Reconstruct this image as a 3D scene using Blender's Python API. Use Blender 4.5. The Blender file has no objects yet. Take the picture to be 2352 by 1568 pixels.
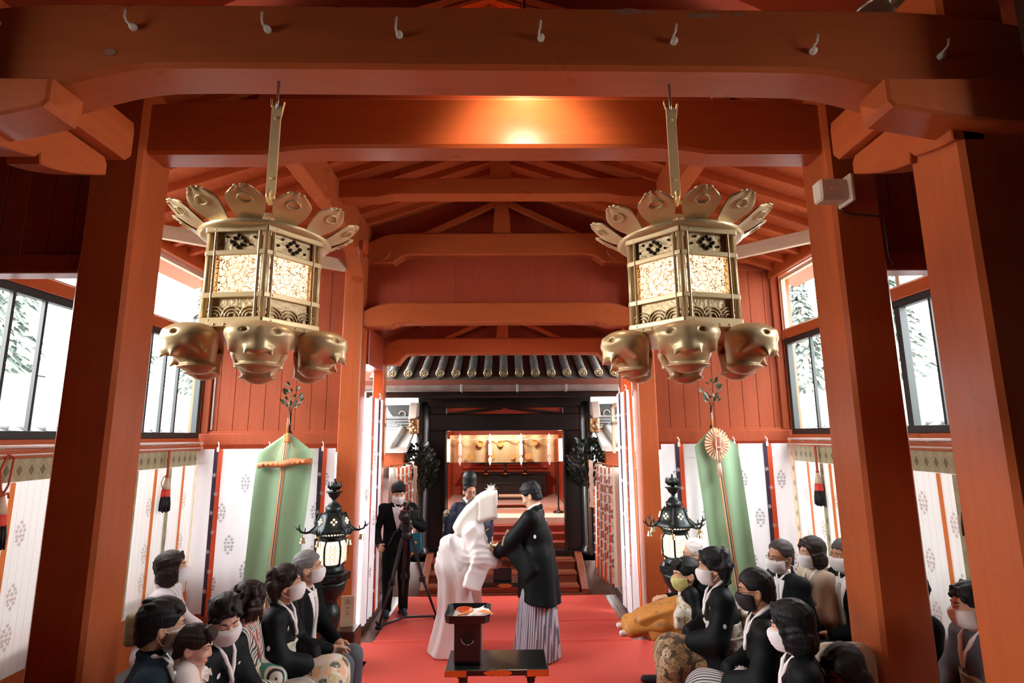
import bpy, bmesh, math, random
import numpy as np
from mathutils import Vector, Matrix
random.seed(7); rng = np.random.default_rng(7)
SC = bpy.context.scene
COL = SC.collection
PI = math.pi
# ------------------------------------------------------------------ camera
FPX, CAM_H = 1255.0, 2.15
def cam_axes(pitch, yaw, roll):
    p, y, r = (math.radians(a) for a in (pitch, yaw, roll))
    f = Vector((math.sin(y)*math.cos(p), math.cos(y)*math.cos(p), math.sin(p)))
    rt = Vector((math.cos(y), -math.sin(y), 0)); up = rt.cross(f)
    r2 = rt*math.cos(r) + up*math.sin(r)
    return r2, r2.cross(f), f
_r, _u, _f = cam_axes(9.81, 0.68, -0.4)
cd = bpy.data.cameras.new('camera'); cam = bpy.data.objects.new('camera', cd); COL.objects.link(cam)
cd.sensor_width = 36; cd.lens = 36*FPX/2352; cd.clip_start = .05; cd.clip_end = 200
m = Matrix((_r, _u, -_f)).transposed().to_4x4(); m.translation = (0, 0, CAM_H); cam.matrix_world = m
SC.camera = cam
# ------------------------------------------------------------------ world (bright overcast sky: brighter overhead than at the horizon)
W = bpy.data.worlds.new('overcast_sky'); SC.world = W; W.use_nodes = True
nt = W.node_tree; nt.nodes.clear()
wo = nt.nodes.new('ShaderNodeOutputWorld'); bg = nt.nodes.new('ShaderNodeBackground')
tc = nt.nodes.new('ShaderNodeTexCoord'); sx = nt.nodes.new('ShaderNodeSeparateXYZ')
rp = nt.nodes.new('ShaderNodeValToRGB')
nt.links.new(tc.outputs['Generated'], sx.inputs[0]); nt.links.new(sx.outputs['Z'], rp.inputs[0])
rp.color_ramp.elements[0].position = .12; rp.color_ramp.elements[0].color = (1, 1.02, 1.03, 1)
rp.color_ramp.elements[1].position = .62; rp.color_ramp.elements[1].color = (1.5, 1.52, 1.54, 1)
e = rp.color_ramp.elements.new(.32); e.color = (.95, .97, .98, 1)
nt.links.new(rp.outputs[0], bg.inputs[0]); bg.inputs[1].default_value = 8
nt.links.new(bg.outputs[0], wo.inputs[0])
# view
vs = SC.view_settings; vs.view_transform = 'Standard'; vs.look = 'None'; vs.gamma = 1; vs.use_curve_mapping = False
vs.exposure = .95
SC.cycles.use_denoising = True
SC.cycles.max_bounces = 10; SC.cycles.diffuse_bounces = 6; SC.cycles.glossy_bounces = 4
SC.cycles.transparent_max_bounces = 16; SC.cycles.transmission_bounces = 6
SC.cycles.caustics_reflective = False; SC.cycles.caustics_refractive = False
SC.cycles.sample_clamp_indirect = 8

# ------------------------------------------------------------------ sun behind thin cloud: soft-edged light
def lamp(name, kind, loc, energy, col=(1, 1, 1), size=.1, rot=None, target=None, spot=None, blend=.5, size_y=None):
    l = bpy.data.lights.new(name, kind); l.energy = energy; l.color = col
    if kind == 'AREA':
        l.size = size
        if size_y: l.shape = 'RECTANGLE'; l.size_y = size_y
    elif kind == 'SUN': l.angle = size
    else: l.shadow_soft_size = size
    if spot: l.spot_size = spot; l.spot_blend = blend
    o = bpy.data.objects.new(name, l); COL.objects.link(o); o.location = loc
    if target is not None: o.rotation_euler = (Vector(target)-Vector(loc)).to_track_quat('-Z', 'Y').to_euler()
    if rot: o.rotation_euler = rot
    return o
lamp('hazy_sun', 'SUN', (-20, -2, 9), 3.0, (1, .95, .88), size=math.radians(24), target=(2.0, 5.6, 1.0))

# ------------------------------------------------------------------ materials
MATS = {}
def newmat(name):
    mt = bpy.data.materials.new(name); mt.use_nodes = True
    n = mt.node_tree.nodes; l = mt.node_tree.links
    b = n['Principled BSDF']; MATS[name] = mt
    return mt, n, l, b
def c4(c): return (c[0], c[1], c[2], 1)
def mixc(n, l, fac, a, b, typ='MIX'):
    m = n.new('ShaderNodeMix'); m.data_type = 'RGBA'; m.blend_type = typ
    for i, v in ((0, fac), (6, a), (7, b)):
        if hasattr(v, 'links'): l.new(v, m.inputs[i])
        else: m.inputs[i].default_value = v if i == 0 else c4(v)
    return m.outputs[2]
def mth(n, l, op, a, b=None, c=None):
    m = n.new('ShaderNodeMath'); m.operation = op
    for i, v in enumerate((a, b, c)):
        if v is None: continue
        if hasattr(v, 'links'): l.new(v, m.inputs[i])
        else: m.inputs[i].default_value = v
    return m.outputs[0]
def coords(n, l, scale=(1, 1, 1), rot=(0, 0, 0), kind='Object'):
    t = n.new('ShaderNodeTexCoord'); mp = n.new('ShaderNodeMapping')
    mp.inputs['Scale'].default_value = scale; mp.inputs['Rotation'].default_value = rot
    l.new(t.outputs[kind], mp.inputs[0]); return mp.outputs[0]
def noise(n, l, vec, sc, detail=3, rough=.5, dist=0):
    t = n.new('ShaderNodeTexNoise'); t.inputs['Scale'].default_value = sc; t.inputs['Detail'].default_value = detail
    t.inputs['Roughness'].default_value = rough; t.inputs['Distortion'].default_value = dist
    l.new(vec, t.inputs['Vector']); return t.outputs['Fac']
def ramp(n, l, fac, stops):
    r = n.new('ShaderNodeValToRGB'); r.color_ramp.elements[0].position, r.color_ramp.elements[1].position = stops[0][0], stops[-1][0]
    r.color_ramp.elements[0].color = c4(stops[0][1]); r.color_ramp.elements[1].color = c4(stops[-1][1])
    for p, c in stops[1:-1]:
        e = r.color_ramp.elements.new(p); e.color = c4(c)
    l.new(fac, r.inputs[0]); return r.outputs[0]
def bump(n, l, b, h, strength=.2, dist=.01):
    bp = n.new('ShaderNodeBump'); bp.inputs['Strength'].default_value = strength; bp.inputs['Distance'].default_value = dist
    l.new(h, bp.inputs['Height']); l.new(bp.outputs[0], b.inputs['Normal'])
def mat(name, col, rough=.5, metal=0, var=0, vsc=4, vcol=None, bmp=0, bsc=60, stretch=(1, 1, 1), sheen=0, coat=0, transl=0, emis=None, estr=0, spec=.5):
    if name in MATS: return MATS[name]
    mt, n, l, b = newmat(name)
    b.inputs['Base Color'].default_value = c4(col); b.inputs['Roughness'].default_value = rough; b.inputs['Metallic'].default_value = metal
    b.inputs['Specular IOR Level'].default_value = spec
    b.inputs['Coat Weight'].default_value = coat; b.inputs['Coat Roughness'].default_value = .12
    if sheen: b.inputs['Sheen Weight'].default_value = sheen; b.inputs['Sheen Roughness'].default_value = .4
    if emis: b.inputs['Emission Color'].default_value = c4(emis); b.inputs['Emission Strength'].default_value = estr
    v = coords(n, l, stretch)
    if var:
        f = noise(n, l, v, vsc, 5, .6)
        f = mth(n, l, 'MULTIPLY', mth(n, l, 'SUBTRACT', f, .35), 3.0*var); f2 = n.new('ShaderNodeClamp'); l.new(f, f2.inputs[0])
        l.new(mixc(n, l, f2.outputs[0], col, vcol or tuple(x*.45 for x in col)), b.inputs['Base Color'])
    if bmp: bump(n, l, b, noise(n, l, v, bsc, 3), bmp, .004)
    if transl:
        t = n.new('ShaderNodeBsdfTranslucent'); t.inputs[0].default_value = c4(col); ms = n.new('ShaderNodeMixShader')
        ms.inputs[0].default_value = transl; l.new(b.outputs[0], ms.inputs[1]); l.new(t.outputs[0], ms.inputs[2])
        l.new(ms.outputs[0], n['Material Output'].inputs[0])
    return mt
VER = (.45, .102, .030)
def lacquer(name, col, rough=.3, streak=(6, 6, .6), spec=.4):
    mt, n, l, b = newmat(name)
    v = coords(n, l, streak)
    f = noise(n, l, v, 3.0, 6, .65); g = noise(n, l, coords(n, l), 2.2, 3, .6)
    c = mixc(n, l, ramp(n, l, f, [(.35, (0, 0, 0)), (.75, (1, 1, 1))]), col, tuple(x*.82 for x in col))
    w = ramp(n, l, noise(n, l, coords(n, l, (9, 9, 2.5)), 2.0, 8, .7), [(.70, (0, 0, 0)), (.78, (1, 1, 1))])
    c = mixc(n, l, mth(n, l, 'MULTIPLY', w, .12), c, (.60, .20, .11))
    l.new(c, b.inputs['Base Color'])
    l.new(mth(n, l, 'MULTIPLY_ADD', g, .22, rough-.1), b.inputs['Roughness'])
    b.inputs['Specular IOR Level'].default_value = spec
    bump(n, l, b, f, .05, .01)
    return mt
RED = lacquer('vermilion_lacquer', VER)
REDX = lacquer('vermilion_lacquer_long', VER, streak=(.6, 6, 6))
REDY = lacquer('vermilion_lacquer_depth', VER, streak=(6, .6, 6))
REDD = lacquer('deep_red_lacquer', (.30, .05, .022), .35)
PLANK = lacquer('vermilion_plank', (.29, .052, .014), .6, spec=.2)
BLACK = mat('black_lacquer', (.006, .0065, .007), .3, coat=.3, bmp=.02)
BLACKM = mat('black_frame_paint', (.012, .020, .020), .5, var=.3)
IRON = mat('black_bronze', (.02, .026, .028), .36, .6, var=.4, vsc=9, vcol=(.05, .065, .065), bmp=.1, bsc=40)
BRASS = mat('aged_brass', (.80, .59, .31), .36, .3, var=.4, vsc=7, vcol=(.60, .41, .20), bmp=.12, bsc=60)
GOLD = mat('gilt_metal', (.75, .42, .12), .3, 1, var=.3, bmp=.1)
RAW = mat('bare_timber', (.62, .48, .33), .6, var=.4, vsc=3, vcol=(.42, .28, .16), stretch=(1, 1, 8), bmp=.1)
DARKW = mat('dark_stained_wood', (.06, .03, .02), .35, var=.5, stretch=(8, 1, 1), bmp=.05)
FLOORM = mat('worn_floor_boards', (.11, .05, .032), .28, var=.5, stretch=(10, 1, 1), bmp=.05)
STEEL = mat('galvanised_steel', (.55, .55, .52), .35, 1, var=.3)
WHITEP = mat('white_painted_metal', (.75, .73, .70), .4)
CREAMP = mat('cream_plastic', (.62, .57, .48), .45, var=.15)
BLKP = mat('black_plastic', (.012, .012, .014), .4)
BLKF = mat('black_rubber', (.01, .01, .011), .7)
CARPET = mat('red_felt_carpet', (.70, .075, .048), .85, var=.25, vsc=1.6, vcol=(.60, .055, .034), bmp=.25, bsc=300, sheen=.25, spec=.2)
COTTON = mat('white_cotton', (.78, .79, .82), .8, bmp=.05, bsc=200, transl=.12)
PRINT = mat('dark_purple_print', (.055, .03, .05), .8)
PURPLE = mat('dark_purple_ribbon', (.045, .022, .06), .6, transl=.1)
ORANGE = mat('vermilion_ribbon', (.85, .13, .04), .6, transl=.25)
WMARK = mat('white_dyed_mark', (.8, .78, .8), .7)
TATAMI = mat('pale_tatami', (.84, .80, .70), .7, var=.15, vsc=2, stretch=(1, 30, 1))
PAPER = mat('white_paper', (.86, .85, .82), .7, transl=.2)
def glass_mat():
    mt, n, l, b = newmat('window_glass')
    t = n.new('ShaderNodeBsdfTransparent'); g = n.new('ShaderNodeBsdfGlossy'); g.inputs['Roughness'].default_value = .03
    t.inputs[0].default_value = (.97, .985, .98, 1)
    ms = n.new('ShaderNodeMixShader'); ms.inputs[0].default_value = .05; l.new(t.outputs[0], ms.inputs[1]); l.new(g.outputs[0], ms.inputs[2])
    l.new(ms.outputs[0], n['Material Output'].inputs[0]); return mt
GLASS = glass_mat()
def emit(name, col, s):
    mt, n, l, b = newmat(name)
    b.inputs['Base Color'].default_value = c4(col); b.inputs['Emission Color'].default_value = c4(col); b.inputs['Emission Strength'].default_value = s
    return mt

# ------------------------------------------------------------------ mesh helpers
class MB:
    def __init__(s): s.v = []; s.f = []; s.m = []; s.sm = []
    def add(s, vs, fs, mi=0, smooth=False):
        o = len(s.v); s.v += [tuple(v) for v in vs]
        for f in fs: s.f.append(tuple(i+o for i in f)); s.m.append(mi); s.sm.append(smooth)
    def box(s, x0, x1, y0, y1, z0, z1, bev=0, mi=0, mtx=None):
        x0, x1 = min(x0, x1), max(x0, x1); y0, y1 = min(y0, y1), max(y0, y1); z0, z1 = min(z0, z1), max(z0, z1)
        bm = bmesh.new(); bmesh.ops.create_cube(bm, size=1)
        for v in bm.verts: v.co = Vector(((x0+x1)/2+v.co.x*(x1-x0), (y0+y1)/2+v.co.y*(y1-y0), (z0+z1)/2+v.co.z*(z1-z0)))
        if bev: bmesh.ops.bevel(bm, geom=bm.edges[:], offset=min(bev, .45*min(x1-x0, y1-y0, z1-z0)), segments=1, affect='EDGES')
        s.bm(bm, mi, mtx)
    def bm(s, bm, mi=0, mtx=None, smooth=False):
        if mtx is not None: bm.transform(mtx)
        bm.verts.index_update()
        s.add([v.co[:] for v in bm.verts], [[v.index for v in f.verts] for f in bm.faces], mi, smooth); bm.free()
    def beam(s, a, b, w, h, bev=.006, mi=0, roll=0):          # box from a to b, w sideways, h upwards
        a, b = Vector(a), Vector(b); d = b-a; L = d.length
        q = d.to_track_quat('Y', 'Z').to_matrix().to_4x4(); q.translation = a
        s.box(-w/2, w/2, 0, L, -h/2, h/2, bev, mi, q @ Matrix.Rotation(roll, 4, 'Y'))
    def tube(s, pts, r, n=10, mi=0, closed=False, cap=True):
        pts = [Vector(p) for p in pts]; N = len(pts); rr = r if hasattr(r, '__len__') else [r]*N
        rings = []; up = None
        for i, p in enumerate(pts):
            a = pts[i-1] if (i > 0 or closed) else p; b = pts[(i+1) % N] if (i < N-1 or closed) else p
            t = (b-a).normalized()
            if up is None: up = Vector((0, 0, 1)) if abs(t.z) < .9 else Vector((1, 0, 0))
            x = t.cross(up).normalized(); y = x.cross(t).normalized(); up = y
            rings.append([p+(x*math.cos(k*2*PI/n)+y*math.sin(k*2*PI/n))*rr[i] for k in range(n)])
        vs = [v for rg in rings for v in rg]; fs = []
        for i in range(N if closed else N-1):
            for k in range(n):
                j = (i+1) % N; fs.append((i*n+k, i*n+(k+1) % n, j*n+(k+1) % n, j*n+k))
        if cap and not closed: fs += [tuple(range(n))[::-1], tuple(range((N-1)*n, N*n))]
        s.add(vs, fs, mi, True)
    def lathe(s, prof, n=32, mi=0, c=(0, 0, 0), smooth=True, phase=0, squash=1, cap=True):
        vs = []; fs = []
        for r, z in prof:
            for k in range(n):
                a = 2*PI*(k+phase)/n; vs.append((c[0]+r*math.cos(a), c[1]+r*math.sin(a)*squash, c[2]+z))
        for i in range(len(prof)-1):
            for k in range(n): fs.append((i*n+k, i*n+(k+1) % n, (i+1)*n+(k+1) % n, (i+1)*n+k))
        if cap: fs += [tuple(range(n))[::-1], tuple(range((len(prof)-1)*n, len(prof)*n))]
        s.add(vs, fs, mi, smooth)
    def prism(s, poly, y0, y1, mi=0, axis='Y', bev=0):          # 2D outline extruded along an axis
        bm = bmesh.new()
        P = {'Y': lambda a, b, t: (a, t, b), 'X': lambda a, b, t: (t, a, b), 'Z': lambda a, b, t: (a, b, t)}[axis]
        lo = [bm.verts.new(P(a, b, y0)) for a, b in poly]; hi = [bm.verts.new(P(a, b, y1)) for a, b in poly]
        n = len(poly); bm.faces.new(lo); bm.faces.new(hi[::-1])
        for i in range(n): bm.faces.new((lo[i], hi[i], hi[(i+1) % n], lo[(i+1) % n]))
        bmesh.ops.recalc_face_normals(bm, faces=bm.faces[:])
        if bev:
            es = [e for e in bm.edges if len(e.link_faces) == 2 and any(len(f.verts) == n and n > 4 for f in e.link_faces)] if n > 4 else bm.edges[:]
            bmesh.ops.bevel(bm, geom=es, offset=bev, segments=1, affect='EDGES')
        bmesh.ops.triangulate(bm, faces=[f for f in bm.faces if len(f.verts) > 4])
        s.bm(bm, mi)
    def grid(s, fn, nu, nv, mi=0, smooth=True, flip=False):
        vs = [fn(i/nu, j/nv) for j in range(nv+1) for i in range(nu+1)]; w = nu+1
        fs = [(j*w+i, j*w+i+1, (j+1)*w+i+1, (j+1)*w+i) for j in range(nv) for i in range(nu)]
        if flip: fs = [f[::-1] for f in fs]
        s.add(vs, fs, mi, smooth)
    def ball(s, c, r, mi=0, n=14):
        r = r if hasattr(r, '__len__') else (r, r, r); bm = bmesh.new(); bmesh.ops.create_uvsphere(bm, u_segments=n, v_segments=max(6, n//2+1), radius=1)
        for v in bm.verts: v.co = Vector((c[0]+v.co.x*r[0], c[1]+v.co.y*r[1], c[2]+v.co.z*r[2]))
        s.bm(bm, mi, None, True)
    def obj(s, name, mats, parent=None, loc=None, rz=0):
        me = bpy.data.meshes.new(name); me.from_pydata(s.v, [], s.f); me.update()
        mats = mats if isinstance(mats, (list, tuple)) else [mats]
        for m_ in mats: me.materials.append(m_)
        if len(mats) > 1: me.polygons.foreach_set('material_index', s.m)
        me.polygons.foreach_set('use_smooth', s.sm)
        o = bpy.data.objects.new(name, me); COL.objects.link(o)
        if parent is not None: o.parent = parent
        if loc is not None: o.location = loc
        o.rotation_euler.z = rz
        return o
def tag(o, label=None, cat=None, group=None, kind=None):
    if label: o['label'] = label
    if cat: o['category'] = cat
    if group: o['group'] = group
    if kind: o['kind'] = kind
    return o
def empty(name, loc, label=None, cat=None, group=None, rz=0, kind=None):
    o = bpy.data.objects.new(name, None); COL.objects.link(o); o.location = loc; o.rotation_euler.z = rz
    return tag(o, label, cat, group, kind)
def dup(root, loc=None, rz=None, label=None):
    def cp(o, parent):
        c = o.copy(); COL.objects.link(c)
        if parent is not None: c.parent = parent
        for ch in [x for x in kids.get(o.name, [])]: cp(ch, c)
        return c
    kids = {}
    for o in COL.objects:
        if o.parent: kids.setdefault(o.parent.name, []).append(o)
    c = cp(root, None)
    if loc is not None: c.location = loc
    if rz is not None: c.rotation_euler.z = rz
    if label: c['label'] = label
    return c
def one(name, fn, mats, label=None, cat=None, group=None, kind=None, parent=None, loc=None, rz=0):
    b = MB(); fn(b); return tag(b.obj(name, mats, parent, loc, rz), label, cat, group, kind)
# =================================================================== SETTING
XL, XR, XC = -3.45, 3.25, -0.1
YB = 6.3                                                       # rear wall plane
def st(name, fn, mats, parent=None): return one(name, fn, mats, kind='structure' if parent is None else None, parent=parent)
st('floor', lambda b: [b.box(-3.7+i*.3, -3.4+i*.3-.002, -2, 9.6, -.06, 0, .002) for i in range(24)], FLOORM)
# stone ground outside
GRAVEL = mat('pale_gravel', (.68, .675, .66), .9, var=.3, vsc=8, bmp=.3, bsc=30)
st('ground', lambda b: b.box(-60, 60, -30, 60, -.5, -.3), GRAVEL)
# --- rear walls of the hall: vertical planks above, rail, shadow gap
def plank_wall(b, x0, x1, y, z0, z1, n, th=.03):
    w = (x1-x0)/n
    for i in range(n): b.box(x0+i*w+.0015, x0+(i+1)*w-.0015, y, y+th, z0, z1, .003)
    b.box(x0, x1, y+th, y+th+.04, z0, z1)
def rear(side):
    x0, x1 = (XL, -1.88) if side < 0 else (1.71, XR)
    def fn(b):
        plank_wall(b, x0, x1, YB, 2.2, 4.1, 9)
        b.box(x0, x1, YB-.05, YB+.06, 2.075, 2.2, .008)               # bottom rail
        b.box(x0, x1, YB-.02, YB+.05, 2.185, 2.225, .006)
        b.box(x0, x1, YB-.03, YB+.06, 4.08, 4.17, .008)               # top rail
        e = x0+.0 if side < 0 else x1-.09
        b.box(e, e+.09, YB-.03, YB+.05, 2.2, 4.1, .006)               # corner post
        b.box(x0, x1, YB+.08, YB+.14, 0, .78); b.box(x0, x1, YB+.08, YB+.14, 1.98, 2.08)   # low boards behind the curtain, open above
    o = st('wall_back_left' if side < 0 else 'wall_back_right', fn, PLANK)
rear(-1); rear(1)
def strip(b):
    b.box(XL+.105, XL+.125, YB-.012, YB+.0, 2.24, 4.08, .002)
st('trim_1', strip, mat('worn_edge_strip', (.45, .40, .38), .5))
# gable wall between roof and beams
def gable(b):
    poly = [(-3.5, 4.1), (3.3, 4.1), (3.3, 4.14), (XC, 5.24), (-3.5, 4.14)]
    b.prism(poly, YB+.12, YB+.18)
    b.box(-1.9, 1.75, YB+.10, YB+.13, 3.5, 4.6)
    for i in range(6):
        x = -1.66+i*.53; b.box(x+.0012, x+.5288, YB+.07, YB+.1, 3.6, 4.4, .002)
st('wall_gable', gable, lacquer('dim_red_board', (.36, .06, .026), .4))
# side walls below and above the windows
def side(b, x, s):
    a, c = (x-.12, x) if s < 0 else (x, x+.12)
    b.box(a, c, 3.3, YB+.2, 0, .72)
    b.box(a, c, 3.3, YB+.2, 4.0, 4.2)
    for y in (3.3, YB-.05): b.box(a-.0, c+.0, y, y+.13, .72, 4.0)
def side_near(b, x, s):
    a, c = (x-.12, x) if s < 0 else (x, x+.12)
    q0, q1, h0 = (1.2, 2.1, 2.2)
    u0, u1 = (XL, -2.62) if s < 0 else (2.36, XR)
    b.box(u0, u1, 2.14, 2.2, 0, 5.3)  # unseen cross screen, added to keep side light off the pillar fronts
    b.box(a, c, -2, 3.3, 0, h0); b.box(a, c, -2, 3.3, 3.95, 4.2); b.box(a, c, -2, q0, h0, 3.95); b.box(a, c, q1, 3.3, h0, 3.95)
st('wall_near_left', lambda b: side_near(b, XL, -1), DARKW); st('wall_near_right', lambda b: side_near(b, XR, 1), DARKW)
st('wall_left', lambda b: side(b, XL, -1), RED); st('wall_right', lambda b: side(b, XR, 1), RED)
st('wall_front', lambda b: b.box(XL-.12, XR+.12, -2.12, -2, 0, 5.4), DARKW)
# boards over the side aisles, between the near pillars and the outer walls
def transom(x0, x1):
    def fn(b):
        n = 5; w = (x1-x0)/n
        for i in range(n): b.box(x0+i*w+.002, x0+(i+1)*w-.002, 3.42, 3.45, 3.3, 4.6, .003)
        b.box(x0, x1, 3.36, 3.50, 3.185, 3.31, .008); b.box(x0, x1, 3.45, 3.47, 3.3, 4.6)
    return fn
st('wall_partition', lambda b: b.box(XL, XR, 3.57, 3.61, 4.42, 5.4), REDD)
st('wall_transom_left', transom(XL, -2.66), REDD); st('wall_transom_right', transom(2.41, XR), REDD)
# --- roof of the rear bay with rafters, dark ceiling over the near bay
RK = .33
def roofz(x): return 5.2-RK*abs(x-XC)
ROOFP = lacquer('vermilion_roof_board', (.52, .115, .034), .5, spec=.25)
def roof(b):
    for s in (-1, 1):
        n = 17; xe = 3.75
        for i in range(n):                                            # boards run along the ridge
            t0, t1 = xe*i/n, xe*(i+1)/n-.003
            za, zb = 5.2-RK*t0, 5.2-RK*t1
            x0, x1 = XC+s*t0, XC+s*t1
            b.add([(x0, 3.4, za), (x1, 3.4, zb), (x1, YB+.3, zb), (x0, YB+.3, za), (x0, 3.4, za+.03), (x1, 3.4, zb+.03), (x1, YB+.3, zb+.03), (x0, YB+.3, za+.03)],
                  [(0, 1, 2, 3), (7, 6, 5, 4), (0, 4, 5, 1), (1, 5, 6, 2), (2, 6, 7, 3), (3, 7, 4, 0)])
        b.add([(XC, 3.4, 5.25), (XC+s*3.8, 3.4, 5.25-RK*3.8), (XC+s*3.8, YB+.3, 5.25-RK*3.8), (XC, YB+.3, 5.25), (XC, 3.4, 5.3), (XC+s*3.8, 3.4, 5.3-RK*3.8), (XC+s*3.8, YB+.3, 5.3-RK*3.8), (XC, YB+.3, 5.3)],
              [(0, 1, 2, 3), (7, 6, 5, 4), (0, 4, 5, 1), (1, 5, 6, 2), (2, 6, 7, 3), (3, 7, 4, 0)])
ceil = st('ceiling', roof, ROOFP)
for s in (-1, 1):
    for i in range(10):
        y = 3.56+i*.29
        one('rafter', lambda b: b.beam((XC+s*.05, y, 5.2-.03-.05*RK), (XC+s*3.5, y, 5.2-.03-3.5*RK), .062, .085, .004), ROOFP, parent=ceil)
one('ridge_board', lambda b: b.box(XC-.05, XC+.05, 3.45, YB+.1, 5.02, 5.19, .006), ROOFP, parent=ceil)
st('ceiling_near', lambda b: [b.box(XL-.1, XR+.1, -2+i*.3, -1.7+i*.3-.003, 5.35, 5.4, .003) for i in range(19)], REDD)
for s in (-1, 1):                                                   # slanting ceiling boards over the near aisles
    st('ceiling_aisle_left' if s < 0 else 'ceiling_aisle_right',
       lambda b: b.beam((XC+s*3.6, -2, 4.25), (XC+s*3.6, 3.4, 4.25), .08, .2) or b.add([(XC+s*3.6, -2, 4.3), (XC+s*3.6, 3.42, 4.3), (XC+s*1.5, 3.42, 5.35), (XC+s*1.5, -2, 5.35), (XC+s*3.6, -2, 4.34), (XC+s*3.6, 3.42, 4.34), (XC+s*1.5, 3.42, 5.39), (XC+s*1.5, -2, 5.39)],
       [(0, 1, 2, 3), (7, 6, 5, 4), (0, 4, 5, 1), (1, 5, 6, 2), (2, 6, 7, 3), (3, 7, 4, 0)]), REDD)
# wall plates
for s, x in ((-1, XL), (1, XR)):
    st('trim_2' if s < 0 else 'trim_3', lambda b: b.box(x-.04, x+.10 if s < 0 else x-.10, 3.55, YB, 3.98, 4.14, .008), REDY)

# =================================================================== WINDOWS (frame, rail, panes)
def window(name, x, s, bars, posts):
    o = -s
    r = st(name, lambda b: (b.box(x-.05, x+.05, 3.3, YB-.1, 3.225, 3.33, .006),
                            b.box(x-.05, x+.05, 3.3, YB-.1, 2.075, 2.15, .006),
                            b.box(x+o*.05, x+o*.075, 3.3, YB-.1, 2.02, 2.075, .004)), REDY)
    def sash(b):
        b.box(x-.03, x+.035, 3.3, YB-.1, 3.165, 3.225, .003); b.box(x-.03, x+.035, 3.3, YB-.1, 2.15, 2.21, .003)
        for y in (YB-.135,)+posts: b.box(x-.03, x+.035, y-.03, y+.03, 2.2, 3.18, .003)
    one('sash_frame', sash, BLACKM, parent=r)
    for y in bars: one('glazing_bar', lambda b: b.box(x-.015, x+.02, y-.012, y+.012, 2.2, 3.18, .003), BLACKM, parent=r)
    def upper(b):
        b.box(x-.02, x+.03, 3.3, YB-.1, 3.93, 3.97, .003); b.box(x-.02, x+.03, 3.3, YB-.1, 3.33, 3.35, .003)
        for y in (YB-.12, 4.32): b.box(x-.02, x+.03, y-.022, y+.022, 3.34, 3.95, .003)
    one('upper_frame', upper, RAW, parent=r)
    one('lower_pane', lambda b: b.add([(x, 3.3, 2.2), (x, YB-.1, 2.2), (x, YB-.1, 3.2), (x, 3.3, 3.2)], [(0, 1, 2, 3)]), GLASS, parent=r)
    one('upper_pane', lambda b: b.add([(x, 3.3, 3.34), (x, YB-.1, 3.34), (x, YB-.1, 3.95), (x, 3.3, 3.95)], [(0, 1, 2, 3)]), GLASS, parent=r)
    return r
window('window_1', XL, -1, (3.75, 4.02, 4.31, 5.0, 5.27, 5.52, 5.75), (4.65,))
window('window_2', XR, 1, (3.76, 4.03, 4.70, 5.0, 5.27, 5.70), (4.36,))
def conduit(b, x, o):
    b.tube([(x+o*.07, 3.3, 2.10), (x+o*.07, YB-.08, 2.10)], .012, 8); b.tube([(x+o*.085, 3.3, 2.045), (x+o*.085, YB-.1, 2.045)], .007, 8)
one('white_conduit', lambda b: conduit(b, XL, 1), WHITEP, 'thin white pipe along the window sill of the left wall', 'pipe')
one('white_conduit.001', lambda b: conduit(b, XR, -1), WHITEP, 'thin white pipe along the window sill of the right wall', 'pipe')

# =================================================================== PILLARS
def pillar(name, x0, x1, y0, y1, z1, label, bev=.022, mt=RED, z0=0):
    return one(name, lambda b: b.box(x0, x1, y0, y1, z0, z1, bev), mt, label, 'pillar')
pillar('pillar', -2.674, -2.352, 3.3, 3.62, 4.5, 'thick red pillar on the left with the seated families behind it')
pillar('pillar.001', 2.118, 2.43, 3.3, 3.62, 4.5, 'thick red pillar on the right with the white box near its top')
pillar('pillar.002', 2.19, 2.52, 2.4, 2.73, 4.5, 'red pillar cut off by the right edge, nearest to the viewer')
pillar('pillar.003', -3.03, -2.70, 2.4, 2.73, 4.5, 'red pillar outside the left edge, holding the bracket arms')
pillar('pillar.004', -1.88, -1.655, 6.2, 6.45, 4.3, 'red post at the end of the left plank wall', .012)
pillar('pillar.005', 1.50, 1.71, 6.2, 6.45, 4.3, 'red post at the end of the right plank wall', .012)
pillar('pillar.006', -1.75, -1.61, 7.2, 7.38, 3.3, 'slim red post by the patterned curtain beyond the cameraman', .01)
pillar('pillar.007', 1.53, 1.67, 7.2, 7.38, 3.3, 'slim red post by the patterned curtain right of the steps', .01)

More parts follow.
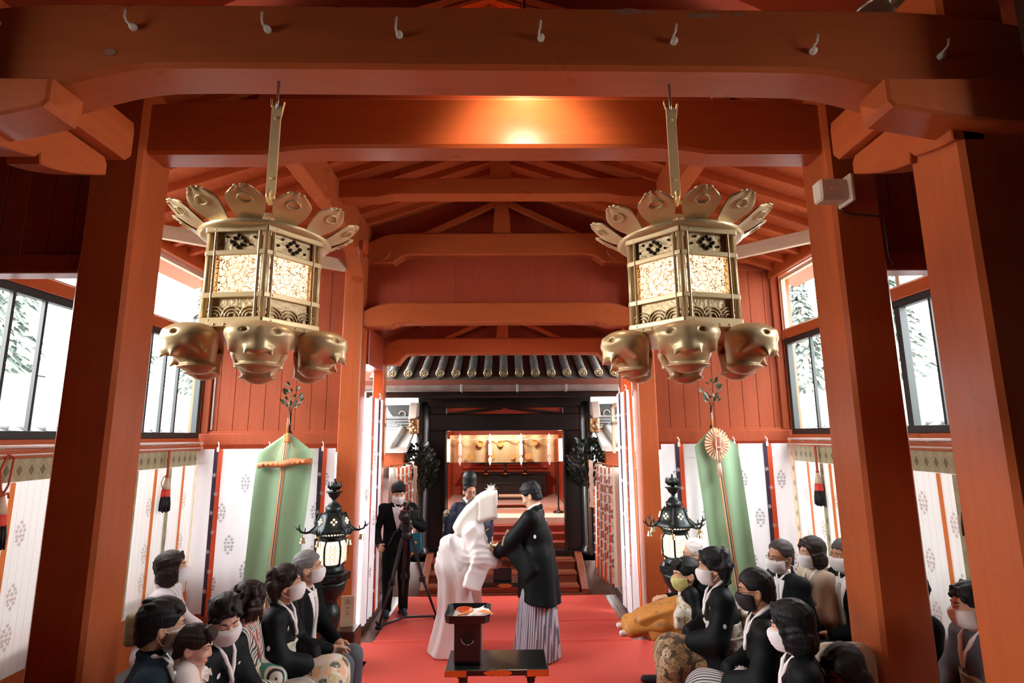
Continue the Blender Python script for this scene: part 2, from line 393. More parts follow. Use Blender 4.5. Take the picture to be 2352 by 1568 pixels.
# =================================================================== RAINBOW BEAMS
def rainbow(b, x0, x1, y0, y1, zt, zb, arch_t, arch_b, end, nose=.0, n=28, tilt=0, lip=None):
    """beam with arched top and relieved underside; the relief starts 'end' from each end"""
    L = x1-x0
    def ztop(t):
        d = min(t, 1-t)*L; k = min(1, d/(.9*end)); return zt-arch_t*(1-math.sin(k*PI/2))
    def zbot(t):
        d = min(t, 1-t)*L
        if d < end*.8: return zb-arch_b
        k = min(1, (d-end*.8)/(end*.45)); return zb-arch_b*(1-math.sin(k*PI/2))
    ts = sorted(set([i/n for i in range(n+1)]+[end*.8/L, 1-end*.8/L, end*.95/L, 1-end*.95/L, end*1.1/L, 1-end*1.1/L, .4*end/L, 1-.4*end/L, .2*end/L, 1-.2*end/L]))
    bev = .02
    vs = []; fs = []
    for t in ts:
        x = x0+L*t; a, c = ztop(t)-tilt*t, zbot(t)-tilt*t
        vs += [(x, y0, a-bev), (x, y0+bev, a), (x, y1-bev, a), (x, y1, a-bev), (x, y1, c+bev), (x, y1-bev, c), (x, y0+bev, c), (x, y0, c+bev)]
    for i in range(len(ts)-1):
        for k in range(8): fs.append((i*8+k, i*8+(k+1) % 8, i*8+8+(k+1) % 8, i*8+8+k))
    fs += [tuple(range(8)), tuple(range((len(ts)-1)*8, len(ts)*8))[::-1]]
    b.add(vs, [f[::-1] for f in fs])
def sleeve(b, x0, x1, y0, zt, zb, s):                             # rounded end block that clasps a beam end
    pts = [(x0, zt), (x0, zb)]
    w = abs(x1-x0)
    for i in range(7):
        a = i/6; pts.append((x0+s*w*(.35+.65*math.sin(a*PI/2)), zb+(zt-zb)*.62*(1-math.cos(a*PI/2))))
    pts.append((x0+s*w*.97, zb+(zt-zb)*.66))
    for i in range(6):
        a = (i+1)/6; pts.append((x0+s*w*(.97-.5*a), zb+(zt-zb)*(.66+.34*a**.7)))
    b.prism(pts, y0-.012, y0+.02, bev=.004)
def beam(name, x0, x1, y0, y1, zt, zb, at, ab, end, label, mt=REDX, sl=None, tilt=0):
    def fn(b):
        rainbow(b, x0, x1, y0, y1, zt, zb, at, ab, end, tilt=tilt)
        if sl:
            sleeve(b, x0, x0+sl, y0, zt-.12, zb-ab, 1); sleeve(b, x1, x1-sl, y0, zt-.12, zb-ab, -1)
    return one(name, fn, mt, label, 'beam')
beam('rainbow_beam', -3.3, 3.1, 2.38, 2.62, 4.275, 3.93, .20, .14, 1.35, 'huge arched red beam nearest the viewer with the row of hooks', tilt=.05)
beam('rainbow_beam.001', -2.36, 2.125, 3.35, 3.56, 4.40, 4.04, .04, .045, .95, 'red beam lit by a lamp in its middle, between two thick pillars')
beam('rainbow_beam.002', -1.66, 1.51, 6.22, 6.42, 4.55, 4.27, .13, .10, .42, 'upper arched red beam on the back gable', sl=.30)
beam('rainbow_beam.003', -1.66, 1.51, 6.22, 6.42, 3.70, 3.45, .10, .045, .40, 'lower arched red beam across the opening to the inner shrine')
beam('rainbow_beam.004', -1.66, 1.57, 7.2, 7.38, 3.45, 3.23, .12, .14, .30, 'farthest arched red beam just in front of the tiled eave', sl=.30)
def tie(b):
    pr = [(-1.64, 4.65), (1.54, 4.65), (1.54, 4.45), (1.15, 4.45), (1.0, 4.48), (-1.1, 4.48), (-1.25, 4.45), (-1.64, 4.45)]
    b.prism(pr, 5.02, 5.2, bev=.008)
one('tie_beam', tie, REDX, 'straight red tie beam under the roof between the two purlins', 'beam')
def kingpost(b, y, z0, z1, w0=.11, w1=.075):
    b.prism([(XC+.06-w0, z0), (XC+.06+w0, z0), (XC+.06+w1, z1), (XC+.06-w1, z1)], y, y+.1, bev=.006)
one('king_post', lambda b: kingpost(b, 5.06, 4.65, 5.12), RED, 'short red post standing on the straight tie beam', 'post')
one('king_post.001', lambda b: kingpost(b, 6.27, 4.54, 5.02), RED, 'short red post between the braces on the upper arched beam', 'post')
one('king_post.002', lambda b: kingpost(b, 7.24, 3.44, 3.85, .085, .06), RED, 'short red post on the farthest arched beam', 'post')
for s in (-1, 1):
    one('diagonal_brace', lambda b: b.beam((XC+.06+s*1.0, 6.30, 4.50), (XC+.06+s*.03, 6.30, 4.97), .06, .075), RED,
        'red slanting brace on the back gable, %s of its short post' % ('left' if s < 0 else 'right'), 'brace')
    one('diagonal_brace', lambda b: b.beam((XC+.06+s*.8, 7.29, 3.43), (XC+.06+s*.03, 7.29, 3.78), .06, .06), RED,
        'red slanting brace on the farthest arched beam, %s of its short post' % ('left' if s < 0 else 'right'), 'brace')
# roof of the link passage behind: dim boards
def link(b):
    for s in (-1, 1):
        b.add([(XC, 6.5, 4.0), (XC+s*1.75, 6.5, 3.42), (XC+s*1.75, 7.6, 3.42), (XC, 7.6, 4.0), (XC, 6.5, 4.05), (XC+s*1.75, 6.5, 3.47), (XC+s*1.75, 7.6, 3.47), (XC, 7.6, 4.05)],
              [(0, 1, 2, 3), (7, 6, 5, 4), (0, 4, 5, 1), (1, 5, 6, 2), (2, 6, 7, 3), (3, 7, 4, 0)])
        b.box(XC+s*1.52, XC+s*1.74, 6.44, 7.3, 3.0, 3.44, .01)
        for i in range(4): b.box(XC+s*1.0-.06, XC+s*1.0+.0, 6.55+i*.25, 6.6+i*.25, 3.6, 3.7)
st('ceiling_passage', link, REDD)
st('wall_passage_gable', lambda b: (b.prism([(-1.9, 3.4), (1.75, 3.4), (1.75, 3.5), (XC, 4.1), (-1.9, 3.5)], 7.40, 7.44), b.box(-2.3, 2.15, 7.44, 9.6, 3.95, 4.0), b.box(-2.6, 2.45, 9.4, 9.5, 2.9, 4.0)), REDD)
def purlin(s):
    x = -1.62 if s < 0 else 1.49
    def fn(b):
        a, c = (x-.14, x) if s < 0 else (x, x+.14)
        b.box(a, c, 3.56, 6.42, 4.29, 4.63, .008)
        b.box(a+.01, c-.01, 5.6, 6.2, 4.2, 4.30, .01)
        b.prism([(5.75, 4.22), (6.2, 4.22), (6.2, 3.93), (6.02, 3.95), (5.92, 4.0), (5.82, 4.1)], a-.01, c+.01, axis='X', bev=.006)
        b.box(a-.05, c+.05, 5.82, 6.0, 4.2, 4.32, .01)
    return fn
one('purlin', purlin(-1), REDY, 'long red roof beam running away from the viewer on the left', 'beam')
one('purlin.001', purlin(1), REDY, 'long red roof beam running away from the viewer on the right', 'beam')
for nm, a, c, lb in (('corner_brace', (-3.40, 4.62, 4.02), (-1.80, 5.94, 4.05), 'bare wooden brace from the left wall to the left rear post, under the roof'),
                     ('corner_brace.001', (3.2, 4.72, 4.02), (1.72, 6.22, 4.05), 'bare wooden brace from the right wall to the right rear post, under the roof')):
    one(nm, lambda b: b.beam(a, c, .06, .13, .005), RAW, lb, 'brace')
def chips(b):
    r_ = random.Random(3)
    for x, z, w, h in ((.62, 4.215, .075, .018), (.98, 4.19, .085, .013), (1.16, 4.20, .03, .008), (.72, 4.21, .03, .01), (-1.9, 3.985, .03, .02)):
        n = 12; b.prism([(x+w*(.7+.5*r_.random())*math.cos(k*2*PI/n), z+h*(.6+.6*r_.random())*math.sin(k*2*PI/n)) for k in range(n)], 2.376, 2.382)
one('flaked_paint', chips, mat('flaked_pale_paint', (.30, .13, .075), .7), parent=bpy.data.objects['rainbow_beam'])
# bracket arms on the near pillars
def arms(s):
    px = -2.595 if s < 0 else 2.355
    root = empty('bracket_arm', (px, 2.5, 3.6), 'cluster of red bracket arms under the %s end of the nearest arched beam' % ('left' if s < 0 else 'right'), 'bracket')
    def tr(b):                                                         # crosswise arm
        L = .50 if s < 0 else .56
        pr = [(s*.55, .2), (-s*L, .2), (-s*L, .085), (-s*(L-.025), .055), (-s*.25, .0), (-s*.05, -.03), (s*.4, -.05), (s*.55, -.05)]
        b.prism(pr, -.2, .01, bev=.012)
    one('cross_arm', tr, RED, parent=root)
    def lo(b):                                                         # arm running away from the viewer
        pr = [(-.1, .52), (.70, .52), (.715, .47), (.715, .30), (.67, .25), (-.1, .25)]
        b.prism(pr, -.09, .17 if s < 0 else .0, axis='X', bev=.008)
    a = one('long_arm', lo, REDY, parent=root)
    a.location.x = .08 if s < 0 else -.17
    def sc(b):                                                         # scalloped board below
        pr = [(-.1, .24), (.6, .24), (.63, .20), (.63, .13)]
        for i in range(8): t = i/7; pr.append((.60-.42*t, .115-.10*math.sin(t*1.5)-.05*t))
        pr += [(.17, .02)]
        for i in range(7): t = i/6; pr.append((.15-.25*t, -.01-.05*math.sin(t*1.5)))
        b.prism(pr, -.08, .10 if s < 0 else .08, axis='X', bev=.006)
    a = one('scalloped_board', sc, REDY, parent=root); a.location.x = .07 if s < 0 else -.12
arms(-1); arms(1)
# row of hooks on the front of the nearest beam
HK = ((-2.46, 4.14), (-1.80, 4.118), (-1.15, 4.106), (-.51, 4.078), (.18, 4.062), (.83, 4.044), (1.508, 3.99), (2.137, 3.965))
ords = ['first', 'second', 'third', 'fourth', 'fifth', 'sixth', 'seventh', 'eighth']
for i, (x, z) in enumerate(HK):
    def hk(b):
        b.tube([(x, 2.4, z), (x, 2.368, z)], [.016, .018], 10); b.ball((x, 2.366, z), .017)
        b.tube([(x, 2.37, z), (x-.012, 2.345, z+.004), (x-.022+.004*i, 2.335, z+.025), (x-.026+.006*i, 2.335, z+.065)], .0055, 8)
    one('screw_hook', hk, CREAMP, 'white screw hook on the nearest beam, %s from the left' % ords[i], 'hook', 'row of hooks on the nearest beam')

# =================================================================== STEPS, INNER GATE, FAR ROOF
def steps(b):
    for i in range(3): b.box(-1.1, 1.0, 7.98+.24*i, 8.75, .03+.115*i-(.03 if i == 0 else .09), .03+.115*(i+1)-.03, .006); b.box(-1.1, 1.0, 7.955+.24*i, 8.02+.24*i, .115*(i+1)-.03, .115*(i+1), .006)
    for x in (-1.2, 1.03): b.prism([(7.95, 0), (8.75, 0), (8.75, .42), (8.6, .42), (7.95, .08)], x, x+.1, axis='X', bev=.006)
    b.box(-1.2, 1.13, 7.93, 8.0, 0, .03, .004)
one('wooden_steps', steps, mat('reddish_step_wood', (.26, .075, .04), .3, var=.4, stretch=(1, 8, 8)), 'low flight of reddish wooden steps up to the black gate', 'steps')
st('platform', lambda b: (b.box(-1.9, 1.8, 8.5, 9.4, 0, .33, .01), b.prism([(7.95, 0), (8.8, 0), (8.8, .33), (8.5, .33)], 1.14, 1.6, axis='X'), b.prism([(7.95, 0), (8.8, 0), (8.8, .33), (8.5, .33)], -1.7, -1.21, axis='X')), FLOORM)
gate = empty('shrine_gate', (XC, 8.85, .33), 'black lacquered inner gate with round columns at the end of the red carpet', 'gate')
def GP(name, fn, mt): return one(name, fn, mt, parent=gate)
for s in (-1, 1):
    def colm(b):
        x = .08+s*1.29; b.lathe([(.15, 0), (.15, .1), (.125, .14), (.105, .18), (.105, 2.0), (.1, 2.28), (.06, 2.36)], 28, c=(x, -.1, 0))
    GP('column', colm, BLACK)
    def jam(b):
        x0 = .08+s*.925; b.box(x0, x0+s*.33, -.05, .1, 0, 2.55, .01)
        b.box(x0, x0+s*.04, -.075, .02, .05, 1.9, .006)
    GP('jamb', jam, BLACK)
    def nosing(b):
        x = .08+s*1.40; b.box(x-.07, x+.07, -.32, -.1, 1.86, 2.1, .02)
        for k in range(10): b.ball((x-.06+.12*random.random(), -.33, 1.88+.2*random.random()), .022+.015*random.random(), 0, 8)
        b.tube([(x-.05, -.335, 1.92), (x+.02, -.345, 2.0), (x+.05, -.34, 1.93), (x, -.335, 1.9)], .012, 6)
    GP('carved_nosing', nosing, mat('gilt_carving', (.62, .36, .16), .4, .5, var=.9, vsc=40, vcol=(.12, .10, .08), bmp=.6, bsc=70))
    def corbel(b):
        x = .08+s*1.40; b.box(x-.06, x+.06, -.36, -.1, 2.12, 2.34, .02)
        b.prism([(x-.06, 2.34), (x+.06, 2.34), (x+.06+s*.02, 2.1), (x-.06+s*.02, 2.08)], -.37, -.3, bev=.01)
    GP('corbel_end', corbel, mat('whitewashed_wood', (.62, .58, .50), .6, var=.3))
    def wing(b):
        x = .08+s*1.46
        pr = [(x, 2.32), (x+s*.42, 2.32), (x+s*.40, 2.25), (x+s*.34, 2.16), (x+s*.25, 2.08), (x+s*.18, 1.99), (x, 1.93)]
        b.prism(pr, -.1, -.04, bev=.008)
    GP('carved_wing', wing, mat('grey_green_board', (.07, .085, .085), .5, var=.3))
    def scroll(b):
        x = .08+s*1.60
        b.tube([(x+s*.29, -.11, 2.24), (x+s*.22, -.11, 2.13), (x+s*.12, -.11, 2.06), (x+s*.04, -.11, 1.96), (x-s*.1, -.11, 1.93)], [.012, .018, .018, .016, .012], 8)
        b.tube([(x+s*(.02+.05*math.cos(a)), -.11, 2.17+.05*math.sin(a)) for a in [i*.5 for i in range(9)]], [.008]*9, 6)
    GP('scroll_edge', scroll, mat('pale_pink_edge', (.75, .52, .45), .6))
GP('threshold', lambda b: b.box(-1.3, 1.46, -.12, .12, 0, .1, .01), BLACK)
GP('lower_lintel', lambda b: b.box(-1.3, 1.46, -.09, .1, 1.905, 2.17, .012), BLACK)
GP('upper_lintel', lambda b: (b.box(-1.3, 1.46, -.1, .1, 2.27, 2.62, .012), b.box(-1.25, 1.4, -.16, .0, 2.43, 2.5, .01)), BLACK)
GP('eave_board', lambda b: (b.box(-1.95, 2.05, -.82, -.7, 2.38, 2.52, .01), b.box(-1.95, 2.05, -.7, .2, 2.46, 2.56)), BLACK)
GP('transom_panel', lambda b: b.box(-1.05, 1.22, .03, .06, 2.16, 2.28), mat('red_transom', (.52, .07, .03), .5))
for s in (-1, 1):
    for k in range(2):
        GP('transom_strut', lambda b: b.beam((.08+s*(.95-.2*k), -.02, 2.17), (.08+s*(.05), -.02, 2.275-.02*k), .03, .025, .003), BLACK)
# tiled eave in front of the gate
TILE = mat('weathered_roof_tile', (.05, .06, .055), .5, .2, var=.6, vsc=6, vcol=(.12, .135, .125), bmp=.2)
TILEG = mat('gold_tile_crest', (.30, .26, .16), .45, .6, var=.4, vsc=30)
eave = empty('tiled_eave', (XC, 8.0, 3.07), 'dark tiled eave of the inner shrine with round crested tile ends', 'roof')
def slope(b):
    b.add([(-1.9, 0, -.06), (2.0, 0, -.06), (2.0, 1.35, .65), (-1.9, 1.35, .65), (-1.9, 0, -.1), (2.0, 0, -.1), (2.0, 1.35, .61), (-1.9, 1.35, .61)], [(3, 2, 1, 0), (4, 5, 6, 7), (0, 1, 5, 4), (1, 2, 6, 5), (2, 3, 7, 6), (3, 0, 4, 7)])
    for i in range(15):
        x = -1.55+.2325*i+.1162
        b.tube([(x+.1*math.cos(a), -.012, -.075-.02*math.sin(a)) for a in [k*PI/8 for k in range(9)]], .008, 6)
one('flat_tiles', slope, TILE, parent=eave)
for i in range(15):
    x = -1.56+.2325*i
    def cov(b):
        pts = [(x, -.01+1.35*t, -.01+.71*t) for t in (0, .1, .3, .6, 1)]; b.tube(pts, .062, 16)
        for t in (.28, .56, .84): b.tube([(x, 1.35*t-.01, -.01+.71*t), (x, 1.35*t+.02, .006+.71*t)], .065, 16)
    c_ = one('cover_tile', cov, TILE, parent=eave)
    def disc(b):
        b.tube([(x, -.035, -.01), (x, -.005, -.01)], .064, 20)
        b.tube([(x+.05*math.cos(a*PI/10), -.037, -.01+.05*math.sin(a*PI/10)) for a in range(20)], .006, 6, closed=True)
        for k in range(3):
            a0 = k*2*PI/3; b.tube([(x+r*math.cos(a0+q), -.037, -.01+r*math.sin(a0+q)) for r, q in ((.036, 0), (.034, .5), (.026, 1.0), (.012, 1.5))], [.004, .007, .009, .01], 6)
    one('tile_crest', disc, TILEG, parent=c_)
one('fascia', lambda b: b.box(-1.95, 2.05, -.05, .05, -.20, -.105, .006), mat('brown_fascia', (.12, .035, .02), .5), parent=eave)
def gut(b):
    L = 16
    for sgn in (1,):
        b.grid(lambda u, v: (-1.95+4.0*u, -.12+.07*math.cos(PI+PI*v), -.20-.085*math.sin(PI*v)), 1, L)
        b.grid(lambda u, v: (-1.95+4.0*u, -.12+.066*math.cos(PI+PI*v), -.198-.08*math.sin(PI*v)), 1, L, flip=True)
    for x in (-.55, .25, .95): b.box(x, x+.025, -.195, -.05, -.295, -.19, .004)
gt = one('rain_gutter', gut, mat('tin_gutter', (.30, .31, .30), .45, .7, var=.6, vsc=5, vcol=(.12, .12, .11)), parent=eave)
# --- room behind the gate
INW = lacquer('inner_red_wall', (.56, .10, .035), .4)
st('wall_inner', lambda b: (b.box(-1.4, -1.25, 9.0, 13.4, .3, 3), b.box(1.15, 1.3, 9.0, 13.4, .3, 3), b.box(-1.4, 1.3, 13.3, 13.4, .3, 3), b.box(-1.4, 1.3, 9.0, 13.4, 3, 3.1)), INW)
st('floor_inner', lambda b: b.box(-1.3, 1.2, 9.55, 13.3, .5, .8, .004), TATAMI)
REDST = mat('red_step_cloth', (.27, .045, .03), .5, var=.2)
def inst(b):
    for i in range(3): b.box(-1.2, 1.1, 9.0+.18*i, 9.57, .33, .50+.1*i, .004)
one('inner_steps', inst, REDST, 'red steps inside the gate leading up to the pale matted floor', 'steps')
# lamps by the sanctuary
SH = emit('lamp_shade_glow', (1, .88, .70), 3.0)
for s, x in ((-1, -1.06), (1, .93)):
    r = empty('standing_lamp', (x, 10.1, .8), 'lit white standing lamp at the %s edge of the inner room' % ('left' if s < 0 else 'right'), 'lamp')
    one('lamp_pole', lambda b: b.lathe([(.1, 0), (.1, .02), (.03, .04), (.014, .08), (.014, .86), (.05, .88), (.08, .9)], 20), BLKP, parent=r)
    one('lamp_shade', lambda b: b.lathe([(.10, .90), (.115, 1.05), (.12, 1.25), (.10, 1.3)], 24), SH, parent=r)
    lamp('lamp_bulb', 'POINT', (x-s*-.0, 9.85, 2.0), 9, (1, .88, .72), .08)
il = empty('ceiling_lamp', (-.05, 9.3, 2.85), 'added unseen round lamp under the ceiling just inside the black gate', 'lamp')  # unseen lamp added to brighten the valance front, steps and matted floor
one('added_lamp_globe', lambda b: b.ball((0, 0, .0), .09), emit('added_inner_globe', (1, .88, .7), 1.5), parent=il)
one('lamp_stem', lambda b: b.tube([(0, 0, .08), (0, 0, .15)], .01, 8), BRASS, parent=il)
lamp('added_inner_bulb', 'POINT', (-.05, 9.3, 2.70), 80, (1, .95, .86), .1)
BROC = None
def brocade_mat(name, base, mark, sc=22, glow=0):
    mt, n, l, b = newmat(name)
    v = coords(n, l); sp = n.new('ShaderNodeSeparateXYZ'); l.new(v, sp.inputs[0])
    h = mth(n, l, 'ADD', sp.outputs['X'], sp.outputs['Y'])
    a = mth(n, l, 'MULTIPLY', mth(n, l, 'ADD', h, mth(n, l, 'MULTIPLY', sp.outputs['Z'], .62)), sc)
    c = mth(n, l, 'MULTIPLY', mth(n, l, 'SUBTRACT', h, mth(n, l, 'MULTIPLY', sp.outputs['Z'], .62)), sc)
    def tri(x): return mth(n, l, 'ABSOLUTE', mth(n, l, 'SUBTRACT', mth(n, l, 'FRACT', x), .5))
    mx = mth(n, l, 'MAXIMUM', tri(a), tri(c))                          # distance to lattice centre
    ring = mth(n, l, 'LESS_THAN', mth(n, l, 'ABSOLUTE', mth(n, l, 'SUBTRACT', mx, .42)), .045)
    par = mth(n, l, 'MODULO', mth(n, l, 'ADD', mth(n, l, 'FLOOR', a), mth(n, l, 'MULTIPLY', mth(n, l, 'FLOOR', c), 1)), 2)
    par = mth(n, l, 'LESS_THAN', mth(n, l, 'ABSOLUTE', par), .5)
    dot = mth(n, l, 'MULTIPLY', mth(n, l, 'LESS_THAN', mx, .27), par)
    f = mth(n, l, 'MAXIMUM', mth(n, l, 'MULTIPLY', ring, .35), mth(n, l, 'MULTIPLY', dot, .8))
    l.new(mixc(n, l, f, base, mark), b.inputs['Base Color']); b.inputs['Roughness'].default_value = .6
    return mt
GBROC = brocade_mat('green_gold_brocade', (.42, .38, .22), (.10, .085, .05), 10)
def val(b):
    b.grid(lambda u, v: (-.98+1.9*u, 9.72+.015*math.sin(u*44)+.02*math.sin(u*9), 2.17-.47*v), 60, 6)
    b.grid(lambda u, v: (-.98+1.9*u, 9.725+.015*math.sin(u*44)+.02*math.sin(u*9), 2.17-.47*v), 60, 6, flip=True)
vl = one('gold_valance', val, mat('gold_silk', (.50, .38, .19), .5, .25, var=.5, vsc=9, vcol=(.36, .26, .12)), 'gold silk valance with roundels hung across the inner room', 'curtain')
for x, z in ((-.45, 2.02), (-.1, 2.02), (.5, 2.04), (-.62, 1.8), (.1, 1.8), (.38, 1.8), (-.25, 1.8)): one('roundel', lambda b: b.prism([(x+.055*math.cos(k*PI/10), z+.055*math.sin(k*PI/10)) for k in range(20)], 9.690, 9.694), mat('gold_roundel', (.62, .33, .09), .5, .3), parent=vl)
for x in (-.80, -.28, .26, .75): one('white_tassel_strip', lambda b: (b.box(x-.03, x+.03, 9.66, 9.67, 1.82, 2.02, .003), b.prism([(x, 1.82), (x-.035, 1.75), (x, 1.64), (x+.035, 1.75)], 9.662, 9.67), b.prism([(x, 2.2), (x-.035, 2.1), (x, 2.0), (x+.035, 2.1)], 9.662, 9.67)), PAPER, parent=vl)
one('swag_cord', lambda b: b.tube([(-.95+1.84*t, 9.665, 2.12-.035*abs(math.sin(t*PI*8))) for t in [i/64 for i in range(65)]], .006, 6), mat('cream_cord', (.7, .62, .45), .7), parent=vl)
# altar
alt = empty('altar_table', (-.05, 12.6, .8), 'long black altar table at the very back of the inner room', 'table')
one('altar_body', lambda b: (b.box(-.85, .95, 0, .4, .05, .50, .01), b.box(-.75, .85, -.25, .1, .0, .32, .01)), BLACK, parent=alt)
one('altar_top', lambda b: (b.box(-.95, 1.05, -.05, .45, .50, .54, .008), b.box(-.75, .85, .2, .45, .72, .76, .006)), BLACK, parent=alt)
one('red_back_rail', lambda b: [b.box(-.95, 1.0, .5, .52, z, z+.04) for z in (.62, .78)], mat('bright_red_rail', (.75, .10, .04), .4), parent=alt)
for i, x in enumerate((-.45, -.02, .42)):
    r = empty('offering_stand', (x, 12.45, 1.34), 'small black offering stand with gilt foot, %s of three on the altar' % ('leftmost', 'middle', 'rightmost')[i], 'stand', 'offering stands on the altar')
    one('stand_body', lambda b: b.lathe([(.085, .0), (.085, .015), (.03, .03), (.02, .16), (.05, .22), (.06, .24)], 16), BLACK, parent=r)
    one('gilt_foot', lambda b: b.lathe([(.09, -.02), (.095, -.01), (.09, .0)], 16), GOLD, parent=r)
for i, x in enumerate((-.52, .55)):
    one('gilt_mirror', lambda b: (b.lathe([(.09, 0), (.1, .02), (.04, .04)], 16, 1, c=(x, 12.75, 1.56)), b.tube([(x, 12.72, 1.68), (x, 12.75, 1.68)], .085, 20)), [GOLD, BLACK], 'round gilt ornament at the %s end of the altar shelf' % ('left', 'right')[i], 'ornament')
low = empty('low_black_table', (.15, 10.9, .8), 'low black table on the pale matted floor inside', 'table')
one('table_board', lambda b: b.box(-.45, .45, -.2, .2, .16, .2, .006), BLACK, parent=low)
for x in (-.4, .36): one('leg', lambda b: b.box(x, x+.04, -.18, .18, 0, .16, .004), BLACK, parent=low)
one('scroll_box', lambda b: b.box(-.15, .42, 10.8, 10.95, 1.0, 1.04, .004), RAW, 'pale wooden box lying on the low black table', 'box')

# =================================================================== OUTSIDE
for s in (-1, 1):
    # tiled garden wall right outside the windows
    X = -5.6 if s < 0 else 5.4
    nm = 'left' if s < 0 else 'right'
    gw = empty('garden_wall', (X, 0, -.3), 'white garden wall with a tiled cap outside the %s window' % nm, 'wall')
    one('wall_body', lambda b: b.box(-.15, .15, -4, 16, 0, 2.15), mat('white_plaster', (.4, .4, .39), .8), parent=gw)
    def cap(b):
        for q in (-1, 1): b.add([(0, -4, 2.58), (q*.5, -4, 2.32), (q*.5, 16, 2.32), (0, 16, 2.58), (0, -4, 2.54), (q*.5, -4, 2.28), (q*.5, 16, 2.28), (0, 16, 2.54)], [(0, 1, 2, 3), (7, 6, 5, 4), (0, 4, 5, 1), (1, 5, 6, 2), (2, 6, 7, 3), (3, 7, 4, 0)])
        b.tube([(0, -4, 2.6), (0, 16, 2.6)], .07, 10)
        for i in range(80):
            y = -4+.25*i
            b.tube([(-s*.52, y, 2.33), (0, y, 2.59)], .05, 8)
    one('tile_cap', cap, mat('pale_grey_tile', (.16, .17, .18), .6, var=.2), parent=gw)
    # neighbouring hall beyond
    hb = empty('neighbour_hall', (s*14, 19, -.3), 'pale building with a wide roof beyond the %s garden wall' % nm, 'building')
    one('hall_wall', lambda b: b.box(-2.5, 2.5, -6, 6, 0, 2.6), mat('pale_wall', (.25, .25, .24), .8), parent=hb)
    def hr(b):
        for q in (-1, 1): b.add([(0, -8, 4.3), (q*4.2, -8, 2.5), (q*4.2, 8, 2.5), (0, 8, 4.3), (0, -8, 4.15), (q*4.2, -8, 2.35), (q*4.2, 8, 2.35), (0, 8, 4.15)], [(0, 1, 2, 3), (7, 6, 5, 4), (0, 4, 5, 1), (1, 5, 6, 2), (2, 6, 7, 3), (3, 7, 4, 0)])
    one('hall_roof', hr, mat('pale_roof', (.17, .17, .165), .7), parent=hb)
LEAFT = mat('conifer_needles', (.075, .10, .082), .8, var=.5, vsc=.8, vcol=(.045, .066, .052))
BARK = mat('grey_bark', (.3, .24, .2), .9)
def tree(x, y, h, seed, label):
    r_ = random.Random(seed)
    root = empty('conifer_tree', (x, y, -.3), label, 'tree', 'trees on the slope outside the windows')
    one('trunk', lambda b: b.tube([(0, 0, 0), (.1, 0, h*.5), (0, .1, h)], [.3, .2, .03], 8), BARK, parent=root)
    def fol(b):
        for k in range(760):
            t = r_.random()**.8; z = h*(.12+.88*t); R = (1-t)*h*.17+.25; a = r_.random()*6.283; q = R*(.4+.6*r_.random())
            c = Vector((q*math.cos(a), q*math.sin(a), z)); d = Vector((math.cos(a), math.sin(a), -.35)).normalized()
            sd = d.cross(Vector((0, 0, 1))).normalized(); w = .14+.18*r_.random(); ln = .45+.5*r_.random()
            up = Vector((0, 0, .18))
            b.add([c-d*ln*.4, c+sd*w+up*.3, c+d*ln*.6-up, c-sd*w+up*.3, c+up], [(0, 1, 4), (1, 2, 4), (2, 3, 4), (3, 0, 4)])
    one('foliage', fol, LEAFT, parent=root)
tl = ['left window, nearest its left edge', 'left window, second', 'left window, third', 'left window, fourth', 'left window, fifth']
for k in range(5):
    tree(-25-3*(k % 2), 25+5*k, 14+2*(k % 3), k, 'pale conifer seen through the %s' % ['left window beside the left picture edge', 'left window behind the thick pillar', 'left window close to the plank wall', 'far end of the left window', 'gap left of the gate'][k])
    tree(25+3*(k % 2), 25+5*k, 14+2*(k % 3), k+20, 'pale conifer seen through the %s' % ['right window beside the right picture edge', 'right window behind the black bars', 'right window close to the thick pillar', 'far end of the right window', 'gap right of the gate'][k])
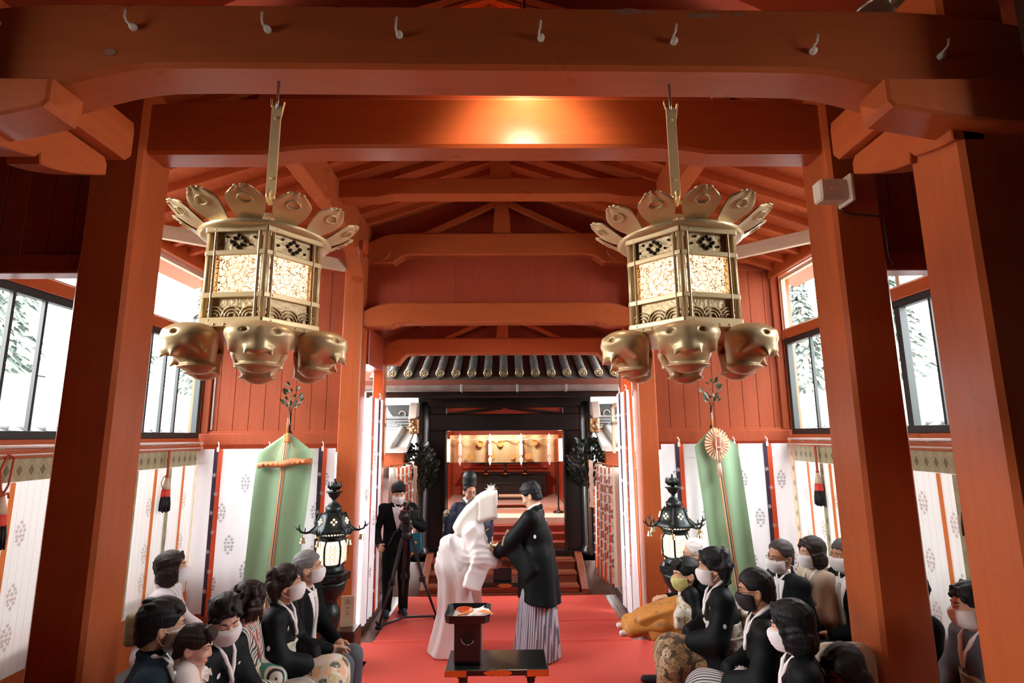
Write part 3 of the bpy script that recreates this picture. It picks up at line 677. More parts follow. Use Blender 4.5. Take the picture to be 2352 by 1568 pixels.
# side walls beside the link passage with small tiled caps
WTILE = mat('bright_grey_tile', (.50, .50, .47), .6, var=.4)
for s in (-1, 1):
    nm = 'left' if s < 0 else 'right'
    pr_ = empty('wall_cap_roof', (XC+.08+s*1.5, 8.15, 2.05), 'small tiled roof beside the gate, seen through the %s gap' % nm, 'roof')
    def sl(b):
        y0, y1 = -.05, .62
        b.add([(s*.42, y0, -.05), (s*-.08, y0, -.05), (s*-.08, y1, .22), (s*.42, y1, .22), (s*.42, y0, -.12), (s*-.08, y0, -.12), (s*-.08, y1, .15), (s*.42, y1, .15)],
              [(0, 1, 2, 3), (7, 6, 5, 4), (0, 4, 5, 1), (1, 5, 6, 2), (2, 6, 7, 3), (3, 7, 4, 0)])
        b.tube([(s*.15, y0-.02, -.02), (s*.1, y1, .24)], .055, 14)
    one('roof_slope', sl, WTILE, parent=pr_)
    one('ridge_tiles', lambda b: [b.box(s*-.14, s*.55, .56-.02*k, .72, .24+.045*k, .28+.045*k, .008) for k in range(4)], mat('blue_grey_tile', (.25, .29, .30), .5, var=.5), parent=pr_)
    one('red_boards', lambda b: b.box(s*.0, s*.5, .1, .6, -.5, -.13), RED, parent=pr_)
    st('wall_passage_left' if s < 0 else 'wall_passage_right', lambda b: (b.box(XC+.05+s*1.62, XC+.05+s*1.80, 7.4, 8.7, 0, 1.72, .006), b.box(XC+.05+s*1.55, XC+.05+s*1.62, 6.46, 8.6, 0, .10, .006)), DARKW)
    one('shoji_frame', lambda b: (b.box(XC+s*1.62, XC+s*1.66, 7.38, 7.95, 2.55, 2.6), b.box(XC+s*1.62, XC+s*1.66, 7.38, 7.95, 2.3, 2.34), b.box(XC+s*1.62, XC+s*1.66, 7.9, 7.95, 1.9, 2.6), b.box(XC+s*1.62, XC+s*1.66, 7.38, 7.43, 1.9, 2.6)), RAW,
        'pale wooden window frame beside the slim red post, %s of the gate' % nm, 'frame')
# =================================================================== CARPET
def carpet(b):
    z = .012
    for (x0, x1, y0, y1) in ((-1.9, 1.75, 1.2, 3.2), (-1.9, 1.75, 3.2, 4.62), (-1.9, 1.75, 4.62, 6.25), (-1.42, 1.33, 6.25, 7.92)):
        b.box(x0, x1, y0, y1-.002, .001, z, .004)
    for y, x0, x1 in ((6.25, -1.42, 1.33), (4.62, -1.9, 1.75), (6.9, -.6, 1.33)):
        b.grid(lambda u, v: (x0+(x1-x0)*u, y-.05+.1*v+.015*math.sin(u*7), z+.010*math.sin(PI*v)), 24, 6)
one('red_carpet', carpet, CARPET, 'bright red carpet laid along the middle of the hall up to the steps', 'carpet')

# =================================================================== CLOTH: striped white curtains
def leaf_star(b, x, z, r, P, mi, ang=0, n=4):
    """small burst of pointed marks lying on the cloth; P maps (x,z) to the cloth surface"""
    for k in range(n):
        a = ang+k*2*PI/n+.3; c, s_ = math.cos(a), math.sin(a); w = .30
        pts = [(0, 0), (r*.5*c-w*r*s_*.5, r*.5*s_+w*r*c*.5), (r*c, r*s_), (r*.5*c+w*r*s_*.5, r*.5*s_-w*r*c*.5)]
        b.add([P(x+p, z+q) for p, q in pts], [(0, 3, 2, 1)], mi)
def crest(b, x, z, S, P, mi):
    """diamond-shaped sprig made of small leaf bursts"""
    rows = ((0, 1.0, 1), (.5, .62, 2), (.0, .3, 0), (.72, .22, 3), (.6, -.25, 3), (.5, -.62, 2), (0, -1.0, 1))
    for i, (sp, zz, cnt) in enumerate(rows):
        for k in range(cnt):
            xo = (k-(cnt-1)/2)*(2*sp/max(1, cnt-1) if cnt > 1 else 0)
            leaf_star(b, x+xo*S*.62, z+zz*S, S*.24, P, mi, (i*1.3+k*2.1) % 1.5, 5)
def curtain(name, x0, x1, y, z0, z1, ribs, label, crests, amp=.012, waves=9, S=.085, rw=.05, hang=True, ax='X', skew=0, group=None):
    """ax 'X': hangs across the hall at depth y; ax 'Y': x0,x1 are depths and y is the x of the plane"""
    ph = random.random()*6
    def dep(t, z): k = (z1-z)/(z1-z0); return amp*math.sin(t*waves*2*PI/(x1-x0)+ph+k*.8)*(.3+.7*k)+amp*.5*math.sin(t*23+ph+2*k)*k
    def P(t, z, o=0):
        d = dep(t-x0, z)+o
        return (t, y-d, z) if ax == 'X' else (y+skew*d, t, z)
    def cl(b):
        b.grid(lambda u, v: P(x0+(x1-x0)*u, z1+(z0-z1)*v), 90, 24)
        for cx, cz in crests: crest(b, cx, cz, S, lambda a, c: P(a, c, .004), 1)
        b.grid(lambda u, v: P(x0+(x1-x0)*u, z1-.145-.008*v, .004), 60, 1, 0)
    root = tag(MBobj(name, cl, [COTTON, PRINT]), label, 'curtain', group)
    for rx in ribs:
        for mt, a, c in ((PURPLE, rx-rw*.95, rx), (ORANGE, rx, rx+rw*.95)):
            def rb(b):
                lo = z0-.02
                b.grid(lambda u, v: P(a+(c-a)*u, z1+.0+(lo-z1)*v, .006), 2, 40)
            r = one('purple_ribbon' if mt is PURPLE else 'red_ribbon', rb, mt, parent=root)
        def mk(b):
            nz = int((z1-z0)/.2)
            for k in range(nz):
                zz = z1-.28-.2*k
                if zz < z0+.05: break
                leaf_star(b, rx-.5*rw+(k % 2)*.7*rw, zz, .030, lambda p, q: P(p, q, .009), 0, k*.9, 6)
        one('dyed_mark', mk, WMARK, parent=root)
    if hang:
        for rx in ribs:
            def ck(b):
                p = P(rx, z1); b.tube([(p[0], p[1]-.01, z1-.02), (p[0]+.005, p[1]-.012, z1+.05), (p[0]-.012, p[1]-.0, z1+.075)], .006, 6); b.box(p[0]-.014, p[0]+.014, p[1]-.018, p[1]-.008, z1-.03, z1+.02, .003)
            one('hanging_loop', ck, WHITEP, parent=root)
    return root
def MBobj(name, fn, mats): b = MB(); fn(b); return b.obj(name, mats)
crL = [(x, z) for x, z in ((-3.10, 1.35), (-2.99, 1.02), (-2.86, 1.66), (-2.72, 1.2), (-2.80, .75), (-2.42, 1.62), (-2.36, 1.2), (-2.42, .7), (-2.08, 1.35), (-2.0, 1.7), (-2.1, .9), (-3.15, .62))]
curtain('striped_curtain', -3.40, -1.89, 6.2, .32, 2.03, (-3.18, -2.62, -2.03), 'white striped curtain under the left plank wall, behind the green banner', crL)
crR = [(1.86, 1.66), (1.95, 1.2), (2.62, 1.66), (2.78, 1.25), (3.05, 1.66), (2.66, .8), (3.12, .8), (1.82, .8), (2.2, 1.3)]
curtain('striped_curtain.001', 1.73, 3.17, 6.2, .32, 2.05, (1.93, 2.55, 2.92), 'white striped curtain under the right plank wall, behind the banner with the disc', crR)
curtain('striped_curtain.002', 6.46, 7.16, -1.60, .10, 2.62, (6.62, 6.98), 'narrow white curtain hanging beside the tripod, left of the passage', [(6.8, 1.9), (6.8, 1.2), (6.75, .6), (6.5, 1.5)], ax='Y', skew=1, S=.07, amp=.02)
curtain('striped_curtain.003', 6.46, 7.16, 1.45, .10, 2.68, (6.62, 6.98), 'narrow white curtain hanging right of the passage beside the right rear post', [(6.8, 1.9), (6.8, 1.2), (6.75, .6), (6.5, 1.5)], ax='Y', skew=-1, S=.07, amp=.02)
# gathered curtains with chrysanthemums
CREAM = mat('cream_cotton', (.74, .70, .62), .8, transl=.25)
BPRINT = mat('brown_print', (.10, .055, .045), .8)
def mum(b, x, z, r, P, mi):
    for k in range(16):
        a = k*2*PI/16; c, s_ = math.cos(a), math.sin(a); w = r*.15
        pts = [(.28*r*c, .28*r*s_), (.8*r*c-w*s_, .8*r*s_+w*c), (r*c, r*s_), (.8*r*c+w*s_, .8*r*s_-w*c)]
        b.add([P(x+p, z+q) for p, q in pts], [(0, 3, 2, 1)], mi)
    b.add([P(x+.2*r*math.cos(k*PI/4), z+.2*r*math.sin(k*PI/4)) for k in range(8)], [tuple(range(8))[::-1]], mi)
def sprig(b, x, z, r, P, mi):
    for k in range(3):
        a = .5+k*2.1; b_ = MB(); c, s_ = math.cos(a), math.sin(a)
        for q in range(10):
            t = q*2*PI/10; t2 = (q+1)*2*PI/10; R1, R2 = .34*r, .24*r
            pp = [(R*math.cos(u), R*math.sin(u)) for R, u in ((R1, t), (R1, t2), (R2, t2), (R2, t))]
            b.add([P(x+.55*r*c+p, z+.55*r*s_+w) for p, w in pp], [(0, 1, 2, 3)], mi)
    leaf_star(b, x, z, r*.5, P, mi, .4, 5)
def mumcurtain(name, p0, p1, z0, z1, s, label):
    folds = 5
    def P(u, z, o=0):
        k = (z1-z)/(z1-z0); am = .055+.02*k
        x = p0[0]+(p1[0]-p0[0])*u; y = p0[1]+(p1[1]-p0[1])*u
        w = math.sin(u*folds*2*PI+.4); sq = w*abs(w)**-.35 if abs(w) > 1e-6 else 0
        sag = .04*math.sin(PI*u)*(1-k)
        return (x-s*(am*sq+.03*k*math.sin(3*u))-s*o, y+.03*math.cos(u*folds*2*PI+.4), z-sag+(.22*u*k if False else 0))
    L = math.hypot(p1[0]-p0[0], p1[1]-p0[1])
    PZ = lambda a, z: P(a/L, z, .006)
    def cl(b):
        b.grid(lambda u, v: P(u, z1+(z0-z1)*v), 120, 16)
        for k in range(folds):
            u = (k+.90)/folds
            for j in range(10):
                zz = z1-.14-.16*j-(k % 2)*.08
                if zz < z0+.06 or u*L > L-.02: continue
                (mum if (j+k) % 2 else sprig)(b, 0, zz, .068, lambda a, z, u=u: PZ(u*L+a*.36, z), 1)
    r = tag(MBobj(name, cl, [CREAM, BPRINT]), label, 'curtain')
    for k in range(folds):
        u = (k+.985)/folds
        for nm, mt, du in (('red_ribbon', ORANGE, 0), ('purple_ribbon', PURPLE, .011)):
            one(nm, lambda b: b.grid(lambda a, v: P(u+du+(.011 if du == 0 else .006)*a, z1+(z0-.03-z1)*v, .007), 2, 20), mt, parent=r)
        one('dyed_mark', lambda b: [leaf_star(b, u*L+.008, z1-.1-.13*j, .022, lambda a, z: P(a/L, z, .011), 0, j, 6) for j in range(int((z1-z0)/.13)-1)], WMARK, parent=r)
    one('curtain_pole', lambda b: b.tube([(p0[0], p0[1], z1+.01), (p1[0], p1[1], z1+.01)], .011, 8), RED, parent=r)
    return r
mumcurtain('chrysanthemum_curtain', (-1.53, 7.42), (-1.42, 8.35), .5, 1.76, -1, 'gathered white curtain with brown flowers behind the cameraman')
mumcurtain('chrysanthemum_curtain.001', (1.47, 7.42), (1.36, 8.35), .22, 1.74, 1, 'gathered white curtain with brown flowers right of the steps')

# =================================================================== REED BLINDS with brocade borders
def reed_mat():
    mt, n, l, b = newmat('fine_reed_blind')
    v = coords(n, l); sp = n.new('ShaderNodeSeparateXYZ'); l.new(v, sp.inputs[0])
    st_ = mth(n, l, 'FRACT', mth(n, l, 'MULTIPLY', sp.outputs['Z'], 110))
    line = mth(n, l, 'LESS_THAN', st_, .35)
    th = mth(n, l, 'LESS_THAN', mth(n, l, 'FRACT', mth(n, l, 'MULTIPLY', sp.outputs['Y'], 16)), .05)
    f = mth(n, l, 'MAXIMUM', mth(n, l, 'MULTIPLY', line, .16), mth(n, l, 'MULTIPLY', th, .5))
    col = mixc(n, l, f, (.74, .73, .71), (.34, .30, .25))
    l.new(col, b.inputs['Base Color']); b.inputs['Roughness'].default_value = .6
    t = n.new('ShaderNodeBsdfTranslucent'); l.new(col, t.inputs[0]); ms = n.new('ShaderNodeMixShader'); ms.inputs[0].default_value = .09
    l.new(b.outputs[0], ms.inputs[1]); l.new(t.outputs[0], ms.inputs[2]); l.new(ms.outputs[0], n['Material Output'].inputs[0])
    bump(n, l, b, line, .3, .002); return mt
REED = reed_mat()
OSTRIP = mat('orange_silk_strip', (.80, .26, .07), .6, transl=.4)
TPRINT = mat('brown_leaf_print', (.36, .20, .13), .8)
def blind(name, y0, y1, x, s, greens, oranges, crests, label):
    o = -s; z1, z0 = 2.045, .55; vz = .19
    P = lambda y, z, k=0: (x+o*(.0+k+.006*math.sin(y*7)), y, z)
    def cl(b):
        b.grid(lambda u, v: P(y0+(y1-y0)*u, z1+(z0-z1)*v), 30, 3, 0)
        for cy, cz in crests: crest(b, cy, cz, .075, lambda a, c: P(a, c, .004), 1)
    r = tag(MBobj(name, cl, [REED, TPRINT]), label, 'blind')
    one('brocade_valance', lambda b: (b.grid(lambda u, v: P(y0+(y1-y0)*u, z1+.005-vz*v, .014), 30, 2), b.grid(lambda u, v: P(y0+(y1-y0)*u, z1+.005-vz*v, .010), 30, 2, flip=True)), GBROC, parent=r)
    for g in greens: one('brocade_strip', lambda b: b.grid(lambda u, v: P(g-.03+.06*u, z1-vz+(z0-z1+vz)*v, .009), 2, 20), GBROC, parent=r)
    for g in oranges: one('orange_strip', lambda b: b.grid(lambda u, v: P(g-.022+.044*u, z1-vz+(z0-z1+vz)*v, .006), 2, 20), OSTRIP, parent=r)
    def hooks(b):
        n = 5
        for i in range(n):
            y = y0+.05+(y1-y0-.1)*i/(n-1); b.tube([(x+o*.02, y, z1-.03), (x+o*.03, y, z1+.02), (x+o*.035, y, z1+.05), (x+o*.05, y, z1+.04)], .006, 6); b.ball((x+o*.025, y, z1+.01), (.012, .016, .022))
    one('blind_hook', hooks, mat('pale_cord', (.66, .62, .52), .7), parent=r)
    return r
def crs(y0, y1, ph): return [(y0+.14+.29*i, z) for i in range(int((y1-y0)/.29)) for z in ((1.62-.12*((i+ph) % 2)), 1.2-.12*((i+ph) % 2), .82)]
blind('reed_blind', 5.02, 6.26, XL+.03, -1, (5.22, 5.72, 6.24), (5.06, 5.50, 5.98), crs(5.02, 6.2, 0), 'reed blind with brocade border between the left thick pillar and the plank wall')
blind('reed_blind.001', 3.33, 4.98, XL+.03, -1, (3.78, 4.6), (3.93, 4.3), crs(3.33, 4.95, 1), 'reed blind with brocade border at the left edge, left of the thick pillar')
blind('reed_blind.002', 5.02, 6.26, XR-.03, 1, (5.66, 6.24, 5.2), (5.52, 5.94, 5.3), crs(5.02, 6.2, 0), 'reed blind with brocade border between the right plank wall and the right thick pillar')
blind('reed_blind.003', 3.33, 4.98, XR-.03, 1, (3.98, 3.48, 4.6), (4.15, 3.64, 4.45), crs(3.33, 4.95, 1), 'reed blind with brocade border at the right, above the woman in grey')

# =================================================================== TASSELS
TC = mat('red_silk_cord', (.50, .08, .03), .6); TBLK = mat('black_silk_fringe', (.015, .014, .018), .55, bmp=.5, bsc=8, stretch=(40, 40, 1))
TRD = mat('red_silk_band', (.72, .05, .03), .55, bmp=.5, bsc=8, stretch=(40, 40, 1)); TCR = mat('cream_silk_head', (.62, .53, .38), .6)
WIREM = mat('brass_hook_wire', (.35, .25, .12), .4, .8)
def tassel(name, x, y, s, ztop, L, sc, label, hook=True, bow=False):
    r = empty(name, (x, y, ztop), label, 'tassel')
    if bow:
        cord = lambda b: (b.tube([(0, .05*0, 0), (0, -.04, -.1), (0, -.02, -L*.8), (0, 0, -L)], .007, 6), b.tube([(0, 0, 0), (0, .05, -.02), (0, .035, -L*.75), (0, 0, -L)], .007, 6),
                          b.tube([(0, 0, -L), (0, -.05, -L+.02), (0, -.075, -L-.01), (0, -.03, -L-.02), (0, 0, -L), (0, .04, -L+.015), (0, .05, -L-.02)], .007, 6), b.ball((0, 0, -L), .016))
    else:
        cord = lambda b: (b.tube([(0, -.008, 0), (0, -.008, -L)], .007, 6), b.tube([(0, .008, 0), (0, .008, -L)], .007, 6), b.ball((0, 0, -L), .018))
    one('cord', cord, TC, parent=r)
    h = -L-.03
    one('tassel_head', lambda b: b.lathe([(.012*sc, h+.04), (.02*sc, h), (.032*sc, h-.05*sc), (.036*sc, h-.09*sc)], 16), TCR, parent=r)
    one('red_band', lambda b: b.lathe([(.037*sc, h-.085*sc), (.040*sc, h-.11*sc), (.042*sc, h-.15*sc), (.042*sc, h-.155*sc)], 20), TRD, parent=r)
    def fr(b):
        for k in range(46):
            a = k*2.4; q = .038*sc*math.sqrt((k+.5)/46); e = 1+.25*random.random()
            b.tube([(q*math.cos(a), q*math.sin(a), h-.15*sc), (q*1.25*math.cos(a), q*1.25*math.sin(a), h-.22*sc), (q*1.3*math.cos(a), q*1.3*math.sin(a), h-(.285+.02*random.random())*sc)], [.0075*sc, .008*sc, .006*sc], 5)
    one('black_fringe', fr, TBLK, parent=r)
    if hook: one('hook_wire', lambda b: b.tube([(0, 0, h+.06), (0, -.05, h+.04), (0, -.085, h-.01), (0, -.075, h-.05), (0, -.04, h-.08)], .0045, 6), WIREM, parent=r)
    return r
tassel('blind_tassel', -3.36, 5.60, -1, 2.03, .26, 1.0, 'black and red tassel hanging on the left blind near the plank wall')
tassel('blind_tassel.001', -3.36, 3.80, -1, 2.05, .27, 1.05, 'black and red tassel with a tied cord at the left picture edge', bow=True)
tassel('blind_tassel.002', 3.16, 5.66, 1, 2.03, .26, 1.0, 'black and red tassel hanging on the right blind near the plank wall', hook=False)
tassel('blind_tassel.003', 3.16, 3.84, 1, 2.10, .30, 1.05, 'black and red tassel with a looped cord right of the right thick pillar', bow=True)

# =================================================================== GREEN CEREMONIAL BANNERS with evergreen tops
GREEN = mat('sage_green_silk', (.27, .43, .26), .55, bmp=.06, bsc=150, sheen=.2)
LEAF = mat('dark_glossy_leaf', (.025, .055, .028), .3, var=.5, vsc=20, vcol=(.05, .10, .05))
STEM = mat('brown_twig', (.12, .07, .04), .8)
def leaf(b, c, d, nrm, L, w, mi=0):
    c, d, nrm = Vector(c), Vector(d).normalized(), Vector(nrm); s_ = d.cross(nrm).normalized(); u = s_.cross(d).normalized()
    pts = [c, c+d*L*.3+s_*w*.8+u*L*.05, c+d*L*.65+s_*w*.75+u*L*.05, c+d*L, c+d*L*.65-s_*w*.75+u*L*.05, c+d*L*.3-s_*w*.8+u*L*.05, c+d*L*.35-u*L*.02, c+d*L*.65-u*L*.01]
    b.add(pts, [(0, 1, 6), (1, 2, 7, 6), (2, 3, 7), (3, 4, 7), (4, 5, 6, 7), (5, 0, 6)], mi, True)
def sprays(b, base, n, R, H, L, w, seed, front=-1):
    r_ = random.Random(seed)
    for k in range(n):
        a = r_.random()*6.283; h = r_.random(); q = R*(.35+.65*math.sin(PI*(.15+.8*h)))*(.5+.5*r_.random())
        c = Vector(base)+Vector((q*math.cos(a), q*math.sin(a)*.6, H*h))
        d = Vector((math.cos(a), math.sin(a)*.6, .5+.5*r_.random()))
        leaf(b, c, d, (r_.uniform(-.5, .5), front, r_.uniform(0, .8)), L*(.8+.4*r_.random()), w, 0)
def twigs(b, base, n, R, H, seed, r0=.006):
    r_ = random.Random(seed)
    for k in range(n):
        a = k*2.4; b.tube([base, (base[0]+.4*R*math.cos(a), base[1]+.3*R*math.sin(a), base[2]+H*.4), (base[0]+R*.8*math.cos(a), base[1]+.5*R*math.sin(a), base[2]+H*(.6+.3*r_.random()))], [r0, r0*.7, r0*.4], 6)
STRIPS = [((.80, .33, .08), 0), ((.75, .70, .55), 1), ((.05, .05, .12), 2), ((.80, .33, .08), 3), ((.45, .10, .05), 4)]
def banner(name, x, y, zt, zb, tilt, hw, label, disc, dx=0):
    r = empty(name, (x, y, 0), label, 'banner')
    X = lambda z: tilt*(zt-z)/(zt-zb)
    sh = zt-.17
    def cl(b):
        def fn(u, v):
            z = zt+(zb-zt)*v
            k = min(1, (zt-z)/(.20)); w = hw*(.04+.96*k)
            t = (u-.5)*2
            return (X(z)+w*t*(1+.02*math.sin(6*v)), -.02-.025*math.sin(t*5.5+v*2)*min(1, 4*v)-.02*(1-abs(t)), z)
        b.grid(fn, 40, 60); b.grid(lambda u, v: (fn(u, v)[0], fn(u, v)[1]+.006, fn(u, v)[2]), 40, 60, flip=True)
    one('green_silk', cl, GREEN, parent=r)
    for c_, k in STRIPS:
        w = .0085; xo = (k-2)*.0105+dx
        one('woven_band', lambda b: b.grid(lambda u, v: (X(zt-.02+(zb-zt)*v)+xo-w/2+w*u, -.062-.002*k, zt-.02+(zb-zt)*v), 1, 30, flip=True), mat('band_%d' % k, c_, .6), parent=r)
    one('pole', lambda b: (b.tube([(0, .03, 0.02), (0, .03, zt+.02)], .018, 10), b.tube([(0, .01, zt-.05), (0, .01, zt+.22)], .012, 10)), BLACK, parent=r)
    one('orange_cord', lambda b: (b.tube([(-.012, -.02, zt+.16), (-.012, -.03, zt)], .006, 6), b.tube([(0, -.04, zt), (-.12, -.07, zt-.26), ], .003, 5), b.tube([(0, -.04, zt), (.12, -.07, zt-.26)], .003, 5), b.box(-.03, .03, -.075, -.045, zt-.10, zt-.01, .01)), mat('orange_cord', (.78, .28, .08), .6), parent=r)
    sp = one('evergreen_sprig', lambda b: sprays(b, (.01, 0, zt+.27), 34, .11, .25, .055, .016, 3 if disc else 5), LEAF, parent=r)
    one('twig', lambda b: twigs(b, (0, 0, zt+.20), 7, .10, .3, 4, .004), STEM, parent=sp)
    if not disc:
        def wrap(b):
            b.tube([(-.27, -.09, zt-.345), (-.2, -.09, zt-.325), (-.12, -.095, zt-.33), (0, -.10, zt-.325), (.10, -.095, zt-.30), (.2, -.09, zt-.305), (.29, -.09, zt-.30)], [.030, .026, .032, .036, .038, .030, .034], 12)
            for k in range(9): b.ball((-.22+.055*k, -.122, zt-.335+.004*k), (.020, .012, .018))
        one('brocade_sword_bag', wrap, brocade_mat('orange_brocade', (.66, .23, .08), (.40, .10, .04), 26), parent=r)
    else:
        def dsc(b):
            n = 26
            for k in range(n):
                a0, a1 = 2*PI*k/n, 2*PI*(k+.62)/n
                b.add([(q*math.cos(a), -.085-h, zt-.18+q*1.25*math.sin(a)) for q, a, h in ((.055, a0, .02), (.13, a0, .012), (.138, (a0+a1)/2, .014), (.13, a1, .012), (.055, a1, .02))], [(0, 4, 3, 2, 1)], 0)
            b.lathe([(.0, 0), (.055, 0)], 20, 1, c=(0, 0, 0)) if False else b.tube([(0, -.10, zt-.18), (0, -.075, zt-.18)], [.06, .13], 26, 1)
        one('pleated_disc', dsc, [mat('pale_gold_pleat', (.78, .52, .33), .5), mat('russet_silk', (.42, .12, .05), .5)], parent=r)
        one('tied_cord', lambda b: (b.tube([(-.02, -.12, zt-.02), (-.022, -.125, zt-.33), (0, -.12, zt-.40)], .006, 6), b.tube([(.025, -.12, zt-.02), (.03, -.125, zt-.31), (0, -.12, zt-.40)], .006, 6), b.box(-.022, .03, -.13, -.115, zt-.10, zt-.085), b.box(-.022, .03, -.13, -.115, zt-.22, zt-.205), b.tube([(0, -.11, zt-.38), (.005, -.11, zt-.52)], [.02, .026], 8)), mat('pale_cord_pink', (.70, .45, .36), .6), parent=r)
    one('banner_foot', lambda b: b.box(-.16, .16, -.1, .16, .012, .1, .01), BLACK, parent=r)
    return r
banner('green_banner', -2.36, 6.05, 2.20, .45, -.10, .285, 'tall sage green banner with an orange brocade bag tied across it, left', False)
banner('green_banner.001', 2.27, 6.05, 2.23, .45, .14, .235, 'tall sage green banner with a pleated russet disc, right', True, -.01)

# dark evergreen branches on the gate columns
for s, x, z in ((-1, -1.34, 1.32), (1, 1.25, 1.38)):
    r = empty('sakaki_branch', (x, 8.5, z), 'big dark evergreen branch with a paper streamer on the %s gate column' % ('left' if s < 0 else 'right'), 'plant')
    one('foliage', lambda b: sprays(b, (0, 0, 0), 420, .29, .70, .085, .028, 11+s), mat('very_dark_leaf', (.008, .015, .011), .4, var=.5, vsc=18, vcol=(.018, .03, .022)), parent=r)
    one('stem', lambda b: (twigs(b, (0, 0, -.05), 16, .28, .7, 3+s, .009), b.tube([(0, 0, -.95), (0, 0, .1)], .02, 8)), STEM, parent=r)
    def shide(b):
        for k in range(6): b.add([(s*.05*0+.012*(k % 2)-.03, -.24, .42-.11*k), (.03+.012*(k % 2), -.245, .40-.11*k), (.02+.012*((k+1) % 2), -.245, .28-.11*k), (-.04+.012*((k+1) % 2), -.24, .30-.11*k)], [(0, 1, 2, 3)])
    one('paper_streamer', shide, mat('pale_paper_streamer', (.72, .55, .45), .7), parent=r)

# =================================================================== HANGING BRASS LANTERNS
PAPERL = emit('lit_lantern_paper', (1, .80, .56), .70)
def lattice_mat():
    mt, n, l, b = newmat('pierced_brass_lattice')
    b.inputs['Metallic'].default_value = .2; b.inputs['Roughness'].default_value = .5; b.inputs['Base Color'].default_value = (.75, .42, .16, 1)
    v = coords(n, l); nz = n.new('ShaderNodeTexNoise'); nz.inputs['Scale'].default_value = 30; l.new(v, nz.inputs['Vector'])
    off = n.new('ShaderNodeVectorMath'); off.operation = 'MULTIPLY_ADD'; l.new(nz.outputs['Color'], off.inputs[0]); off.inputs[1].default_value = (.05, .05, .05); l.new(v, off.inputs[2])
    vo = n.new('ShaderNodeTexVoronoi'); vo.feature = 'DISTANCE_TO_EDGE'; vo.inputs['Scale'].default_value = 40; l.new(off.outputs[0], vo.inputs['Vector'])
    f = mth(n, l, 'LESS_THAN', vo.outputs['Distance'], .055)
    t = n.new('ShaderNodeBsdfTransparent'); ms = n.new('ShaderNodeMixShader'); l.new(f, ms.inputs[0]); l.new(t.outputs[0], ms.inputs[1]); l.new(b.outputs[0], ms.inputs[2])
    l.new(ms.outputs[0], n['Material Output'].inputs[0]); return mt
LATT = lattice_mat()
HAMMER = mat('embossed_brass', (.78, .57, .30), .40, .3, var=.5, vsc=9, vcol=(.48, .34, .17), bmp=.9, bsc=55)
# ---- signed distance modelling kit (used for lantern feet and for all figures)
class SDF:
    def __init__(s): s.p = []
    def cap(s, a, b, ra, rb=None, k=.02, sub=False):
        a, b = np.array(a, float), np.array(b, float); rb = ra if rb is None else rb; d = b-a; dd = max(1e-9, d@d)
        def f(p):
            q = p-a; t = np.clip((q@d)/dd, 0, 1); return np.linalg.norm(q-t[:, None]*d, axis=1)-(ra+(rb-ra)*t)
        s.p.append((f, (a+b)/2, math.sqrt(dd)/2+max(ra, rb), k, sub)); return s
    def ell(s, c, r, k=.02, R=None, sub=False):
        c, r = np.array(c, float), np.array(r, float)
        def f(p):
            q = p-c
            if R is not None: q = q@R
            k0 = np.linalg.norm(q/r, axis=1); k1 = np.linalg.norm(q/(r*r), axis=1); return np.where(k1 > 1e-6, k0*(k0-1)/np.maximum(k1, 1e-6), -r.min())
        s.p.append((f, c, r.max(), k, sub)); return s
    def box(s, c, h, rd=.01, k=.02, R=None, sub=False, taper=0):
        c, h = np.array(c, float), np.array(h, float)
        def f(p):
            q = p-c
            if R is not None: q = q@R
            hh = h
            if taper: hh = h[None, :]*np.stack([1-taper*np.clip(q[:, 2]/h[2], -1, 1), np.ones(len(q)), np.ones(len(q))], 1)
            q = np.abs(q)-hh+rd
            return np.linalg.norm(np.maximum(q, 0), axis=1)+np.minimum(q.max(1), 0)-rd
        s.p.append((f, c, np.linalg.norm(h)*(1+abs(taper)), k, sub)); return s
    def chain(s, pts, rs, k=.02, sub=False):
        for i in range(len(pts)-1): s.cap(pts[i], pts[i+1], rs[i], rs[i+1], k, sub)
        return s
    def eval(s, p, cull=True):
        d = np.full(len(p), 1.0)
        for f, c, R, k, sub in s.p:
            if cull:
                m_ = np.flatnonzero(((p-c)**2).sum(1) < (R+.09)**2)
                if len(m_) == 0: continue
                q = f(p[m_]); cur = d[m_]
            else: q = f(p); cur = d; m_ = slice(None)
            if sub:
                h = np.maximum(k-np.abs(-q-cur), 0)/k; d[m_] = np.maximum(cur, -q)+h*h*k*.25
            else:
                h = np.maximum(k-np.abs(q-cur), 0)/k; d[m_] = np.minimum(cur, q)-h*h*k*.25
        return d
    def bounds(s):
        lo = np.min([c-R for f, c, R, k, sub in s.p if not sub], axis=0); hi = np.max([c+R for f, c, R, k, sub in s.p if not sub], axis=0)
        return lo-.03, hi+.03
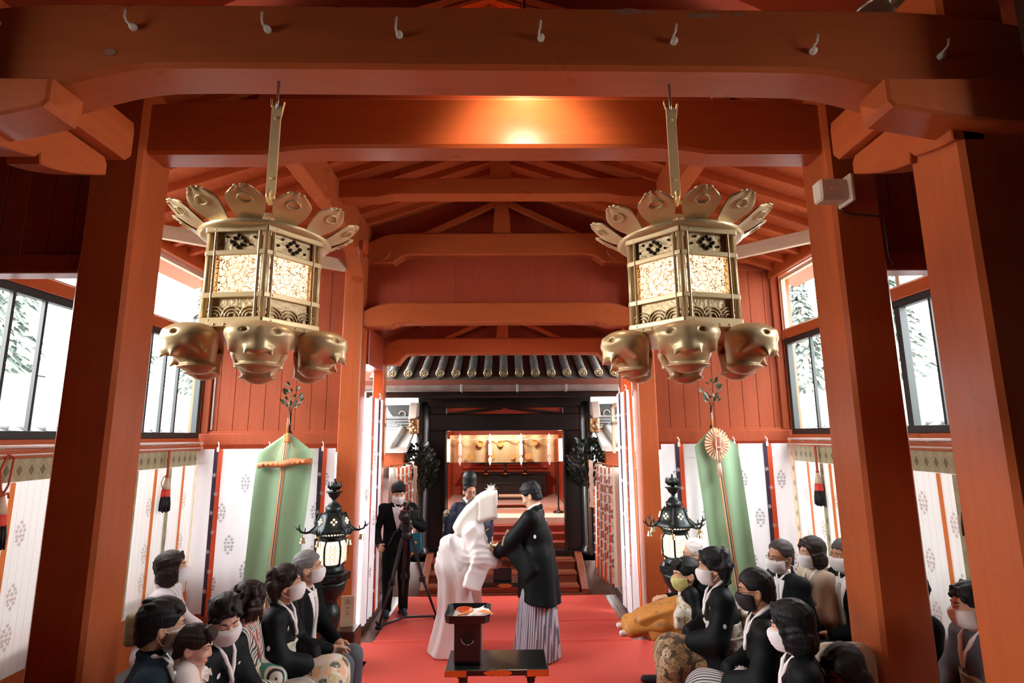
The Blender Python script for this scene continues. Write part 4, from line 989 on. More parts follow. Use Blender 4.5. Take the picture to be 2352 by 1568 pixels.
def surf(sd, vox, post=None, bounds=None):
    """polygonise the zero level of a field: surface nets on a grid refined near the surface"""
    lo, hi = bounds if bounds is not None else sd.bounds()
    B = 4; nb = np.maximum(1, np.ceil((hi-lo)/(vox*B)).astype(int)); n = nb*B
    ev = (lambda p, cull: post(p, sd.eval(p, cull))) if post else (lambda p, cull: sd.eval(p, cull))
    ci = np.stack(np.meshgrid(*[np.arange(k) for k in nb], indexing='ij'), -1).reshape(-1, 3)
    dc = ev(lo+(ci*B+(B-1)/2)*vox, False)
    act = np.abs(dc) < vox*B*1.55
    F = np.repeat(np.repeat(np.repeat(dc.reshape(nb), B, 0), B, 1), B, 2)
    o = np.stack(np.meshgrid(*[np.arange(B)]*3, indexing='ij'), -1).reshape(-1, 3)
    fi = (ci[act][:, None, :]*B+o[None]).reshape(-1, 3)
    vals = np.empty(len(fi))
    for a in range(0, len(fi), 400000): vals[a:a+400000] = ev(lo+fi[a:a+400000]*vox, True)
    F[fi[:, 0], fi[:, 1], fi[:, 2]] = vals
    F[0] = F[-1] = 1; F[:, 0] = F[:, -1] = 1; F[:, :, 0] = F[:, :, -1] = 1
    S = F < 0
    c8 = [(i, j, k) for i in (0, 1) for j in (0, 1) for k in (0, 1)]
    sl = lambda A, i, j, k: A[i:A.shape[0]-1+i, j:A.shape[1]-1+j, k:A.shape[2]-1+k]
    cnt = sum(sl(S, *c).astype(np.int8) for c in c8)
    cells = np.argwhere((cnt > 0) & (cnt < 8))
    if len(cells) == 0: return np.zeros((0, 3)), np.zeros((0, 4), int)
    D = np.stack([F[cells[:, 0]+i, cells[:, 1]+j, cells[:, 2]+k] for i, j, k in c8], 1)
    acc = np.zeros((len(cells), 3)); num = np.zeros(len(cells)); C8 = np.array(c8, float)
    for a in range(8):
        for b_ in range(a+1, 8):
            if abs(np.array(c8[a])-np.array(c8[b_])).sum() != 1: continue
            da, db = D[:, a], D[:, b_]; m_ = (da < 0) != (db < 0)
            t = np.where(m_, da/np.where(m_, da-db, 1), 0)
            acc += np.where(m_[:, None], C8[a]+t[:, None]*(C8[b_]-C8[a]), 0); num += m_
    V = lo+(cells+acc/num[:, None])*vox
    idx = np.full(F.shape, -1, np.int32); idx[cells[:, 0], cells[:, 1], cells[:, 2]] = np.arange(len(cells))
    Q = []
    for ax in range(3):
        e = [0, 0, 0]; e[ax] = 1; u, w = [(1, 2), (2, 0), (0, 1)][ax]
        A = S[:-1 if ax == 0 else None, :-1 if ax == 1 else None, :-1 if ax == 2 else None]; Bq = S[1 if ax == 0 else 0:, 1 if ax == 1 else 0:, 1 if ax == 2 else 0:]
        ed = np.argwhere(A != Bq); ed = ed[(ed[:, u] > 0) & (ed[:, w] > 0)]
        if len(ed) == 0: continue
        du = np.zeros(3, int); du[u] = 1; dw = np.zeros(3, int); dw[w] = 1
        g = lambda p: idx[p[:, 0], p[:, 1], p[:, 2]]
        q = np.stack([g(ed), g(ed-du), g(ed-du-dw), g(ed-dw)], 1)
        ins = S[ed[:, 0], ed[:, 1], ed[:, 2]]
        q[~ins] = q[~ins][:, ::-1]
        Q.append(q)
    Q = np.concatenate(Q); Q = Q[(Q >= 0).all(1)]
    return V, Q
def mesh_np(name, V, Q, mats, parent=None, smooth=True, loc=None, rz=0):
    me = bpy.data.meshes.new(name); nf = len(Q); w = Q.shape[1]
    me.vertices.add(len(V)); me.vertices.foreach_set('co', V.astype(np.float32).ravel())
    me.loops.add(nf*w); me.loops.foreach_set('vertex_index', Q.astype(np.int32).ravel())
    me.polygons.add(nf); me.polygons.foreach_set('loop_start', np.arange(0, nf*w, w, dtype=np.int32))
    me.polygons.foreach_set('use_smooth', np.full(nf, smooth)); me.update(); me.validate()
    for m_ in (mats if isinstance(mats, (list, tuple)) else [mats]): me.materials.append(m_)
    o = bpy.data.objects.new(name, me); COL.objects.link(o)
    if parent is not None: o.parent = parent
    if loc is not None: o.location = loc
    o.rotation_euler.z = rz
    return o
def hang_lantern(x, y, ztop, rz, label):
    """ztop: hook height; body hangs below"""
    r = empty('hanging_lantern', (x, y, ztop), label, 'lantern', 'pair of hexagonal brass hanging lanterns', rz)
    zt, zb, R = -.855, -1.285, .262
    hexp = lambda q, k, z: (q*math.cos(k*PI/3), q*math.sin(k*PI/3), z)
    one('hook', lambda b: (b.tube([(0, 0, .05), (0, 0, -.07), (.012, 0, -.10), (.018, 0, -.13), (0, 0, -.15), (-.016, 0, -.13)], .007, 8)), STEEL, parent=r)
    def strap(b):
        b.tube([(-.03, 0, -.09), (-.025, 0, -.13), (.0, 0, -.15), (.03, 0, -.14), (.035, 0, -.11), (.02, 0, -.20)], .006, 8)
        b.box(-.024, .024, -.006, .006, -.60, -.13, .003)
        b.tube([(0, -.02, -.59), (0, -.03, -.62), (0, 0, -.645), (0, .03, -.62), (0, .02, -.59)], .012, 8)
        for z in (-.2, -.52): b.ball((0, -.008, z), .008)
    one('hanging_strap', strap, BRASS, parent=r).rotation_euler.z = -rz
    one('top_ring', lambda b: b.tube([(.085*math.cos(a), 0, -.715+.085*math.sin(a)) for a in [i*2*PI/24 for i in range(24)]], .009, 8, closed=True), BRASS, parent=r).rotation_euler.z = -rz
    # frame
    def frame(b):
        for k in range(6):
            p0, p1 = hexp(R, k, 0), hexp(R, k+1, 0)
            b.tube([hexp(R-.006, k, zb), hexp(R-.006, k, zt)], .016, 8)
            for z, h, o in ((zt-.012, .026, .012), (zt-.118, .024, .008), (zb+.125, .024, .008), (zb+.014, .026, .012)):
                q = R+o; b.beam(hexp(q, k, z), hexp(q, k+1, z), .012, h, .003)
                b.ball(((hexp(q, k, z)[0]*.85+hexp(q, k+1, z)[0]*.15), hexp(q, k, z)[1]*.85+hexp(q, k+1, z)[1]*.15, z), .008, 0, 8)
            for q in (.12, .88):
                a = Vector(hexp(R, k, 0))*(1-q)+Vector(hexp(R, k+1, 0))*q
                b.beam((a.x, a.y, zb), (a.x, a.y, zt), .03, .012, .002)
    one('frame', frame, BRASS, parent=r)
    def quad(q, k, z0, z1, ins=.02):
        a, c = Vector(hexp(q, k, 0)), Vector(hexp(q, k+1, 0)); d = (c-a).normalized()*ins
        a, c = a+d, c-d; return [(a.x, a.y, z0), (c.x, c.y, z0), (c.x, c.y, z1), (a.x, a.y, z1)]
    for k in range(6):
        one('lattice_panel', lambda b: b.add(quad(R-.006, k, zb+.125, zt-.118), [(0, 1, 2, 3)]), LATT, parent=r)
        def emb(b):
            b.add(quad(R-.004, k, zb, zb+.125), [(0, 1, 2, 3)])
            a, c = Vector(hexp(R, k, 0)), Vector(hexp(R, k+1, 0)); n_ = (a+c).normalized(); t = (c-a).normalized(); mid = (a+c)/2
            for u in (-.08, 0, .08):
                for q in (.018, .032, .046): b.tube([(mid+t*(u+q*math.cos(w))+n_*.001+Vector((0, 0, zb+.03+q*math.sin(w)))) for w in [i*PI/8 for i in range(9)]], .004, 5)
        one('wave_panel', emb, HAMMER, parent=r)
        def flo(b):
            b.add(quad(R-.004, k, zt-.118, zt), [(0, 1, 2, 3)])
            a, c = Vector(hexp(R, k, 0)), Vector(hexp(R, k+1, 0)); n_ = (a+c).normalized(); t = (c-a).normalized(); mid = (a+c)/2
            for ang in range(8):
                w = ang*PI/4; q = .024 if ang % 2 else .03; p = mid+t*q*math.cos(w)+n_*.0+Vector((0, 0, zt-.064+q*.9*math.sin(w)))
                b.ball(p, .009, 1, 8)
            for u in (-.075, -.055, .055, .075): b.ball(mid+t*u+Vector((0, 0, zt-.06+.02*math.sin(u*200))), .006, 1, 6)
        one('flower_panel', flo, [HAMMER, mat('pierced_dark_hole', (.06, .04, .02), .7)], parent=r)
    one('inner_paper', lambda b: b.lathe([(R-.05, zb+.10), (R-.05, zt-.10)], 6, smooth=False), PAPERL, parent=r)
    def plate(b):
        b.lathe([(R-.02, zb+.005), (R+.055, zb-.0), (R+.06, zb-.02), (R+.04, zb-.035), (.10, zb-.04)], 6, smooth=False)
        for k in range(6):
            for i in range(7):
                t = (i+.5)/7; p = Vector(hexp(R+.055, k, 0))*(1-t)+Vector(hexp(R+.055, k+1, 0))*t; b.ball((p.x, p.y, zb-.012), .007, 0, 6)
    one('base_plate', plate, BRASS, parent=r)
    one('canopy', lambda b: (b.lathe([(R-.03, zt-.005), (R+.012, zt), (R+.03, zt+.015), (R-.0, zt+.03), (R-.035, zt+.025)], 36, cap=False), b.lathe([(.05, zt+.10), (.06, zt+.115), (.03, zt+.15), (.01, zt+.155)], 24), [b.tube([(.22*math.cos(a), .22*math.sin(a), zt+.02), (.14*math.cos(a), .14*math.sin(a), zt+.08), (.04*math.cos(a), .04*math.sin(a), zt+.12)], .008, 6) for a in [k*PI/3 for k in range(6)]]), BRASS, parent=r)
    # curled petals round the rim
    for k in range(12):
        big = 1.0
        def petal(b):
            def fn(u, v, off=0):
                t = (v-.5)*2; c = abs(t)
                L = u
                rad = R-.03+.17*L; z = zt+.015+.02*L+.075*L**1.5
                wid = .022+.058*math.sin(min(1, L*1.08)*PI*.60)
                if L > .72: wid *= math.sqrt(max(0, 1-((L-.72)/.30)**2))*.98+.02
                lob = 1+.05*math.cos(t*9)*max(0, L-.6)
                cup = -.045*(1-c*c)*math.sin(L*PI*.9)
                n_r, n_z = .75, -.65
                return (rad*lob+n_r*(-cup)*.7+off*n_r, wid*t, z-n_z*cup*-.6+off*n_z)
            b.grid(lambda u, v: fn(u, v), 14, 12); b.grid(lambda u, v: fn(u, v, .006), 14, 12, flip=True)
            b.tube([(p[0]+.008, p[1], p[2]-.008) for p in [fn(.62+.12*math.sin(a), .5+.2*math.cos(a)) for a in [i*PI/4 for i in range(9)]]], .0035, 5)
            b.tube([fn(.985, i/10, .003) for i in range(11)], .005, 6)
        o = one('petal', petal, BRASS, parent=r); o.rotation_euler.z = (k+.5)*PI/6
    # sculpted feet
    global FOOT
    if 'FOOT' not in globals():
        s = SDF()
        s.ell((.315, 0, -.045), (.095, .10, .085), .04).ell((.30, .055, -.03), (.07, .05, .05), .03).ell((.30, -.055, -.03), (.07, .05, .05), .03)
        s.cap((.285, 0, -.09), (.262, 0, -.185), .088, .062, .03).ell((.27, 0, -.205), (.07, .075, .014), .012)
        s.cap((.345, 0, -.10), (.375, 0, -.125), .05, .035, .03).cap((.375, .03, -.125), (.395, .04, -.165), .016, .004, .012).cap((.375, -.03, -.125), (.395, -.04, -.165), .016, .004, .012)
        s.cap((.34, .07, -.08), (.30, .085, -.13), .02, .01, .02).cap((.34, -.07, -.08), (.30, -.085, -.13), .02, .01, .02)
        s.cap((.398, 0, -.02), (.385, 0, -.09), .012, .02, .02)
        for q in (-1, 1): s.ell((.392, q*.048, -.032), (.012, .012, .012), .008, sub=True)
        s.ell((.245, 0, -.05), (.055, .06, .035), .02, sub=True)
        FOOT = surf(s, .0065)
    for k in range(6):
        V = FOOT[0]*np.array([1.0, 1.22, .74]); V[:, 2] += zb-.03
        o = mesh_np('foot_mask', V, FOOT[1], BRASS, r); o.rotation_euler.z = k*PI/3
    lamp('lantern_bulb', 'POINT', (x, y, ztop-.80), 1.2, (1, .76, .48), .06)
    return r
# corner edges face the viewer: left one turned so its corner shows right of centre
hang_lantern(-1.135, 2.5, 3.91, math.radians(-66), 'brass hexagonal lantern with a petalled canopy hanging on the left')
hang_lantern(.835, 2.5, 3.90, math.radians(-107), 'brass hexagonal lantern with a petalled canopy hanging on the right')

# =================================================================== STANDING BLACK LANTERNS
LAMPW = emit('lit_frosted_glass', (1, .84, .60), .9)
BELLM = mat('pale_brass_bell', (.62, .52, .33), .35, 1)
def stand_lantern(x, y, rz, label):
    r = empty('standing_lantern', (x, y, 0), label, 'lantern', None, rz)
    one('pedestal', lambda b: b.lathe([(.20, .012), (.205, .05), (.17, .09), (.16, .13), (.125, .17), (.14, .21), (.115, .27), (.08, .33), (.07, .38), (.085, .42), (.105, .50), (.115, .56), (.10, .62), (.075, .66), (.075, .70), (.105, .74), (.14, .79), (.155, .85), (.16, .88)], 36), IRON, parent=r)
    one('platform', lambda b: (b.lathe([(.15, .87), (.19, .895), (.195, .96), (.16, .965)], 6, smooth=False), b.lathe([(.125, .96), (.13, 1.0), (.115, 1.015), (.12, 1.04)], 36),
        [b.tube([(.172*math.cos(a)+.03*math.cos(a+1.57)*q, .172*math.sin(a)+.03*math.sin(a+1.57)*q, .928) for q in (-1.2, -.4, .4, 1.2)], .006, 5) for a in [PI/6+k*PI/3 for k in range(6)]]), IRON, parent=r)
    def house(b):
        for k in range(6):
            a = k*PI/3; pts = [(.112, 1.03), (.145, 1.07), (.152, 1.15), (.150, 1.22), (.128, 1.27), (.11, 1.285)]
            b.tube([(q*math.cos(a), q*math.sin(a), z) for q, z in pts], .010, 8)
        b.lathe([(.105, 1.02), (.12, 1.03), (.115, 1.05), (.10, 1.05)], 36); b.lathe([(.115, 1.27), (.135, 1.285), (.125, 1.30), (.12, 1.31), (.10, 1.31)], 36)
    one('lamp_house', house, IRON, parent=r)
    one('lit_panel', lambda b: b.lathe([(.10, 1.04), (.136, 1.075), (.144, 1.15), (.142, 1.22), (.12, 1.268)], 36), LAMPW, parent=r)
    for k in range(6):
        def lat(b):
            for q in range(3):
                for z in (1.09, 1.135, 1.18, 1.225):
                    a = k*PI/3+.26+q*.27; rr = .148
                    b.tube([(rr*math.cos(a+.15*math.cos(t)), rr*math.sin(a+.15*math.cos(t)), z+.024*math.sin(t)) for t in [i*PI/5 for i in range(10)]], .0024, 5, closed=True)
        one('lattice', lat, BRASS, parent=r)
    def eav(b):
        b.lathe([(.13, 1.305), (.15, 1.315), (.15, 1.33), (.12, 1.335)], 36)
        for k in range(36): a = k*PI/18; b.beam((.125*math.cos(a), .125*math.sin(a), 1.325), (.19*math.cos(a), .19*math.sin(a), 1.355), .012, .01, .002)
    one('eave_lattice', eav, IRON, parent=r)
    one('eave_glow', lambda b: b.lathe([(.12, 1.32), (.185, 1.352)], 36), LAMPW, parent=r)
    def rf(b):
        prof = [(.205, 1.355), (.21, 1.365), (.17, 1.40), (.145, 1.45), (.128, 1.51), (.105, 1.54), (.075, 1.55)]
        n = 48; vs = []; fs = []
        for q, z in prof:
            for k in range(n):
                a = 2*PI*k/n; w = 1+.05*abs(math.cos(3*a))*(1 if z < 1.5 else .5)
                vs.append((q*w*math.cos(a), q*w*math.sin(a), z))
        for i in range(len(prof)-1):
            for k in range(n): fs.append((i*n+k, i*n+(k+1) % n, (i+1)*n+(k+1) % n, (i+1)*n+k))
        fs += [tuple(range(n))[::-1], tuple(range((len(prof)-1)*n, len(prof)*n))]
        b.add(vs, fs, 0, True)
        for k in range(6):
            a = k*PI/3; b.tube([(q*1.06*math.cos(a), q*1.06*math.sin(a), z+.003) for q, z in prof[1:6]], .009, 6)
    one('roof', rf, IRON, parent=r)
    def holes(b):
        for k in range(6):
            a = PI/6+k*PI/3
            for dx, dz in ((0, .022), (.022, 0), (0, -.022), (-.022, 0)):
                z = 1.465+dz; q = .148-.28*(z-1.465)
                p = Vector((q*math.cos(a), q*math.sin(a), z)); t = Vector((-math.sin(a), math.cos(a), 0))
                b.ball(p+t*dx, (.011, .011, .011), 0, 8)
    one('pierced_flower', holes, emit('glowing_flower_hole', (1, .72, .42), 1.0), parent=r)
    def fin(b):
        b.lathe([(.075, 1.548), (.08, 1.555), (.08, 1.60), (.065, 1.605), (.05, 1.63), (.02, 1.655), (.022, 1.675), (.05, 1.70), (.062, 1.73), (.085, 1.745), (.085, 1.75), (.02, 1.752)], 24)
        b.ball((0, 0, 1.80), (.042, .042, .045)); b.tube([(0, 0, 1.75), (0, 0, 1.88)], [.02, .01], 8)
        for k in range(12):
            a = k*PI/6; q = .04 if k % 2 else .035
            b.tube([(q*math.cos(a), q*math.sin(a), 1.775), ((q+.03)*math.cos(a), (q+.03)*math.sin(a), 1.80), ((q+.025)*math.cos(a), (q+.025)*math.sin(a), 1.85)], [.014, .010, .002], 6)
    one('flame_finial', fin, IRON, parent=r)
    for k in range(6):
        a = k*PI/3; c, s_ = math.cos(a), math.sin(a); Q = lambda q, z: (q*c, q*s_, z)
        h = one('antler_hook', lambda b: (b.tube([Q(.20, 1.365), Q(.26, 1.355), Q(.305, 1.37), Q(.325, 1.41), Q(.315, 1.445)], [.014, .011, .010, .009, .003], 7), b.tube([Q(.315, 1.385), Q(.345, 1.40), Q(.355, 1.425)], [.007, .006, .002], 6), b.tube([Q(.27, 1.36), Q(.262, 1.395), Q(.27, 1.41)], [.007, .006, .002], 6)), IRON, parent=r)
        one('wind_bell', lambda b: (b.lathe([(.008, 0), (.02, -.006), (.023, -.03), (.030, -.052), (.032, -.055), (.0, -.04)], 14, c=(.285*c, .285*s_, 1.315)), b.tube([(.285*c, .285*s_, 1.31), (.285*c, .285*s_, 1.36)], .002, 5)), BELLM, parent=h)
    r.scale = (.935,)*3
    lamp('standing_lantern_bulb', 'POINT', (x, y-.0, 1.09), 9, (1, .62, .28), .15)
    return r
stand_lantern(-1.655, 5.45, .35, 'black bronze standing lantern with little bells on the left')
stand_lantern(1.665, 5.62, .15, 'black bronze standing lantern with little bells on the right, beside the boy')
def plaque(b):
    b.box(-.06, .06, -.012, .012, 0, .27, .003)
pq = one('wooden_plaque', plaque, RAW, 'small pale wooden plaque with faded ink leaning on the left rear post', 'plaque', loc=(-1.53, 5.62, .37)); pq.rotation_euler = (-.12, 0, .2)
def ink(b):
    for z, sgs in ((.22, ((-.03, .0, .03, .0), (-.02, .014, .02, .014), (0, .03, 0, -.01), (-.002, -.002, -.03, -.028), (.002, -.002, .03, -.028), (-.015, -.02, .015, -.02))), (.165, ((-.02, 0, .02, 0), (0, .015, 0, -.015))), (.12, ((-.02, .01, .02, .01), (-.015, -.01, .02, -.012), (0, .01, 0, -.02)))):
        for x0, y0, x1, y1 in sgs: b.beam((x0, -.0135, z+y0), (x1, -.0135, z+y1), .003, .005, 0)
one('faded_ink', ink, mat('faded_brown_ink', (.25, .17, .11), .8), parent=pq)
one('lantern_plinth', lambda b: (b.box(-1.80, -1.36, 5.16, 5.75, .0, .012), b.box(-1.62, -1.42, 5.5, 5.74, .012, .36, .01)), DARKW, 'dark wooden box at the foot of the left rear post', 'box')

# =================================================================== LACQUER TABLE, TRAY STAND, CUP
tb = empty('lacquer_table', (-.07, 4.72, 0), 'low black lacquer table with gilt corners on the red carpet', 'table')
TZ = .40
one('table_top', lambda b: b.box(-.40, .38, -.20, .20, TZ-.045, TZ, .006), BLACK, parent=tb)
def fit(b):
    pts = [(-.11, TZ-.022)]+[(-.095+.19*i/8, TZ-.022+.02*(1+.25*math.cos(i*PI)) if 0 < i < 8 else TZ-.01) for i in range(9)]+[(.11, TZ-.022)]+[(.095-.19*i/8, TZ-.022-.02*(1+.25*math.cos(i*PI)) if 0 < i < 8 else TZ-.034) for i in range(9)]
    b.prism(pts, -.206, -.198)
one('gilt_fitting', fit, GOLD, parent=tb)
for x0, x1 in ((-.405, -.24), (.22, .385)): one('gilt_corner', lambda b: (b.box(x0, x1, -.206, -.198, TZ-.047, TZ-.002), b.box(x0-.002 if x0 < -.3 else x1-.004, x0+.004 if x0 < -.3 else x1+.002, -.2, -.1, TZ-.047, TZ-.002)), GOLD, parent=tb)
for x in (-.27, .25):
    for y in (-.16, .16): one('leg', lambda b: (b.box(x-.017, x+.017, y-.017, y+.017, .012, TZ-.09, .004), b.box(x-.03, x+.03, y-.03, y+.03, TZ-.10, TZ-.044, .008), b.box(x-.04, x+.04, y-.035, y+.035, TZ-.062, TZ-.044, .004)), BLACK, parent=tb)
sb = empty('tray_stand', (-.31, 4.72, TZ), 'tall black offering stand with a tray, standing on the low lacquer table', 'stand')
def body(b):
    b.box(-.105, .105, -.11, .11, 0, .315, .008)
one('stand_body', body, BLACK, parent=sb)
one('heart_opening', lambda b: (b.prism([(.045*math.sin(t)*(1-.12*math.cos(2*t)), .195+.045*math.cos(t)+(.008 if abs(math.sin(t)) < .3 and math.cos(t) > 0 else 0)) for t in [i*2*PI/20 for i in range(20)]], -.1125, -.1105)), mat('carved_hollow', (.003, .003, .003), .6), parent=sb)
one('opening_rim', lambda b: [b.tube([(.05*math.sin(t), -.112, .195+.05*math.cos(t)) for t in [a+i*.12 for i in range(6)]], .003, 5) for a in (1.9, 2.7, 3.5, 4.0)], STEEL, parent=sb)
def tray(b):
    o = [(-.17, -.125), (-.135, -.16), (.135, -.16), (.17, -.125), (.17, .125), (.135, .16), (-.135, .16), (-.17, .125)]
    n = 8; lv = [(1.0, .315), (1.06, .375), (1.03, .375), (.96, .327)]
    vs = [(x*k, y*k, z) for k, z in lv for x, y in o]; fs = []
    for i in range(3):
        for k in range(n): fs.append((i*n+k, i*n+(k+1) % n, (i+1)*n+(k+1) % n, (i+1)*n+k))
    fs += [tuple(range(n))[::-1], tuple(range(3*n, 4*n))]; b.add(vs, fs)
one('tray', tray, BLACK, parent=sb)
RLAC = mat('red_lacquer_cup', (.50, .06, .015), .25, coat=.5)
one('sake_cup', lambda b: b.lathe([(.03, 0), (.032, .012), (.045, .018), (.068, .035), (.07, .04), (.064, .037), (.03, .02), (.0, .018)], 32), RLAC, 'shallow red lacquer cup on the black tray', 'cup', loc=(-.345, 4.75, TZ+.329))
one('folded_paper', lambda b: (b.add([(-.13, -.13, .004), (.12, -.12, .004), (.17, -.05, .05), (.12, .10, .03), (-.12, .11, .004)], [(0, 1, 2, 3, 4)]), b.add([(-.02, -.1, .012), (.20, -.135, .045), (.16, -.02, .055), (.03, .02, .03)], [(0, 1, 2, 3)]), b.add([(.02, .02, .02), (.13, .09, .05), (.10, .0, .045)], [(0, 1, 2)])), PAPER, 'white folded paper spread over the black tray', 'paper', loc=(-.31, 4.72, TZ+.330))
one('paper_cord', lambda b: (b.tube([(-.08, -.11, .03), (-.02, -.10, .035), (.04, -.06, .045)], .007, 6), b.tube([(-.05, -.09, .035), (.0, -.075, .045), (.02, -.05, .045)], .006, 6), b.add([(.06, -.10, .05), (.22, -.15, .05), (.13, -.06, .055)], [(0, 1, 2)])), mat('orange_paper_cord', (.80, .25, .06), .6), 'orange and gold cord tied round the folded paper on the tray', 'cord', loc=(-.31, 4.72, TZ+.334))
# altar-side table behind the couple
bt = empty('ceremony_table', (-.02, 6.95, 0), 'black table with gilt mount behind the couple, holding the offerings', 'table')
one('table_top', lambda b: b.box(-.38, .34, -.18, .18, .41, .46, .006), BLACK, parent=bt)
one('gilt_fitting', lambda b: b.prism([(-.09, .43), (-.05, .452), (.05, .452), (.09, .43), (.05, .412), (-.05, .412)], -.186, -.18), GOLD, parent=bt)
for x in (-.33, .29): one('leg', lambda b: b.box(x-.02, x+.02, -.14, .14, .012, .41, .004), BLACK, parent=bt)
ob = empty('offering_tray', (-.05, 6.95, .46), 'black offering stand with white and gold paper behind the joined hands', 'stand')
one('stand_body', lambda b: (b.box(-.11, .11, -.11, .11, 0, .30, .008), b.box(-.19, .19, -.17, .17, .30, .345, .01)), BLACK, parent=ob)
one('gold_paper_flower', lambda b: [b.tube([(-.08, -.08, .37), (-.08+.07*math.cos(a), -.08+.04*math.sin(a), .40+.03*math.sin(3*a)), (-.08+.09*math.cos(a), -.08+.05*math.sin(a), .375)], [.012, .014, .004], 6) for a in [i*.7 for i in range(9)]], mat('gold_foil_paper', (.75, .62, .36), .4, .4), parent=ob)
one('white_wrapping', lambda b: (b.add([(-.16, -.15, .35), (.03, -.16, .35), (.06, .0, .36), (-.1, .05, .40)], [(0, 1, 2, 3)]), b.add([(.02, -.1, .36), (.20, -.16, .375), (.17, .04, .37)], [(0, 1, 2)])), PAPER, parent=ob)

# =================================================================== VIDEO CAMERA ON TRIPOD
tx, ty = -1.20, 6.86
tp = empty('tripod', (tx, ty, 0), 'black video tripod with a ground spreader, in front of the cameraman', 'tripod')
feet = [(-.25, -.22), (.36, .12), (-.10, .34)]
TH = 1.02
for i, (fx, fy) in enumerate(feet):
    l_ = one('leg', lambda b: (b.beam((.05*fx/.3, .05*fy/.3, TH-.05), (fx*.55, fy*.55, TH*.46), .045, .03, .004), b.tube([(fx*.5-.012, fy*.5, TH*.52), (fx, fy, .04)], .011, 8), b.tube([(fx*.5+.012, fy*.5, TH*.52), (fx, fy, .04)], .011, 8)), BLKP, parent=tp)
    one('leg_clamp', lambda b: b.box(fx*.53-.035, fx*.53+.035, fy*.53-.03, fy*.53+.03, TH*.44, TH*.50, .008), BLKP, parent=l_)
    one('foot', lambda b: (b.box(fx-.035, fx+.035, fy-.03, fy+.03, .012, .05, .01), b.beam((fx, fy, .03), (fx+.03*(1 if fx > 0 else -1), fy, .10), .03, .02, .004)), BLKF, parent=l_)
one('spreader', lambda b: [b.beam((0, .02, .07), (fx*.97, fy*.97, .045), .04, .02, .004) for fx, fy in feet], BLKP, parent=tp)
one('fluid_head', lambda b: (b.lathe([(.045, TH-.08), (.06, TH-.04), (.06, TH), (.035, TH+.02)], 20), b.box(-.05, .05, -.05, .05, TH+.0, TH+.12, .012), b.tube([(-.07, 0, TH+.06), (.07, 0, TH+.06)], .03, 14), b.box(-.04, .04, -.07, .07, TH+.12, TH+.15, .006)), BLKP, parent=tp)
one('pan_handle', lambda b: b.tube([(-.06, .04, TH+.07), (-.17, .14, TH-.02), (-.27, .24, TH-.22)], .011, 8), BLKP, parent=tp)
vc = empty('video_camera', (tx-.0, ty, TH+.15), 'black video camera with its screen folded out, on the tripod', 'camera')
one('camera_body', lambda b: (b.box(-.06, .06, -.13, .10, 0, .12, .012), b.box(-.05, .05, .1, .16, .04, .12, .01), b.box(-.045, .045, -.03, .03, .115, .15, .01)), BLKP, parent=vc)
one('lens', lambda b: (b.tube([(.0, -.13, .065), (0, -.20, .065)], [.045, .05], 24), b.tube([(0, -.20, .065), (0, -.235, .065)], [.056, .056], 24), b.tube([(0, -.205, .065), (0, -.239, .065)], [.03, .042], 24)), BLKP, parent=vc)
one('flip_screen', lambda b: b.box(.06, .16, -.10, -.085, .01, .12, .006), mat('dark_screen_glass', (.02, .03, .035), .15), parent=vc)
one('handle', lambda b: b.tube([(0, -.09, .12), (0, -.09, .165), (0, -.05, .18), (0, .06, .18), (0, .08, .12)], .012, 8), BLKP, parent=vc)
one('microphone', lambda b: b.tube([(-.05, -.16, .17), (-.05, .02, .17)], .014, 12), mat('dark_red_foam', (.12, .02, .03), .9), parent=vc)
one('red_button', lambda b: b.box(-.055, .02, -.135, -.13, .118, .128), mat('red_camera_strip', (.5, .05, .07), .4), parent=vc)

# =================================================================== SMALL FIXTURES
fx_ = empty('junction_box', (2.0, 3.30, 3.66), 'white plastic box fixed near the top of the right thick pillar', 'box')
def jb(b): b.box(-.14, .04, -.10, .0, -.07, .07, .012)
one('box_cover', jb, CREAMP, parent=fx_)
one('back_plate', lambda b: (b.box(.03, .055, -.13, .02, -.09, .09, .006), [b.ball((.03, q, z), .006) for q in (-.11, 0) for z in (-.075, .075)]), CREAMP, parent=fx_)
one('small_tab', lambda b: b.box(-.08, -.03, -.108, -.098, -.006, .006, .003), CREAMP, parent=fx_)
fx_.location = (2.115, 3.28, 3.66)
one('cable', lambda b: b.tube([(2.16, 3.27, 3.58), (2.16, 3.285, 3.55), (2.21, 3.285, 3.535), (2.40, 3.285, 3.52), (2.425, 3.285, 3.50), (2.425, 3.285, 3.25), (2.44, 3.285, 3.2)], .006, 8), mat('dark_cable', (.05, .03, .025), .5), 'thin cable running from the white box across the right thick pillar', 'cable')
def shade(b):
    n = 40; prof = [(.05, .16), (.12, .14), (.22, .06), (.27, -.0), (.285, -.02)]
    vs = []; fs = []
    for q, z in prof:
        for k in range(n): a = 2*PI*k/n; w = 1+.03*(k % 2); vs.append((q*w*math.cos(a), q*w*math.sin(a), z))
    for i in range(len(prof)-1):
        for k in range(n): fs.append((i*n+k, i*n+(k+1) % n, (i+1)*n+(k+1) % n, (i+1)*n+k))
    b.add(vs, fs, 0, True); b.tube([(.285*math.cos(a), .285*math.sin(a), -.02) for a in [k*2*PI/40 for k in range(40)]], .008, 6, closed=True)
bl = empty('added_beam_lamp', (.14, 3.305, 4.62), 'added unseen warm lamp between the two front beams', 'lamp')  # unseen fill lamp, added to warm the inner faces of pillars and arms
one('lamp_shade', lambda b: (b.lathe([(.04, .07), (.11, .03)], 24, cap=False), b.lathe([(.0, .072), (.04, .072)], 24, cap=False)), BLKP, parent=bl)  # added cover keeping this fill light off the boards above
